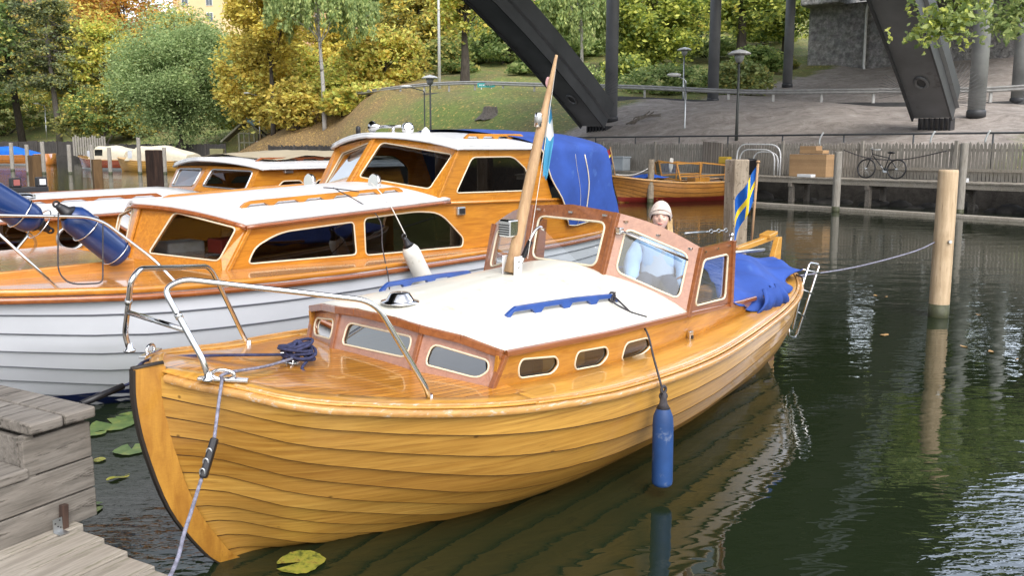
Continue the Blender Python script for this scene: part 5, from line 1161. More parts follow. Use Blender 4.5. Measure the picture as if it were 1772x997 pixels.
# horn on the mast, mast lantern, stay lever
p = m0+d*.19+Vector((-.06, .03, .03)); hn = MB(); hn.box(p+Vector((-.015, .0, 0)), (.1, .1, .12)); h_ = hn.build('horn', M_['chrome'], boat, bevel=.012)
mb = MB()
for k in range(5): mb.box(p+Vector((-.067, .0, -.04+k*.016)), (.006, .09, .007))
mb.build('horn_slot', M_['black'], h_)
p = m0+d*.70+Vector((-.05, .0, 0)); mb = MB(); mb.lathe([(.02, -.05), (.026, -.045), (.026, .035), (.02, .05)], 12, o=p); ml = mb.build('mast_lantern', M_['chrome'], boat); mb = MB(); mb.lathe([(.0265, -.02), (.0265, .02)], 12, o=p); mb.build('lantern_lens', M_['lampglass'], ml)
mb = MB(); a = m0+Vector((.09, -.01, .04)); mb.tube(smooth_pts([a, a+Vector((.12, .0, .2)), a+Vector((.2, 0, .26)), a+Vector((.26, 0, .24))]), .011, 8); mb.build('stay_lever', M_['chrome'], boat)
mb = MB(); mb.box(a+Vector((.06, -.01, .12)), (.03, .03, .13), ax=Matrix.Rotation(R(35), 3, 'Y')); mb.build('turnbuckle', M_['black'], boat, bevel=.004)
# tiller gear aft
mb = MB(); a, b2 = F1.V((1272, 433), -.03), F1.V((1338, 409), 0); mb.beam(a, b2, .07, .055); mb.build('tiller', M_['deckedge'], boat, bevel=.008)
mb = MB(); mb.box(b2+Vector((-.12, 0, .03)), (.2, .12, .04), ax=Matrix.Rotation(R(-8), 3, 'Y')); mb.build('tiller_block', M_['deckedge'], boat, bevel=.006)
mb = MB(); mb.tube([F1.V((1270, 437), .12), F1.V((1322, 432), .12)], .016, 8); mb.build('boom_crutch', M_['dullsteel'], boat)
mb = MB(); mb.tube([F1.V((1260, 433), .75), F1.V((1266, 408), .75)], .012, 8); mb.sphere(F1.V((1266, 407), .75), .02, 6); mb.build('snap_hook', M_['chrome'], boat)
# coaming end blocks
for s_ in (1, -1): mb = MB(); mb.box((4.56, -s_*.70, .775), (.14, .03, .15)); mb.build('coaming_end', M_['mahog'], boat, bevel=.006)
for s_ in (1, -1):
    mb = MB(); mb.grid([[Vector((u, -s_*(cbase(u)-.02), H1.su(u)[1]+.01)), Vector((u, -s_*(cbase(u)-.02), H1.su(u)[1]+.09))] for u in [4.5+i*.15 for i in range(11)]]); mb.build('coaming', M_['mahog'], boat, solid=.02)
# bathing ladder folded over the stern quarter
mb = MB(); LV = .62
lad = [((1366, 573), (1380, 580)), ((1400, 455), (1417, 460))]
a0, a1, b0, b1 = F1.V((1368, 560), LV), F1.V((1401, 455), LV), F1.V((1379, 580), LV+.02), F1.V((1418, 458), LV+.02)
mb.tube(fillet([a0, a1, b1, b0], [0, .035, .035, 0], 6), .011, 8); lt = mb.build('bathing_ladder', M_['chrome'], boat)
mb = MB()
for k in (.12, .42, .75): mb.tube([a1.lerp(a0, k)+Vector((0, .05, 0)), b1.lerp(b0, k)+Vector((0, -.03, 0))], .009, 8)
mb.build('rung', M_['chrome'], lt)
mb = MB(); c0_, c1_ = F1.V((1392, 482), LV), F1.V((1372, 570), LV); mb.tube(fillet([F1.V((1378, 476), LV-.1), c0_, c1_], [0, .03, 0], 4), .012, 8); mb.tube([F1.V((1365, 568), LV), F1.V((1366, 582), LV), F1.V((1376, 584), LV), F1.V((1381, 570), LV)], .01, 8); mb.build('ladder_bracket', M_['chrome'], lt)
# ------------------------------------------------------------------ the white cruiser alongside
F2 = Frame((-4.665, 6.825, 0), 49.77, 0)
cru = thing('cabin_cruiser', 'large cruiser with grey white clinker hull, varnished cabin, white roofs and a blue canopy aft', 'cabin cruiser', mat=F2.M)
sheer2 = [(-2.2, .03, 1.22), (-2.05, .2, 1.21), (-1.8, .38, 1.19), (-1.2, .7, 1.14), (-.5, 1.0, 1.075), (.1, 1.22, 1.02), (.8, 1.5, .98), (1.2, 1.58, .96), (2.0, 1.645, .93), (2.8, 1.62, .905), (3.4, 1.55, .885), (5.1, 1.38, .855), (6.5, 1.28, .845), (7.6, 1.17, .86), (8.45, 1.0, .88)]
H2 = Hull(sheer2, [(-.4, -.9), (0, -1.6), (.6, -2.05), (1.25, -2.2)], [(-.4, 8.3), (1.2, 8.5)], n=13, r0=.76, gb=.9, gs=.1, nx=60, lap=.013, dark=.06)
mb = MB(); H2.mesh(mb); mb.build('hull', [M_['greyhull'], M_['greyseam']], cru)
mb = MB(); L2 = [H2.pt(x, float(np.interp(-.0, [0, 1], [0, 1])), H2.prep(x), 0, 1) for x in (0, 1)]
rows = {1: [], -1: []}
for s_ in (1, -1):
    for i in range(41):
        x = i/40; pr = H2.prep(x); y0, z0, Lc = pr; tz = [float(np.interp(-z_, -z0, Lc)) for z_ in (.15, -.15)]
        rows[s_].append([H2.pt(x, tt_, pr, .016, s_) for tt_ in np.linspace(tz[0], tz[1], 4)])
    mb.grid(rows[s_])
mb.build('boot_stripe', M_['navystripe'], cru)
mb = MB(); mb.grid([[Vector((8.46, y, z)) for y in (-.93, -.45, 0, .45, .93)] for z in (-.2, .3, .88)]); mb.build('transom', M_['cruiserwood'], cru, solid=.03)
mb = MB(); deck_strip(mb, H2, -2.15, 8.45, nrm_in(.0), None, dz=.01, crown=.09, m=20, n=60); mb.build('deck', M_['cruiserdeck'], cru)
for s_ in (1, -1):
    mb = MB(); band(mb, H2.sheer_line(s_, 70, dy=.03, dz=-.03), .05, .05); mb.build('rub_rail', M_['redtrim'], cru)
    mb = MB(); band(mb, H2.sheer_line(s_, 70, dy=-.005, dz=.025), .06, .055); mb.build('toe_rail', M_['cruiserwood'], cru)
mb = MB(); mb.box((.72, -.02, 1.07), (1.2, 1.5, .13)); mb.build('fore_hatch', M_['cruiserdeck'], cru, bevel=.012)
def V2(q, v): return F2.V(q, v)
# lower cabin sides
side = [(1.95, .93), (8.05, .87), (8.05, 1.37), (6.6, 1.405), (4.7, 1.46), (2.23, 1.36)]
w2s = [[(429, 457), (441, 428), (484, 402), (612, 384), (617, 441)], [(633, 442), (630, 378), (720, 366), (762, 368), (802, 412), (800, 427)]]
w2p = [fillet([V2(q, 1.1) for q in w_], [.05, .08, .2, .05, .05] if i == 0 else [.05, .06, .12, .16, .06, .04], 5, True) for i, w_ in enumerate(w2s)]
for s_ in (1, -1):
    mir = lambda L: [Vector((p.x, p.y*s_, p.z)) for p in L]
    out_ = [Vector((u, -1.1*s_, z)) for u, z in side]; out_ = out_ if s_ > 0 else out_[::-1]
    mb = MB(); n2 = panel(mb, out_, [mir(p) for p in w2p], .03); mb.build('cabin_side', M_['cruiserwood'], cru)
    for p in w2p: window(cru, mir(p), n2, M_['trimwhite'], M_['darkglass'], .0085)
    wq = [(4.62, 1.455), (6.75, 1.40), (6.45, 2.055), (5.0, 2.07)]; out_ = [Vector((u, -1.085*s_, z)) for u, z in wq]; out_ = out_ if s_ > 0 else out_[::-1]
    p5 = fillet([V2(q, 1.085) for q in [(789, 334), (817, 272), (888, 271), (912, 294), (911, 330)]], [.05, .07, .09, .08, .05], 5, True)
    mb = MB(); n2 = panel(mb, out_, [mir(p5)], .03); mb.build('wheelhouse_side', M_['cruiserwood'], cru); window(cru, mir(p5), n2, M_['trimwhite'], M_['darkglass'], .0085)
    mb = MB(); mb.tube([(4.6, -1.12*s_, 1.452), (6.6, -1.12*s_, 1.40), (8.05, -1.12*s_, 1.37)], .018, 8); mb.build('waist_moulding', M_['cruiserwood'], cru)
    def fpanel(Q, pxs, rads, nm):
        Q1 = [Vector((u, -v, z)) for u, v, z in Q]; pts = [F2.onq(w_, Q1) for w_ in pxs]; Q1 = mir(Q1); pts = fillet(mir(pts), rads, 5, True)
        if s_ < 0: Q1 = Q1[::-1]
        mb = MB(); n2 = panel(mb, Q1, [pts], .03); mb.build(nm, M_['cruiserwood'], cru); window(cru, pts, n2, M_['trimwhite'], M_['glass'], .0085)
    fpanel([(1.62, 0, 1.04), (1.95, 1.1, .93), (2.23, 1.1, 1.36), (1.79, 0, 1.525)], [(257, 438), (302, 367), (409, 395), (378, 452)], [.04, .06, .05, .05], 'cabin_front')
    fpanel([(4.27, 0, 1.63), (4.62, 1.085, 1.455), (5.0, 1.085, 2.07), (4.72, 0, 2.195)], [(621, 306), (660, 246), (783, 267), (743, 327)], [.05, .07, .05, .05], 'wheelhouse_front')
for nm, A, B_ in (('cabin_centre_post', (1.60, 0, 1.03), (1.77, 0, 1.52)), ('wheelhouse_centre_post', (4.25, 0, 1.62), (4.70, 0, 2.19))):
    mb = MB(); mb.beam(A, B_, .07, .03, up=(1, 0, 0)); mb.build(nm, M_['cruiserwood'], cru, bevel=.006)
for s_ in (1, -1):
    for nm, A, B_ in (('cabin_corner_post', (1.96, -1.1*s_, .93), (2.24, -1.1*s_, 1.36)), ('wheelhouse_corner_post', (4.63, -1.085*s_, 1.45), (5.01, -1.085*s_, 2.07))):
        mb = MB(); mb.beam(A, B_, .05, .035, up=(1, 0, 0)); mb.build(nm, M_['cruiserwood'], cru, bevel=.006)
def roof(th_, u_f, u_a, zc, zs, hw, m, p=2.0, name='roof', nv=24, yc=0, solid=.035, trim=None):
    rows = []
    for j in range(nv+1):
        k = -1+2*j/nv; v = k*hw; r_ = []
        for i in range(21):
            u = lerp(u_f(abs(k)), u_a(abs(k)), i/20); r_.append(Vector((u, yc-v, lerp(zs(u), zc(u), 1-abs(k)**p))))
        rows.append(r_)
    mb = MB(); mb.grid(rows); o = mb.build(name, m, th_, solid=solid)
    if trim:
        mb = MB(); e = [r_[0]+Vector((0, 0, -.03)) for r_ in rows]; mb.tube(e, .022, 6); 
        for r_ in (rows[0], rows[-1]): mb.tube([q+Vector((0, 0, -.03)) for q in r_], .018, 6)
        mb.build('roof_trim', trim, th_)
    return lambda p_: lerp(zs(p_.x), zc(p_.x), 1-min(abs(p_.y-yc)/hw, 1)**p)+solid/2
rz = roof(cru, lambda k: lerp(1.72, 2.18, k), lambda k: lerp(4.45, 4.8, k), lambda u: interp(u, [1.7, 4.5], [1.555, 1.665]), lambda u: interp(u, [2.2, 4.7], [1.39, 1.485]), 1.14, M_['white'], 1.7, 'cabin_roof', trim=M_['redtrim'])
rz2 = roof(cru, lambda k: lerp(4.64, 4.95, k), lambda k: 6.6, lambda u: interp(u, [4.6, 6.6], [2.225, 2.25]), lambda u: interp(u, [4.9, 6.6], [2.085, 2.08]), 1.13, M_['white'], 2.1, 'wheelhouse_roof', trim=M_['white'])
for s_ in (1, -1):
    handrail(cru, (2.38, -s_*.75, 0), (4.4, -s_*.78, 0), rz, M_['cruiserwood'], 6, .06, .035)
    handrail(cru, (5.35, -s_*.85, 0), (6.45, -s_*.85, 0), rz2, M_['cruiserwood'], 4, .06, .035)
# round reflector lamps on the cabin roof, horn and lights on the wheelhouse
for y in (-.45, .5):
    mb = MB(); p = Vector((4.28 if y < 0 else 4.1, y, 0)); p.z = rz(p)+.05
    mb.lathe([(.02, -.07), (.085, -.04), (.095, .0), (.085, .012)], 16, o=p, axis=(-1, 0, .1)); mb.build('deck_lamp', M_['chrome'], cru)
p = Vector((4.95, -.05, 0)); p.z = rz2(p); mb = MB(); mb.tube([p+Vector((0, .3, .07)), p+Vector((0, -.15, .07))], .018, 8); mb.lathe([(.018, 0), (.05, .1), (.075, .14)], 14, o=p+Vector((0, .24, .07)), axis=(0, 1, 0)); mb.tube([p+Vector((0, 0, -.02)), p+Vector((0, 0, .07))], .02, 6); mb.build('air_horn', M_['chrome'], cru)
mb = MB(); mb.lathe([(.03, 0), (.07, .03), (.075, .08), (.04, .12)], 14, o=p+Vector((0, -.25, .02)), axis=(-.5, -.6, .3)); mb.build('search_light', M_['chrome'], cru)
mb = MB(); mb.lathe([(.06, 0), (.05, .05), (.01, .09)], 12, o=p+Vector((.2, -.35, -.03))); mb.build('antenna_dome', M_['white'], cru)
mb = MB(); mb.lathe([(.03, 0), (.03, .08), (.015, .1)], 10, o=Vector((4.8, .42, rz2(Vector((4.8, .42, 0)))))); mb.build('aerial_foot', M_['black'], cru)
p = V2((797, 365), 1.115); mb = MB(); mb.box(p, (.13, .05, .1)); nl = mb.build('side_lamp', M_['dullsteel'], cru, bevel=.015); mb = MB(); mb.box(p+Vector((0, -.03, 0)), (.08, .02, .06)); mb.build('lamp_lens', M_['black'], nl, bevel=.005)
# interiors
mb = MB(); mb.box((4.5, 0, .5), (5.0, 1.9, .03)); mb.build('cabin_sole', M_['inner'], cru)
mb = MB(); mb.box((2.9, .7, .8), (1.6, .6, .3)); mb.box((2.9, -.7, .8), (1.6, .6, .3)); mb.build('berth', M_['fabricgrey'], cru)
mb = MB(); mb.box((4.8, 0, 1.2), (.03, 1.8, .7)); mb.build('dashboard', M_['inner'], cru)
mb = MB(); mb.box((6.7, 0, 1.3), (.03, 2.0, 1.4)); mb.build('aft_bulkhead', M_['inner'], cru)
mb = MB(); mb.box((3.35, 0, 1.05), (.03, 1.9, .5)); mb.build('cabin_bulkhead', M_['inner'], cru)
M_['redbox'] = paint('red_case', (.22, .03, .02), .5)
mb = MB(); mb.box((2.5, -.35, 1.12), (.35, .25, .14)); mb.build('red_case', M_['redbox'], cru, bevel=.01)
mb = MB(); mb.box((2.35, .35, 1.06), (.4, .3, .12)); mb.build('white_cushion', M_['white'], cru, bevel=.02)
M_['curtain'] = paint('white_screen_cloth', (.55, .57, .6), .9)
FQ = [Vector(p)+Vector((.14, 0, 0)) for p in ((4.27, 0, 1.63), (4.62, 1.085, 1.455), (5.0, 1.085, 2.07), (4.72, 0, 2.195))]; ff = lambda x, y: FQ[0].lerp(FQ[1], x).lerp(FQ[3].lerp(FQ[2], x), y)
mb = MB(); a, b_, c_, d_ = ff(.9, .12), ff(.86, .72), ff(.4, .68), ff(.12, .12); mb.grid([[a, b_], [d_, c_]]); mb.build('windscreen_shade', M_['curtain'], cru, solid=.005)
FQ = [Vector(p)+Vector((.14, 0, 0)) for p in ((1.62, 0, 1.04), (1.95, 1.1, .93), (2.23, 1.1, 1.36), (1.79, 0, 1.525))]
mb = MB(); a, b_, c_, d_ = ff(.9, .12), ff(.86, .6), ff(.2, .62), ff(.12, .12); mb.grid([[a, b_], [d_, c_]]); mb.build('window_shade', M_['curtain'], cru, solid=.005)
# canopy: top, sides, aft end in blue canvas
can = []
prof = []
for j in range(33):
    k = -1+2*j/32; prof.append(k)
def can_pt(u, a):
    """a from -1..1 across; |a|<.5 roof, beyond: side going down"""
    s_ = 1 if a > 0 else -1; a = abs(a); sag = .010*math.sin(u*5+a*5)+.005*math.sin(u*13+a*9)
    if a < .5: k = a/.5; return Vector((u, -s_*1.15*k, lerp(2.09, 2.275, 1-k**2.4)+.022+sag*.6-.05*max(u-7, 0)))
    k = (a-.5)/.5; z = lerp(2.09-.05*max(u-7, 0), 1.06+.03*math.sin(u*5), k); return Vector((u+.02*math.sin(k*7+u*4), -s_*(1.15+.03*math.sin(k*PI)+sag*1.6), z))
rows = []
for i in range(29):
    r_ = []
    for j in range(49):
        a = -1+2*j/48; uf_ = lerp(6.0, 6.2, min(abs(a)/.5, 1)) if abs(a) < .5 else lerp(6.38, 7.02, (abs(a)-.5)/.5)
        if abs(a) < .5: uf_ = lerp(5.75, 6.38, (abs(a)/.5)**2)
        ua_ = 7.9+.28*max(0, (abs(a)-.5)/.5); r_.append(can_pt(lerp(uf_, ua_, i/28), a))
    rows.append(r_)
mb = MB(); mb.grid(rows); 
end = rows[-1]; mb.grid([[p, Vector((p.x+.05, p.y*.97, max(p.z-.2, 1.0)+0)) if False else Vector((p.x+.04, p.y*.5, p.z*.5+.62)), Vector((p.x+.06, 0, 1.5))] for p in end])
cn_ = mb.build('canopy', M_['tarp'], cru)
mb = MB()
for s_ in (1, -1):
    pth = [can_pt(lerp(6.38, 7.02, k/12), s_*(.5+.5*k/12))+Vector((0, -s_*.006, 0)) for k in range(13)]; mb.tube(pth, .009, 5)
    mb.tube([can_pt(7.35+.12*k/10, s_*(.55+.45*k/10))+Vector((0, -s_*.006, 0)) for k in range(11)], .008, 5)
    mb.tube([can_pt(lerp(7.02, 8.18, k/20), s_*1.0)+Vector((0, -s_*.004, 0)) for k in range(21)], .008, 5)
    mb.tube([can_pt(7.15+.10*k/10, s_*(.55+.45*k/10))+Vector((0, -s_*.004, 0)) for k in range(11)], .002, 4)
mb.build('canopy_piping', M_['trimwhite'], cn_)
# bow pulpit of the cruiser
mb = MB()
for s_ in (1, -1):
    y = lambda v: -v*s_
    P_ = fillet([(1.34, y(1.42), .98), (1.30, y(1.18), 1.15), (.92, y(1.02), 1.53), (.2, y(.98), 1.585), (-1.0, y(.75), 1.68), (-2.3, y(.3), 1.76), (-2.5, 0, 1.77)], [0, .1, .14, .2, .2, .2, 0], 6); mb.tube(P_, .0135, 10)
mb.build('pulpit_rail', M_['chrome'], cru)
for s_ in (1, -1):
    for u, u2 in ((.1, .5), (-1.2, -.8)):
        y0, z0 = H2.su(u2); mb = MB(); mb.tube([(u, -s_*(.97 if u > 0 else .7), 1.59 if u > 0 else 1.69), (u2, -s_*(y0-.12), z0+.02)], .012, 8); mb.build('stanchion', M_['chrome'], cru)
def wire_ring(c_, axis, r, nm='fender_rack'):
    ax_ = Vector(axis).normalized(); a = ax_.orthogonal().normalized(); b3 = ax_.cross(a); mb = MB(); mb.tube([Vector(c_)+(a*math.cos(q)+b3*math.sin(q))*r for q in [2*PI*i/20 for i in range(20)]], .005, 6, closed=True); mb.build(nm, M_['chrome'], cru)
fa, fb = V2((108, 362), .86), V2((212, 446), .86)
for k in (.38, .88): wire_ring(fa.lerp(fb, k), fb-fa, .128)
fa0, fb0 = V2((-30, 330), .86), V2((75, 392), .86)
for k in (.6, .93): wire_ring(fa0.lerp(fb0, k), fb0-fa0, .128)
# ------------------------------------------------------------------ fenders (each hangs on its own line)
def fender(a, b_, r, m, label, group=None, eye=M_['black']):
    """a = eye end, b = far end, world points"""
    a, b_ = Vector(a), Vector(b_); L = (b_-a).length; d = (b_-a)/L
    th_ = thing('fender', label, 'fender', group=group)
    mb = MB(); pr = [(.012, 0), (r*.35, .03), (r*.62, .05), (r*.93, .10), (r, .15), (r, L*.5), (r, L-.5*r), (r*.96, L-.25*r), (r*.8, L-.08*r), (r*.5, L-.01*r), (.01, L)]
    mb.lathe(pr, 24, o=a, axis=d); mb.build('body', m, th_)
    mb = MB(); mb.lathe([(r*.66, .052), (r*.4, .025), (r*.26, -.03), (r*.2, -.05)], 16, o=a, axis=d); o_ = d.orthogonal().normalized(); mb.tube([a-d*.06+(o_*math.cos(q)+d*math.sin(q))*.022 for q in [2*PI*i/12 for i in range(12)]], .009, 6, closed=True); mb.build('eye', eye, th_)
    return th_
w_ = F2.w2
fender(w_(fa), w_(fb), .118, M_['navyvinyl'], 'navy fender lying in the cruiser bow rail, the right one of the two', 'navy fenders in the bow rail')
fender(w_(fb0), w_(fa0), .118, M_['navyvinyl'], 'navy fender lying in the cruiser bow rail, cut by the left edge of the photo', 'navy fenders in the bow rail')
wf0, wf1 = w_(V2((703, 418), 1.66)), w_(V2((742, 500), 1.70)); fender(wf0, wf1, .09, M_['whitevinyl'], 'off white fender with a black eye hanging against the side of the cruiser')
mb = MB(); r_a = w_(Vector((3.95, -.78, 1.7))); e1 = w_(Vector((3.9, -1.16, 1.45))); mb.tube(smooth_pts([r_a, r_a.lerp(e1, .5)+Vector((0, 0, .02)), e1, wf0+Vector((0, 0, .05))], 5), .006, 6); tag(mb.build('fender_line', M_['whiterope']), 'thin pale line from the cruiser handrail to the off white fender', 'rope')
mb = MB(); r_a = w_(Vector((3.45, -.78, 1.66))); e1 = w_(V2((652, 372), 1.17)); e2 = w_(V2((672, 480), 1.64)); mb.tube(smooth_pts([r_a, e1, e1.lerp(e2, .5)+Vector((0, 0, -.03)), e2, e2+Vector((.01, 0, -.2))], 5), .006, 6); mb.tube(smooth_pts([r_a+Vector((-.1, 0, 0)), r_a+Vector((0, -.1, .0)), r_a+Vector((.3, -.2, -.03))]), .006, 5)
tag(mb.build('fender_line', M_['darkrope']), 'thin dark line hanging from the cruiser handrail down the cabin side', 'rope')
mb = MB(); a = w_(V2((101, 368), 1.05)); b3 = w_(V2((100, 470), 1.15)); c3 = w_(V2((120, 493), 1.35)); d3 = w_(V2((178, 490), 1.35)); e3 = w_(V2((178, 382), 1.03))
mb.tube(fillet([a, b3, c3, d3, e3], [0, .08, .1, .05, 0]), .006, 6); tag(mb.build('rail_line', M_['darkrope']), 'dark line looped down to the cruiser deck from its bow rail', 'rope')
# blue fender on the near side of the yellow boat
top = F1.w2(F1.V((1148, 692), 1.285)); fender(top, Vector((top.x+.005, top.y, .075)), .062, M_['bluevinyl'], 'worn blue fender hanging on the near side of the yellow boat down to the water', eye=M_['darkrope'])
ra = F1.w2(Vector((2.53, -.655, zroof(2.53, .65)+.07))); eg = F1.w2(F1.V((1118, 572), .86)); gu = F1.w2(F1.V((1140, 652), 1.235)); mb = MB()
mb.tube(smooth_pts([ra, ra.lerp(eg, .5)+Vector((0, 0, .01)), eg, eg.lerp(gu, .6), gu, top+Vector((0, 0, .03))], 5), .007, 7)
mb.tube(smooth_pts([ra+Vector((.02, -.02, .02)), ra+Vector((-.0, -.03, -.04)), ra+Vector((.1, -.12, -.09)), ra+Vector((.2, -.2, -.11))], 5), .006, 6)
kn = [ra+Vector((.02*math.cos(q), .0, .035*math.sin(q)-.02)) for q in [2*PI*i/10 for i in range(10)]]; mb.tube(kn, .008, 6, closed=True); kn = [top+Vector((.02*math.cos(q), .005, .02*math.sin(q)+.02)) for q in [2*PI*i/10 for i in range(10)]]; mb.tube(kn, .008, 6, closed=True)
tag(mb.build('fender_line', M_['darkrope']), 'dark line tied from the blue handrail over the side to the blue fender', 'rope')

# ------------------------------------------------------------------ third boat beyond the cruiser
YC = 3.65
thr = thing('cabin_boat', 'varnished cabin boat with white roofs lying behind the large cruiser', 'cabin boat', mat=F2.M@Matrix.Translation((0, YC, 0)))
F3 = Frame(F2.w2((0, YC, 0)), 49.77, 0)
sheer3 = [(-3.2, .03, 1.05), (-2.9, .3, 1.02), (-2, .8, .95), (-.8, 1.2, .87), (.6, 1.4, .8), (2.4, 1.5, .76), (4.5, 1.45, .74), (6.5, 1.3, .76), (8, 1.0, .8)]
H3 = Hull(sheer3, [(-.4, -2.2), (0, -2.6), (1.1, -3.2)], [(-.4, 7.8), (1.1, 8.05)], n=9, r0=.75, gb=.9, gs=.1, nx=36, lap=.012)
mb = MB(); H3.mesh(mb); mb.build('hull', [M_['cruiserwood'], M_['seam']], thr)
mb = MB(); deck_strip(mb, H3, -3.1, 8, nrm_in(0), None, dz=.01, crown=.05, m=12, n=30); mb.build('deck', M_['cruiserdeck'], thr)
mb = MB(); mb.grid([[Vector((8.02, y, z)) for y in (-1, 0, 1)] for z in (-.2, .3, .8)]); mb.build('transom', M_['cruiserwood'], thr, solid=.03)
# trunk side with a port light and a window
s3 = [(-.9, .85), (7.8, .76), (7.8, 1.3), (3.2, 1.28), (-.5, 1.22)]
ph = F3.V((123, 412), 1.15); port = [ph+Vector((.155*math.cos(q), 0, .135*math.sin(q))) for q in [2*PI*i/24 for i in range(24)]]
wl_ = fillet([F3.V(q, 1.15) for q in [(-60, 445), (-30, 375), (38, 390), (51, 405), (20, 443)]], .05, 5, True)
for s_ in (1, -1):
    mir = lambda L: [Vector((p.x, p.y*s_, p.z)) for p in L]; o_ = [Vector((u, -1.15*s_, z)) for u, z in s3]; o_ = o_ if s_ > 0 else o_[::-1]
    mb = MB(); n2 = panel(mb, o_, [mir(port), mir(wl_)], .03); mb.build('cabin_side', M_['cruiserwood'], thr)
    window(thr, mir(port), n2, M_['dullsteel'], M_['darkglass'], .02, name='port_light'); window(thr, mir(wl_), n2, M_['dullsteel'], M_['darkglass'], .012)
mb = MB(); mb.box((-.7, 0, 1.05), (.04, 2.2, .4)); mb.build('cabin_front', M_['cruiserwood'], thr)
rz3 = roof(thr, lambda k: lerp(-.9, -.7, k), lambda k: lerp(3.9, 4.3, k), lambda u: interp(u, [-1, 4], [1.43, 1.5]), lambda u: interp(u, [-1, 4], [1.22, 1.32]), 1.25, M_['white'], 1.8, 'cabin_roof', trim=M_['redtrim'])
for s_ in (1, -1): handrail(thr, (.8, -s_*.75, 0), (3.5, -s_*.8, 0), rz3, M_['redtrim'], 6, .05, .03)
mb = MB(); mb.lathe([(.22, 0), (.22, .02), (.18, .05), (.01, .055)], 20, o=(1.9, -.35, rz3(Vector((1.9, -.35, 0))))); mb.build('roof_hatch', M_['chrome'], thr)
# wheelhouse
cb, ct_, nb, ntp = F3.V((334, 330), 0), F3.V((360, 287), 0), F3.V((429, 332), 1.1), F3.V((450, 291), 1.1)
pA = [(268, 330), (297, 285), (345, 290), (326, 332)]
for s_ in (1, -1):
    Q = [Vector((cb.x, 0, cb.z)), Vector((nb.x, -1.1*s_, nb.z-.06)), Vector((ntp.x, -1.1*s_, ntp.z)), Vector((ct_.x, 0, ct_.z))]; q_ = Q if s_ > 0 else Q[::-1]
    pts = inset(Q, .12, .1, .2, .12, .06); pts = pts if s_ > 0 else pts
    mb = MB(); n2 = panel(mb, q_, [pts], .03); mb.build('wheelhouse_front', M_['cruiserwood'], thr); window(thr, pts, n2, M_['dullsteel'], M_['glass'], .014)
    o_ = [Vector((u, -1.1*s_, z)) for u, z in [(nb.x, nb.z-.1), (7.6, 1.25), (7.4, ntp.z), (ntp.x, ntp.z)]]
    hl = []
    for k in range(3):
        c0 = ntp.x+.25+k*.62; hl.append(fillet([Vector((c0, -1.1*s_, nb.z+.02)), Vector((c0+.12, -1.1*s_, nb.z+.13)), Vector((c0+.42, -1.1*s_, nb.z+.13)), Vector((c0+.52, -1.1*s_, nb.z+.02))], .04, 4, True))
    mb = MB(); n2 = panel(mb, o_ if s_ > 0 else o_[::-1], hl, .03); mb.build('wheelhouse_side', M_['cruiserwood'], thr)
    for h_ in hl: window(thr, h_, n2, M_['trimwhite'], M_['darkglass'], .01)
mb = MB(); p = F3.V((499, 294), 1.12); mb.box(p, (.14, .05, .1)); mb.build('side_lamp', M_['dullsteel'], thr, bevel=.012)
zt3 = ntp.z; rz4 = roof(thr, lambda k: lerp(ct_.x-.12, ntp.x-.02, k), lambda k: 7.5, lambda u: zt3+.13, lambda u: zt3+.02, 1.2, M_['white'], 2.0, 'wheelhouse_roof', trim=M_['white'])
handrail(thr, (ntp.x+.1, -.85, 0), (ntp.x+1.6, -.85, 0), rz4, M_['redtrim'], 4, .05, .03)
M_['tan'] = paint('tan_canvas', (.42, .36, .25), .85, bmp=.2)
mb = MB(); mb.grid([[Vector((lerp(5.0, 7.4, i/14), y, rz4(Vector((5.5, y, 0)))+.03+.02*math.sin(i*1.3+y*4)+.05*math.sin(PI*i/14))) for y in [-.95+1.9*j/12 for j in range(13)]] for i in range(15)]); mb.build('roof_cover', M_['tan'], thr)
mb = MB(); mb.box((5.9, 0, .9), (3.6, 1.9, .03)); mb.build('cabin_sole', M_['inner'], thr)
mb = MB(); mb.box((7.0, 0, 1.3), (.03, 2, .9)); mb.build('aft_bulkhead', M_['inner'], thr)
# light bar on the far edge of the roof
lbp = F3.V((45, 328), -1.1); th_ = thing('light_bar', 'black bar with a reddish and a white lamp on the far roof edge', 'light bar', F3.w2(lbp+Vector((0, 0, -.0))), (0, 0, R(49.77)))
mb = MB(); mb.box((0, 0, -.0), (.55, .12, .07)); mb.build('bar', M_['black'], th_, bevel=.01)
M_['redlens'] = paint('red_lens', (.3, .09, .08), .3)
for x, mm in ((-.13, 'redlens'), (.2, 'white')):
    mb = MB(); mb.box((x, 0, .1), (.13, .1, .13)); hs_ = mb.build('lamp_housing', M_['black'], th_, bevel=.012); mb = MB(); mb.box((x, -.055, .1), (.08, .02, .08)); mb.build('lamp_lens', M_[mm], hs_, bevel=.005)

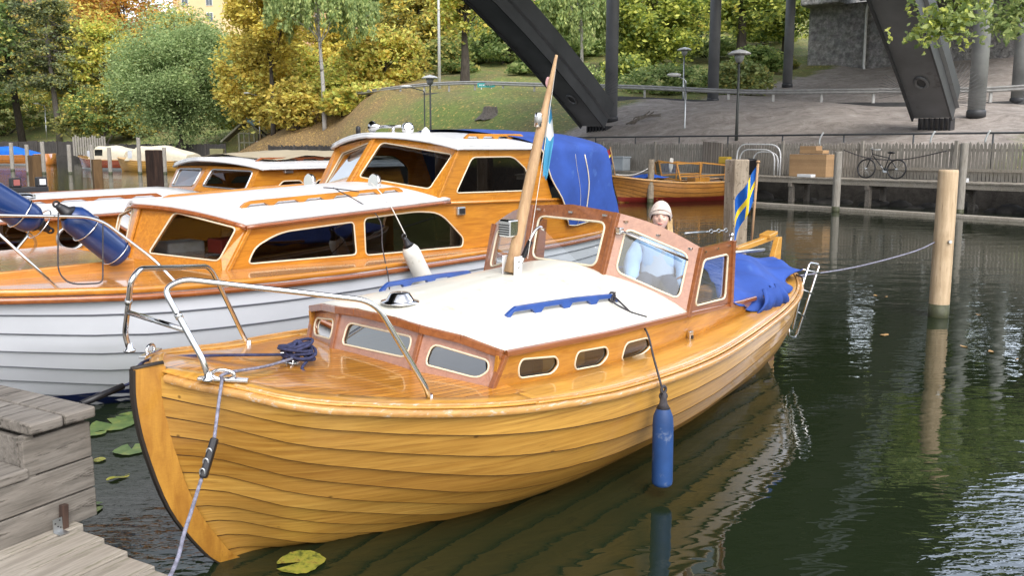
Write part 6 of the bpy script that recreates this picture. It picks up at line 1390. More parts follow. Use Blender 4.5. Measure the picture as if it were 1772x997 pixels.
# ------------------------------------------------------------------ far boats
def small_boat(name, label, bow, stern, beam, fb, mhull, mdeck=None, n=8, cat='boat', stripe=None, full=.75, seam='seam'):
    b_, s_ = Vector((*bow, 0)), Vector((*stern, 0)); L = (s_-b_).length; ang = math.atan2(s_.y-b_.y, s_.x-b_.x)
    th_ = thing(name, label, cat, b_, (0, 0, ang))
    sh = [(x*L, beam/2*y, fb*z) for x, y, z in [(0, .02, 1.22), (.03, .25, 1.19), (.1, .5, 1.12), (.2, .76, 1.03), (.35, .95, .94), (.5, 1, .9), (.7, .95, .9), (.85, .78, .94), (.95, .5, 1.0), (1, .1 if full < .7 else .62, 1.03)]]
    H = Hull(sh, [(-.3, .12*L), (0, .05*L), (fb, .005*L), (fb*1.4, 0)], [(-.3, .9*L), (0, .95*L), (fb*1.3, L)], n=n, r0=.7, gb=.9, gs=.4, nx=26, lap=.016, dark=.05)
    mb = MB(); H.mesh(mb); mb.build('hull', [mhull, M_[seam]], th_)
    for k in (1, -1): mb = MB(); band(mb, H.sheer_line(k, 30, dy=.02, dz=-.01), .06, .07); mb.build('rub_rail', M_['rail'], th_)
    mb = MB(); deck_strip(mb, H, .0, .34*L, nrm_in(.02), None, dz=.0, crown=.05, m=8, n=12); mb.build('foredeck', mdeck or mhull, th_)
    mb = MB(); deck_strip(mb, H, .34*L, .97*L, nrm_in(.02), lambda u, b3: max(b3-.25, 0), dz=.0, m=2, n=20); mb.build('side_deck', mdeck or mhull, th_)
    mb = MB(); mb.box((.62*L, 0, fb*.3), (.6*L, beam*.6, .03)); mb.build('sole', M_['inner'], th_)
    if full >= .7: mb = MB(); yb, zb = H.su(L); mb.grid([[Vector((L-.02, y, z)) for y in (-yb*.98, 0, yb*.98)] for z in (-.1, .2, zb)]); mb.build('transom', mhull, th_, solid=.03)
    if stripe:
        mb = MB()
        for k in (1, -1):
            rr = []
            for i in range(25):
                pr = H.prep(i/24); tz = [float(np.interp(-z_, -pr[1], pr[2])) for z_ in (.2, -.1)]; rr.append([H.pt(i/24, q, pr, .02, k) for q in np.linspace(tz[0], tz[1], 3)])
            mb.grid(rr)
        mb.build('bottom_stripe', stripe, th_)
    return th_, H, L
M_['redpaint'] = paint('red_bottom_paint', (.2, .02, .015), .4); M_['mahred'] = wood('red_mahogany_hull', (.22, .04, .015), (.36, .08, .025), coat=1, rough=.2)
M_['orange'] = wood('orange_varnish_hull', (.38, .13, .02), (.52, .2, .04), coat=1, rough=.2)
fb_, H, L = small_boat('open_boat', 'varnished clinker boat with a glazed shelter moored at the far boardwalk', (3.62, 31.6), (9.0, 34.2), 2.1, .8, M_['oldvarnish'], M_['oldvarnish'], stripe=M_['redpaint'])
def strut_frame(th_, pts, m, w_=.05, nm='shelter_frame'):
    mb = MB()
    for a, b_ in pts: mb.beam(a, b_, w_, w_)
    mb.build(nm, m, th_, bevel=.004)
q = .78
for y in (-.75, .75): strut_frame(fb_, [((2.5, y, q), (2.35, y*.95, q+.62)), ((2.35, y*.95, q+.62), (3.4, y*.95, q+.66)), ((3.4, y, q), (3.4, y*.95, q+.66)), ((3.4, y*.95, q+.66), (4.6, y*.95, q+.55)), ((4.55, y, q), (4.6, y*.95, q+.55)), ((2.5, y, q+.16), (4.6, y, q+.2))], M_['cabin'])
strut_frame(fb_, [((2.5, -.75, q+.02), (2.2, 0, q+.1)), ((2.2, 0, q+.1), (2.5, .75, q+.02)), ((2.35, -.71, q+.62), (2.05, 0, q+.72)), ((2.05, 0, q+.72), (2.35, .71, q+.62)), ((2.2, 0, q+.1), (2.05, 0, q+.72))], M_['cabin'], nm='windscreen_frame')
mb = MB()
for s_ in (1, -1): mb.grid([[Vector((2.5, -.75*s_, q+.05)), Vector((2.35, -.71*s_, q+.6))], [Vector((2.2, 0, q+.12)), Vector((2.05, 0, q+.7))]])
mb.build('windscreen', M_['glass'], fb_)
mb = MB(); mb.box((3.9, .0, q-.15), (.7, .5, .5)); mb.build('engine_box', M_['cabin'], fb_, bevel=.02)
mb = MB(); mb.grid([[Vector((1.0+i*.16, -.55+j*.14, q+.12+.13*math.sin(PI*i/7)*math.sin(PI*j/7)+.015*math.sin(i*2+j))) for j in range(8)] for i in range(8)]); M_['bluecloth'] = paint('bright_blue_cloth', (.015, .1, .5), .8); tag(mb.build('blue_cover', M_['bluecloth'], solid=.01), 'small bright blue cover lying on the foredeck of the far varnished boat', 'cover'); bpy.data.objects['blue_cover'].matrix_world = Matrix.Translation((3.62, 31.6, 0))@Matrix.Rotation(math.atan2(2.6, 5.38), 4, 'Z')
mb = MB(); a = Vector((5.9, 32.5, 1.0)); 
for k in range(3): mb.tube(smooth_pts([a+Vector((k*.03, -.05, .6)), a+Vector((-.05+k*.05, -.08, .3)), a+Vector((.0, -.1, .05+k*.04))]), .03, 6)
tag(mb.build('rope_bundle', M_['whiterope']), 'white rope bundle hanging on the shelter of the far varnished boat', 'rope')
mb = MB(); mb.tube(smooth_pts([(3.7, 31.7, 1.02), (4.5, 32.2, 1.0), (5.2, 32.8, 1.25)]), .02, 5); tag(mb.build('bow_line', M_['whiterope']), 'white line across the foredeck of the far varnished boat', 'rope')
# little flag at its bow
def cloth_flag(name, base, top_, wdt, hgt, mats, label, fn, hang=.8, nx_=12, nz_=14, dirx=(-1, 0, 0)):
    th_ = thing(name, label, 'flag', base); d = Vector(top_)-Vector(base); L = d.length; u = d.normalized(); mb = MB(); mb.tube([Vector((0, 0, 0)), d], .011*fn.get('k', 1), 8); mb.lathe([(.02*fn.get('k', 1), 0), (.014*fn.get('k', 1), .02)], 8, o=d); mb.build('flag_staff', M_['mastwood'], th_)
    rows = []; X_ = Vector(dirx).normalized()
    for i in range(nx_+1):
        r_ = []; s_ = i/nx_
        for j in range(nz_+1):
            t_ = j/nz_; p = d-u*(.02+hgt*t_); drop = hang*wdt*s_; fold = .09*wdt*math.sin(s_*9+t_*2)*(.4+s_)
            r_.append(p+X_*wdt*s_*(1-hang*.62)+Vector((0, fold, -drop*(.75+.25*t_))))
        rows.append(r_)
    mb = MB()
    for i in range(nx_):
        for j in range(nz_): mb.add([rows[i][j], rows[i+1][j], rows[i+1][j+1], rows[i][j+1]], [(0, 1, 2, 3)], fn['f'](i/nx_, j/nz_), True)
    mb.build('cloth', mats, th_, weld=True); return th_
M_['flagblue'] = paint('flag_blue', (.0, .1, .42), .7); M_['flagyellow'] = paint('flag_yellow', (.85, .6, .02), .7); M_['flagred'] = paint('flag_red', (.35, .02, .03), .7); M_['flagnavy'] = paint('flag_navy', (.01, .02, .2), .7)
M_['pennantblue'] = paint('pennant_light_blue', (.06, .3, .5), .7); M_['pennantwhite'] = paint('pennant_white', (.7, .72, .74), .7)
cloth_flag('boat_flag', (3.75, 31.6, .9), (3.55, 31.6, 2.0), .75, .55, [M_['flagnavy'], M_['flagred'], M_['flagyellow']], 'small navy, red and yellow flag at the bow of the far varnished boat', {'f': lambda s, t: 1 if t < .35 else (2 if t < .45 else 0), 'k': 2.2}, hang=.75)
# left group
ob, H, L = small_boat('motor_yacht', 'long orange varnished boat with a small windscreen and blue cover at the far left', (-60.5, 92), (-47.0, 89), 2.6, 1.15, M_['orange'], M_['orange'], stripe=M_['white'])
def hood(th_, u0, u1, hw, z0, h_, m, nm='hood', ends=.5, sag=.04):
    rows = []
    for i in range(19):
        k = i/18; e = min(1, (k/.18)**.6 if k < .18 else 1); e2 = 1 if k < .6 else 1-(k-.6)/.4*ends; r_ = []
        for j in range(17): a = PI*j/16; r_.append(Vector((lerp(u0, u1, k), -hw*math.copysign(abs(math.cos(a))**.6, math.cos(a)), z0+h_*e*e2*math.sin(a)**.6+sag*math.sin(k*11+j)*math.sin(a))))
        rows.append(r_)
    mb = MB(); mb.grid(rows); mb.add(rows[0], [tuple(range(17))]); mb.add(rows[-1], [tuple(range(17))[::-1]]); return mb.build(nm, m, th_)
M_['brightblue'] = paint('bright_blue_tarpaulin', (.0, .12, .55), .55, bmp=.2); M_['creamcanvas'] = paint('cream_canvas', (.62, .56, .42), .85, var=.1, bmp=.3)
hood(ob, 5.2, 12.6, 1.1, 1.05, .85, M_['brightblue'], 'cover', ends=.95)
mb = MB(); mb.grid([[Vector((4.1, y, 1.1)), Vector((4.9, y*.9, 1.95))] for y in (-1, -.4, .4, 1)]); mb.build('windscreen', M_['curtain'], ob, solid=.03)
mb = MB(); mb.sphere((6.0, -1.35, .75), .3, 8); M_['peach'] = paint('peach_buoy', (.65, .4, .25), .5); o = tag(mb.build('round_buoy', M_['peach']), 'round peach buoy hanging on the side of the orange boat', 'buoy'); o.matrix_world = ob.matrix_world.copy() if False else Matrix.Translation((-60.5, 92, 0))@Matrix.Rotation(math.atan2(-3, 13.5), 4, 'Z')
rb, H, L = small_boat('day_cruiser', 'dark red varnished boat with a cream hood and white waterline at far left', (-36.9, 74.5), (-29.8, 71), 2.2, .95, M_['mahred'], M_['mahred'], stripe=M_['white'])
hood(rb, 2.2, 6.6, .95, .85, 1.15, M_['creamcanvas'], ends=.3); mb = MB(); mb.box((3.6, -.93, 1.45), (.9, .04, .5)); mb.build('hood_window', M_['darkglass'], rb); mb = MB(); mb.box((2.5, -.93, 1.35), (.5, .04, .5)); mb.build('hood_window', M_['curtain'], rb)
yb_, H, L = small_boat('rowing_boat', 'small yellow clinker boat under a long cream hood at far left', (-31.6, 70), (-24.3, 67.5), 2.1, .9, M_['hull'], M_['hull'], full=.5)
hood(yb_, 1.5, 7.4, .95, .85, 1.15, M_['creamcanvas'], ends=.55)
mb = MB(); mb.box((2.1, -.93, 1.35), (.4, .04, .6)); mb.build('hood_window', M_['curtain'], yb_)
# ------------------------------------------------------------------ jetty and timber bench in the left foreground
JZ = .35; jt = thing('jetty', 'silvered plank jetty in the bottom left corner', 'jetty'); jd = Vector((.155, .283, 0)).normalized(); jn = Vector((jd.y, -jd.x, 0)); jax = Matrix((jd, -jn, (0, 0, 1))).transposed()
p0 = atz(173, 938, JZ); ends = [atz(*q, JZ) for q in [(142, 910), (178, 921), (230, 950), (280, 985), (330, 1030), (400, 1080), (470, 1140), (560, 1200)]]
seams = [atz(*q, JZ) for q in [(100, 892), (137, 912), (173, 938), (217, 960), (261, 984)]]; so_ = [(e-p0).dot(jn) for e in seams]; ss_ = [(e-p0).dot(jd) for e in seams]
dw = (so_[4]-so_[1])/3; so_ = [so_[0]]+[so_[1]+dw*i for i in range(9)]; ss_ = ss_+[ss_[-1]+(ss_[-1]-ss_[-3])/2*(i+1) for i in range(6)]
for k in range(0, 9):
    c0 = p0+jn*((so_[k]+so_[k+1])/2) if k > 0 else p0+jn*(so_[1]-dw/2)
    s1 = (ss_[k]+ss_[k+1])/2+.01
    mb = MB(); a = c0+jd*(-3.2); b_ = c0+jd*(s1); zt = JZ-.02+random.uniform(-.004, .004); mb.box(((0, 0, 0)), ((b_-a).length, dw-.009, .04)); pl = mb.build('plank', M_['jettywood'], jt, bevel=.006); pl.location = (a+b_)/2; pl.location.z = zt; pl.rotation_euler = (0, 0, math.atan2(jd.y, jd.x)); 
for s_ in (-.35, -1.5): mb = MB(); c0 = p0+jd*s_; mb.box((0, 0, 0), (1.5, .09, .14)); o = mb.build('joist', M_['oldwood'], jt); o.location = (c0.x+jn.x*.4, c0.y+jn.y*.4, .24); o.rotation_euler = (0, 0, math.atan2(jn.y, jn.x))
mb = MB(); mb.lathe([(.07, -1.5), (.07, .3)], 12, o=Vector((p0.x, p0.y, 0))+jd*(-.4)+jn*.2); mb.build('jetty_leg', M_['oldwood'], jt)
# bench: end wall of boards, two seat planks above, two step planks below
be = Vector((.488, .873, 0)).normalized(); bnn = Vector((-be.y, be.x, 0)); bo = Vector((-2.218, 3.544, 0)); bR = math.atan2(be.y, be.x)
bench = thing('timber_bench', 'grey weathered stepped timber bench with a boarded end wall on the jetty', 'bench', bo, (0, 0, bR))
# local: X along the wall (towards the water), Y away to the left, Z up
def bb(name, c_, d_, m='oldwood', bev=.006, rz_=0, parent=None): mb = MB(); mb.box((0, 0, 0), d_); o = mb.build(name, M_[m], parent or bench, bevel=bev); o.location = c_; o.rotation_euler = (0, 0, rz_); return o
zs = [(.335, .478), (.482, .63)]
for a, b_ in zs: bb('wall_board', (-.45, .02, (a+b_)/2), (1.84, .035, b_-a-.003))
bb('wall_board', (.3, .02, .72), (.33, .034, .17)); 
bb('corner_post', (.17, .03, .72), (.045, .05, .2)); bb('corner_post', (.462, .1, .80), (.05, .05, .09))
for x, w_ in ((.075, .15), (-.085, .15), (-.245, .15)): bb('step_plank', (x, .42, .655), (w_, .86, .045), 'jettywood' if x < 0 else 'oldwood', .009)
for x, w_ in ((.235, .16), (.4, .155)): bb('seat_plank', (x, .46, .855), (w_, .98, .055), 'oldwood', .011)
bb('back_wall', (.17, .5, .72), (.03, .85, .17)); bb('side_wall', (.46, .5, .6), (.03, .85, .42))
# bracket and wedge on the deck
p = atz(98, 921, JZ); br_ = thing('angle_bracket', 'small galvanised angle bracket with holes at the foot of the bench wall', 'bracket', p, (0, 0, bR)); mb = MB(); mb.box((0, -.012, .033), (.045, .003, .066)); mb.box((0, -.035, .003), (.045, .05, .004)); o = mb.build('plate', M_['dullsteel'], br_)
mb = MB()
for x, z in ((-.012, .045), (.01, .055), (.0, .028), (.012, .02)): mb.lathe([(.0035, -.001), (.0035, .001)], 8, o=(x, -.0145, z), axis=(0, 1, 0))
mb.build('screw_hole', M_['black'], br_)
mb = MB(); q = p+be*.04+Vector((0, 0, .055)); mb.box((0, 0, 0), (.03, .03, .12)); o = mb.build('short_stub', M_['darkpile'], None, bevel=.003); o.location = q; o.rotation_euler = (0, R(4), bR); tag(o, 'short dark wooden stub beside the angle bracket', 'stub')
# ------------------------------------------------------------------ mooring lines
def rope(pts, r, m, name, label, n=8): mb = MB(); mb.tube(smooth_pts(pts, n), r, 8); return tag(mb.build(name, m), label, 'rope')
ch = F1.w2(Vector((-.13, -.35, H1.su(-.1)[1]+.085)))
bi = F1.w2(Vector((.5, -.03, H1.su(.5)[1]+.12)))
damp0, damp1 = aty(370, 766, 3.62), aty(349, 828, 3.55)
rope([bi, bi.lerp(ch, .5)+Vector((0, 0, -.01)), ch, ch+Vector((-.01, -.03, -.04)), damp0], .0075, M_['greyrope'], 'bow_line', 'grey bow line from the foredeck over the gunwale down to the rubber snubber')
end_ = aty(288, 1010, 3.05); rope([damp1, damp1.lerp(end_, .5)+Vector((0, 0, -.01)), end_, end_+Vector((-.1, -.5, -.2))], .0085, M_['greyrope'], 'bow_line', 'grey bow line below the rubber snubber leading down to the jetty')
sn = thing('rubber_snubber', 'black rubber snubber with eyelets in the bow line', 'snubber'); mb = MB(); mb.beam(damp0+Vector((.006, 0, .02)), damp1+Vector((.006, 0, -.0)), .032, .045, up=(0, 1, 0)); mb.build('body', M_['black'], sn, bevel=.01)
mb = MB()
for k in (.22, .5, .78): c0 = damp0.lerp(damp1, k)+Vector((0, -.025, 0)); mb.tube([c0+Vector((.011*math.cos(q), 0, .017*math.sin(q))) for q in [2*PI*i/12 for i in range(12)]], .004, 6, closed=True)
mb.build('eyelet', M_['dullsteel'], sn)
# far side bow line to the jetty with its dark sleeve
fa_ = F1.w2(Vector((-.33, .06, 1.0))); fb2 = atz(60, 740, .4); q0 = plane = None
pA_, pB_ = aty(228, 662, 4.35), aty(140, 700, 4.1)
rope([F1.w2(Vector((.45, .0, 1.0))), F1.w2(Vector((-.1, .3, 1.03))), F1.w2(Vector((-.28, .2, 1.0))), pA_, pB_, aty(60, 735, 3.9)], .008, M_['rope'], 'bow_line', 'navy bow line leading left behind the stem to the bench')
mb = MB(); mb.tube([pA_.lerp(pB_, .18), pA_.lerp(pB_, 1.0)], .017, 10); tag(mb.build('line_sleeve', M_['black']), 'dark sleeve round the left bow line beside the bench', 'sleeve')
# coil on the foredeck
mb = MB(); c0 = F1.w2(Vector((.5, -.02, H1.su(.5)[1]+.085)))
for k in range(11):
    rr = random.uniform(.05, .09); ph_ = random.uniform(0, 6); ti = random.uniform(-.6, .6); ti2 = random.uniform(-.5, .5); cc = c0+Vector((random.uniform(-.02, .02), random.uniform(-.02, .02), .03+.007*k))
    mb.tube([cc+Vector((rr*math.cos(q), rr*math.sin(q), ti*rr*math.cos(q)*.6+ti2*rr*math.sin(q)*.6)) for q in [ph_+2*PI*i/18 for i in range(18)]], .0085, 7, closed=True)
mb.tube(smooth_pts([c0+Vector((.06, -.05, .02)), c0+Vector((.05, -.12, .0)), c0+Vector((.09, -.17, -.015)), c0+Vector((.11, -.2, -.02))]), .008, 7)
for a, b_ in ((0, .9), (2, 1.4), (4.2, 1.1)): mb.tube(smooth_pts([c0+Vector((.08*math.cos(a), .08*math.sin(a), .02)), c0+Vector((0, 0, .12)), c0+Vector((-.08*math.cos(a+.5), -.08*math.sin(a+.5), .02))]), .0085, 7)
tag(mb.build('rope_coil', M_['rope']), 'coiled bundle of navy rope lying on the foredeck', 'rope')
# stern lines and piles
P1 = Vector((5.27, 10.5, .92)); st = F1.w2(F1.V((1378, 478), .3)); rope([st, st.lerp(P1, .35)+Vector((0, 0, -.05)), st.lerp(P1, .75)+Vector((0, 0, -.03)), P1+Vector((-.12, 0, 0))], .008, M_['greyrope'], 'stern_line', 'grey stern line running right to the peeled pile')
mb = MB(); mb.lathe([(.02, -.02), (.02, .02)], 10, o=P1+Vector((0, -.125, .02)), axis=(0, 1, 0)); tag(mb.build('pile_ring', M_['dullsteel']), 'small steel ring on the peeled pile where the line ends', 'ring')
cA, cB = aty(1185, 404, 9.2), aty(1262, 398, 10.2); mb = MB(); mb.tube([cA, cA.lerp(cB, .45)], .012, 6); n_ = 6
for k in range(n_):
    c0 = cA.lerp(cB, .48+.52*k/n_); d_ = (cB-cA).normalized(); o_ = Vector((0, 0, 1)) if k % 2 else Vector((0, 1, 0)); mb.tube([c0+d_*.035*math.cos(q)*1.5+o_*.02*math.sin(q) for q in [2*PI*i/10 for i in range(10)]], .006, 5, closed=True)
tag(mb.build('mooring_spring', M_['dullsteel']), 'steel mooring spring and chain leading to the weathered square pile', 'chain')
# ------------------------------------------------------------------ flags
mast_top = F1.w2(m1)
sb, stp = F1.w2(F1.V((1300, 425), -.1)), F1.w2(F1.V((1312, 281), -.1))
swf = cloth_flag('ensign', sb, stp, .52, .34, [M_['flagblue'], M_['flagyellow']], 'blue flag with a yellow cross hanging from its staff at the stern', {'f': lambda s, t: 1 if (.3 < s < .46 or .4 < t < .6) else 0, 'k': 1.2}, hang=.95, nx_=30, nz_=26, dirx=(-1, .1, 0))
# burgee on the mast
a = F1.w2(m0.lerp(m1, .66)); tp = F1.w2(m0.lerp(m1, .80)); th_ = thing('pennant', 'light blue and white pennant hanging limp behind the mast of the yellow boat', 'flag', tp); rows = []
for i in range(15):
    t_ = i/14; w0 = lerp(.01, .052, min(t_*2, 1))*(1-.45*max(t_-.6, 0)/.4); rows.append([Vector((.01-.03*t_+lerp(-w0*.3, w0, j/6), .03+.018*math.sin(j*1.6+t_*4), -.55*t_+.02*math.sin(j*1.3))) for j in range(7)])
mb = MB()
for i in range(14):
    for j in range(6): mb.add([rows[i][j], rows[i][j+1], rows[i+1][j+1], rows[i+1][j]], [(0, 1, 2, 3)], 1 if 3 < i < 7 else 0, True)
mb.build('cloth', [M_['pennantblue'], M_['pennantwhite']], th_, weld=True)
tp2 = F1.w2(m0.lerp(m1, .9)); mb = MB(); mb.grid([[tp2+Vector((-.012-.012*math.sin(i*.5)*(j/3), .02, -.0-.1*i/8)) + Vector((-.02*j/3, 0, 0)) for j in range(4)] for i in range(9)]); M_['pinkcloth'] = paint('pink_white_cloth', (.6, .35, .35), .8); tag(mb.build('small_pennant', M_['pinkcloth'], solid=.003), 'tiny red and white pennant near the mast top', 'flag')
rope([F1.w2(m1)+Vector((.0, .02, -.05)), F1.w2(m0.lerp(m1, .5))+Vector((.06, .03, 0)), F1.w2(m0)+Vector((.12, .05, .1))], .0025, M_['whiterope'], 'halyard', 'thin flag halyard running down beside the mast')
# ------------------------------------------------------------------ blue cover over the aft cockpit
def tp_(u, k):
    """k -1..1 across"""
    hw = interp(u, [3.6, 4.5, 5.3, 6.0, 6.35], [.80, .78, .70, .52, .36]); top_ = interp(u, [3.6, 4.2, 5.2, 5.9, 6.35], [.98, 1.05, 1.07, 1.0, .9]); zl = interp(u, [3.6, 4.6, 5.3, 6.35], [.9, .8, .83, .91])
    z = lerp(zl, top_, (1-abs(k)**2.2)); w_ = .03*math.sin(u*7+k*5)+.012*math.sin(u*17-k*9); near = max(0, k)
    fold = .05*near**2*math.sin(u*15+2*k) if u > 4.4 else 0
    return Vector((u+.04*math.sin(k*6), -hw*k*(1+.02*math.sin(u*11))-fold, z+w_*(.5+near)))
rows = [[tp_(lerp(lerp(4.65, 3.85, abs(-1+2*j/32)**1.6), 6.2, i/46), -1+2*j/32) for j in range(33)] for i in range(47)]
tarp = thing('cockpit_cover', 'rumpled bright blue canvas cover over the aft cockpit of the yellow boat', 'boat cover', mat=F1.M); mb = MB(); mb.grid(rows); mb.build('canvas', M_['tarp'], tarp, solid=.008)
rows = []
for i in range(13):
    t_ = i/12; rows.append([Vector((4.55+.35*j/10+.22*t_*(j/10-.4), -.80-.05*math.sin(t_*PI)-.02*math.sin(j*2.1), .93-.20*t_+.015*math.sin(j*1.7))) for j in range(11)])
mb = MB(); mb.grid(rows); mb.build('loose_corner', M_['tarp'], tarp, solid=.008)
# ------------------------------------------------------------------ woman in the cockpit
def skin_mesh(name, V, E, Rr, mat_, parent, sub=2, root=0):
    me = bpy.data.meshes.new(name); me.from_pydata([tuple(v) for v in V], E, []); me.materials.append(mat_); o = bpy.data.objects.new(name, me); C.objects.link(o); o.parent = parent
    md = o.modifiers.new('skin', 'SKIN'); md.use_smooth_shade = True
    for i, r in enumerate(Rr): sv = me.skin_vertices[0].data[i]; sv.radius = (r, r) if not hasattr(r, '__len__') else r; sv.use_root = (i == root)
    s2 = o.modifiers.new('sub', 'SUBSURF'); s2.levels = sub; s2.render_levels = sub; return o
hd = F1.V((1143, 378), -.12); hd_w = F1.w2(hd)
M_['skin'] = paint('skin', (.72, .45, .36), .5, var=.05); M_['hair'] = paint('blond_hair', (.5, .33, .15), .6, scale=30, var=.3); M_['beanie'] = paint('pale_pink_knit', (.66, .55, .48), .9, scale=40, var=.12, bmp=.6)
M_['jacket'] = paint('light_blue_jacket', (.25, .4, .62), .8, var=.1, bmp=.3, scale=6); M_['chestrefl'] = paint('grey_chest_reflection', (.3, .38, .5), .8, var=.08); M_['jeans'] = paint('dark_trousers', (.03, .04, .07), .85)
wm = thing('person', 'smiling person in pale pink beanie and light blue jacket behind the windscreen', 'person', hd_w, (R(-9), R(2), R(-10)))
wm.scale = (.93, .93, .93)
# local: origin = head centre, facing -Y, Z up
V = [(0, .03, -.52), (0, .03, -.36), (0, .02, -.24), (0, .015, -.17), (0, .0, -.12), (.15, .02, -.25), (.225, -.02, -.43), (.2, -.16, -.66), (.13, -.30, -.76), (-.15, .02, -.25), (-.225, -.02, -.43), (-.2, -.16, -.66), (-.13, -.30, -.76), (.10, .02, -.60), (.12, -.38, -.62), (.12, -.40, -1.0), (.12, -.52, -1.06), (-.10, .02, -.60), (-.12, -.38, -.62), (-.12, -.40, -1.0), (-.12, -.52, -1.06)]
E_ = [(0, 1), (1, 2), (2, 3), (3, 4), (2, 5), (5, 6), (6, 7), (7, 8), (2, 9), (9, 10), (10, 11), (11, 12), (0, 13), (13, 14), (14, 15), (15, 16), (0, 17), (17, 18), (18, 19), (19, 20)]
Rr = [(.14, .10), (.12, .09), (.13, .085), .05, .048, .052, .042, .034, .026, .052, .042, .034, .026, .085, .06, .045, .035, .085, .06, .045, .035]
# head built as a shaped closed surface welded into the same mesh by a remesh
def head_rows():
    rows = []; n = 28
    for i in range(n+1):
        th = PI*i/n; z = .118*math.cos(th); r_ = []
        for j in range(36):
            a = 2*PI*j/36; x = math.sin(th)*math.cos(a); y = math.sin(th)*math.sin(a); wx = .076*(1-.22*max(0, -math.cos(th))**1.5); wy = .095
            p = Vector((x*wx, y*wy, z))
            if y < 0:
                f = math.exp(-((p.x)/.014)**2); p.y -= .022*f*math.exp(-((z+.012)/.02)**2)+.008*f*math.exp(-((z-.02)/.03)**2); p.y -= .008*math.exp(-(p.x/.03)**2)*math.exp(-((z+.095)/.02)**2)
                for ex in (-.03, .03): p.y += .009*math.exp(-((p.x-ex)/.014)**2)*math.exp(-((z-.012)/.012)**2)
                for ex in (-.042, .042): p.y -= .006*math.exp(-((p.x-ex)/.018)**2)*math.exp(-((z+.025)/.018)**2)
                p.y -= .006*math.exp(-(p.x/.026)**2)*math.exp(-((z+.055)/.008)**2)
            r_.append(p)
        rows.append(r_)
    return rows
body = skin_mesh('body', V, E_, Rr, M_['skin'], wm)
dg = bpy.context.evaluated_depsgraph_get(); ev = body.evaluated_get(dg); me = bpy.data.meshes.new_from_object(ev)
mb = MB(); mb.v = [tuple(v.co) for v in me.vertices]; mb.f = [list(p.vertices) for p in me.polygons]; mb.m = [0]*len(mb.f); mb.sm = [True]*len(mb.f)
mb.grid(head_rows(), 0, True, True); bpy.data.objects.remove(body)
def hand(mb, wrist, d, side):
    w_ = Vector(wrist); d = Vector(d).normalized(); s_ = Vector((side, 0, 0)); mb.tube([w_, w_+d*.04, w_+d*.085], [.024, .034, .026], 10)
    for k, (o_, L_f) in enumerate(((-.026, .06), (-.009, .075), (.009, .07), (.026, .055))): b0 = w_+d*.08+s_*o_; mb.tube([b0-d*.02, b0+d*L_f*.5, b0+d*L_f*.8+Vector((0, 0, -.02)), b0+d*L_f+Vector((0, 0, -.045))], [.009, .009, .008, .006], 8)
    b0 = w_+d*.02+s_*-.028; mb.tube([b0, b0-s_*.025+d*.03, b0-s_*.03+d*.065], [.011, .01, .007], 8)
hand(mb, (.13, -.30, -.76), (-.2, -.8, -.15), 1); hand(mb, (-.13, -.30, -.76), (.2, -.8, -.15), -1)
body = mb.build('body', M_['skin'], wm); md = body.modifiers.new('remesh', 'REMESH'); md.mode = 'VOXEL'; md.voxel_size = .0045; md.use_smooth_shade = True
dg = bpy.context.evaluated_depsgraph_get(); me = bpy.data.meshes.new_from_object(body.evaluated_get(dg)); body.modifiers.clear(); bm = bmesh.new(); bm.from_mesh(me)
seen = set(); isl = []
for v0 in bm.verts:
    if v0 in seen: continue
    st_ = [v0]; seen.add(v0); cur = []
    while st_:
        v_ = st_.pop(); cur.append(v_)
        for e_ in v_.link_edges:
            w2_ = e_.other_vert(v_)
            if w2_ not in seen: seen.add(w2_); st_.append(w2_)
    isl.append(cur)
isl.sort(key=len)
for cur in isl[:-1]: bmesh.ops.delete(bm, geom=cur, context='VERTS')
bm.to_mesh(me); bm.free(); me.polygons.foreach_set('use_smooth', [True]*len(me.polygons)); body.data = me
if not me.materials: me.materials.append(M_['skin'])
# clothes
Vj = V[:4]+V[5:8]+V[9:12]; Ej = [(0, 1), (1, 2), (2, 3), (2, 4), (4, 5), (5, 6), (2, 7), (7, 8), (8, 9)]
Vj = [(v[0]*(1.1 if i > 3 else 1), v[1], v[2]-(.06 if i == 0 else 0)) for i, v in enumerate(Vj)]
jk = skin_mesh('jacket', Vj, Ej, [(.2, .15), (.175, .13), (.16, .115), .07, .088, .085, .07, .088, .085, .07], M_['jacket'], wm)
mb = MB(); rows = []
for i in range(9):
    z = -.60+.36*i/8; rows.append([Vector((.168*math.cos(a)*(1-.14*i/8), .02+.122*math.sin(a)*(1-.16*i/8), z)) for a in [PI*1.08+PI*.84*j/12 for j in range(13)]])
mb.grid(rows); mb.build('chest_reflection', M_['chestrefl'], wm, solid=.012)  # grey sheet on the chest stands in for a reflection in the windscreen
Vt = [V[0]]+V[13:16]+V[17:20]; tr_ = skin_mesh('trousers', Vt, [(0, 1), (1, 2), (2, 3), (0, 4), (4, 5), (5, 6)], [(.15, .11), .1, .075, .055, .1, .075, .055], M_['jeans'], wm)
mb = MB(); rows = []
for i in range(15):
    t_ = i/14; th = lerp(.02, PI*.60, t_); r_ = []
    for j in range(32): a = 2*PI*j/32; front = max(0, -math.sin(a)); x = math.sin(th)*math.cos(a); y = math.sin(th)*math.sin(a); r_.append(Vector((x*.098, .012+y*.112, .026+.14*math.cos(th)*(1 if th < PI/2 else lerp(1, -1.0, front)))))
    rows.append(r_)
mb.grid(rows, closed=True); bn_ = mb.build('beanie', M_['beanie'], wm, solid=.008)
mb = MB(); mb.tube([Vector((.096*math.cos(2*PI*j/32), .012+.109*math.sin(2*PI*j/32), .024+.055*max(0, -math.sin(2*PI*j/32))-.018*max(0, math.sin(2*PI*j/32)))) for j in range(32)], .012, 8, closed=True); mb.build('beanie_cuff', M_['beanie'], bn_)
mb = MB()
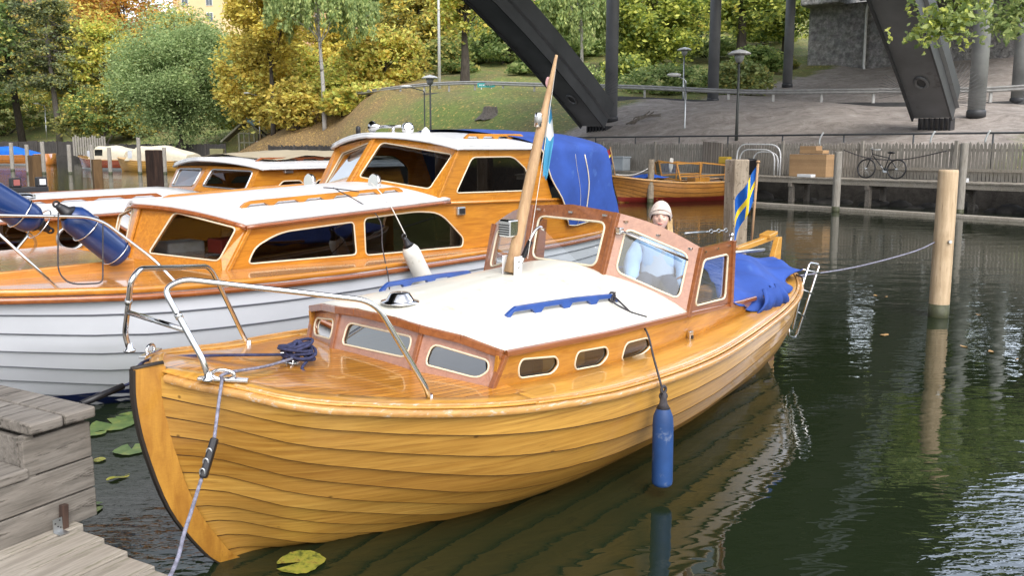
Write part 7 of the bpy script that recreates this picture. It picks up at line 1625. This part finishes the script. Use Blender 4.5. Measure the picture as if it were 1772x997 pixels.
for s_ in (-1, 1):
    for k in range(9):
        x = s_*(.066+.004*k); y = .035+.012*k-.02; mb.tube(smooth_pts([(x, y, .01), (x*1.12, y+.0, -.08), (x*1.25, y-.03, -.17), (x*1.15, y-.05, -.27)]), [.012, .013, .013, .012, .012, .011, .011, .01, .01, .01, .009, .009, .008, .008, .008, .007, .006, .005, .004][:19], 6)
mb.build('hair', M_['hair'], wm)
M_['eyewhite'] = paint('eye', (.06, .05, .045), .2); M_['lips'] = paint('lips', (.45, .14, .12), .4)
for s_ in (-.03, .03): mb = MB(); mb.sphere((s_, -.083, .01), (.011, .004, .003), 8); mb.build('eye', M_['eyewhite'], wm)
tx_ = bpy.data.textures.new('folds', 'CLOUDS'); tx_.noise_scale = .11
for o_, st_ in ((jk, .045), (tr_, .03)):
    md = o_.modifiers.new('folds', 'DISPLACE'); md.texture = tx_; md.strength = st_; md.mid_level = .5
for s_ in (-.03, .03): mb = MB(); mb.tube([(s_-.014, -.086, .028), (s_, -.091, .032), (s_+.014, -.086, .028)], .0025, 6); mb.build('eyebrow', M_['hair'], wm)
mb = MB(); mb.tube([(-.026, -.079, -.05), (-.012, -.091, -.058), (0, -.094, -.06), (.012, -.091, -.058), (.026, -.079, -.05)], [.002, .005, .006, .005, .002], 8); mb.build('mouth', M_['lips'], wm)
# ------------------------------------------------------------------ lily pads and floating leaves
m, t, b = newmat('lily_pad'); nz = noise(t, coords(t), 9, 6, .7); cl = ramp(t, nz, [(.35, (.05, .1, .03)), (.55, (.12, .18, .05)), (.68, (.27, .26, .06))]); t.links.new(cl, b.inputs['Base Color']); b.inputs['Roughness'].default_value = .35; M_['lily'] = m
m, t, b = newmat('yellowing_lily'); nz = noise(t, coords(t), 16, 6, .7); cl = ramp(t, nz, [(.38, (.07, .09, .02)), (.5, (.26, .27, .04)), (.58, (.3, .26, .05)), (.64, (.1, .06, .02))]); t.links.new(cl, b.inputs['Base Color']); b.inputs['Roughness'].default_value = .4; M_['lily2'] = m
def lily(px, py, wpx, m, label, sq=1.0, rz_=None, curl=.003):
    c0 = atz(px, py, .004); r = wpx/2*c0.y/1500; th_ = MB(); n = 30; rows = []; rot = random.uniform(0, 6) if rz_ is None else rz_
    for i in range(7):
        k = i/6; rows.append([Vector((r*k*math.cos(a)*(1+.05*math.sin(5*a)+.03*math.sin(13*a)), r*k*math.sin(a)*sq*(1+.05*math.cos(4*a)+.03*math.sin(17*a)), curl*k*k*(.5+math.sin(3*a+1))*.5+.002)) for a in [.22+(2*PI-.44)*j/n for j in range(n+1)]])
    th_.grid(rows); o = th_.build('lily_pad', m, None); o.location = (c0.x, c0.y, .006+random.uniform(0, .003)); o.rotation_euler = (0, 0, rot); return tag(o, label, 'lily pad', 'lily pads on the water')
lily(195, 735, 78, M_['lily'], 'large green lily pad just behind the bench', rz_=2.5)
lily(163, 750, 42, M_['lily'], 'small green lily pad touching the bench corner')
lily(222, 720, 40, M_['lily'], 'green lily pad nearest the cruiser hull'); lily(228, 779, 60, M_['lily'], 'green lily pad half hidden by the stem', rz_=2)
lily(145, 882, 66, M_['lily'], 'green lily pad at the foot of the bench wall', rz_=.6); lily(172, 797, 22, M_['lily2'], 'small brown yellow lily pad at the right of the bench')
lily(205, 828, 40, M_['lily2'], 'narrow yellow leaf standing half out of the water', sq=.35, rz_=.6, curl=.012)
lily(520, 975, 88, M_['lily2'], 'ragged yellowing lily pad under the bow', rz_=3.6, curl=.004)
for i, (px, py, w_, lb) in enumerate([(1530, 580, 20, 'brown leaf floating left of the peeled pile'), (1693, 545, 9, 'tiny pale leaf floating right of the peeled pile'), (1668, 600, 14, 'long pale leaf floating below the peeled pile'), (1715, 609, 16, 'pale leaf floating near the right edge'), (1515, 512, 12, 'small pale leaf floating above the brown leaf'), (1533, 514, 8, 'tiny leaf beside another small leaf'), (1759, 622, 8, 'small leaf close to the right edge')]):
    c0 = atz(px, py, .003); r = w_/2*c0.y/1500; mb = MB(); mb.add([(r*math.cos(a), r*.55*math.sin(a)*(1+.2*math.sin(5*a)), .004*math.cos(2*a)) for a in [2*PI*k/12 for k in range(12)]], [tuple(range(12))]); o = mb.build('floating_leaf', M_.setdefault('fallen', paint('fallen_leaf', (.34, .2, .07), .7, var=.3, scale=20)), None); o.location = (c0.x, c0.y, .008); o.rotation_euler = (0, 0, random.random()*3); tag(o, lb, 'leaf', 'leaves floating on the water')

# helm console seen through the side wing of the windscreen
p = F1.V((1224, 510), .48); mb = MB(); mb.box((p.x+.05, p.y, p.z-.12), (.34, .2, .36)); mb.build('helm_console', M_['cabin'], boat, bevel=.015)
mb = MB(); mb.tube([Vector((p.x+.1, p.y+.25+.13*math.cos(a), p.z-.02+.13*math.sin(a))) for a in [2*PI*i/20 for i in range(20)]], .012, 6, closed=True); mb.build('steering_wheel', M_['mahog'], boat)
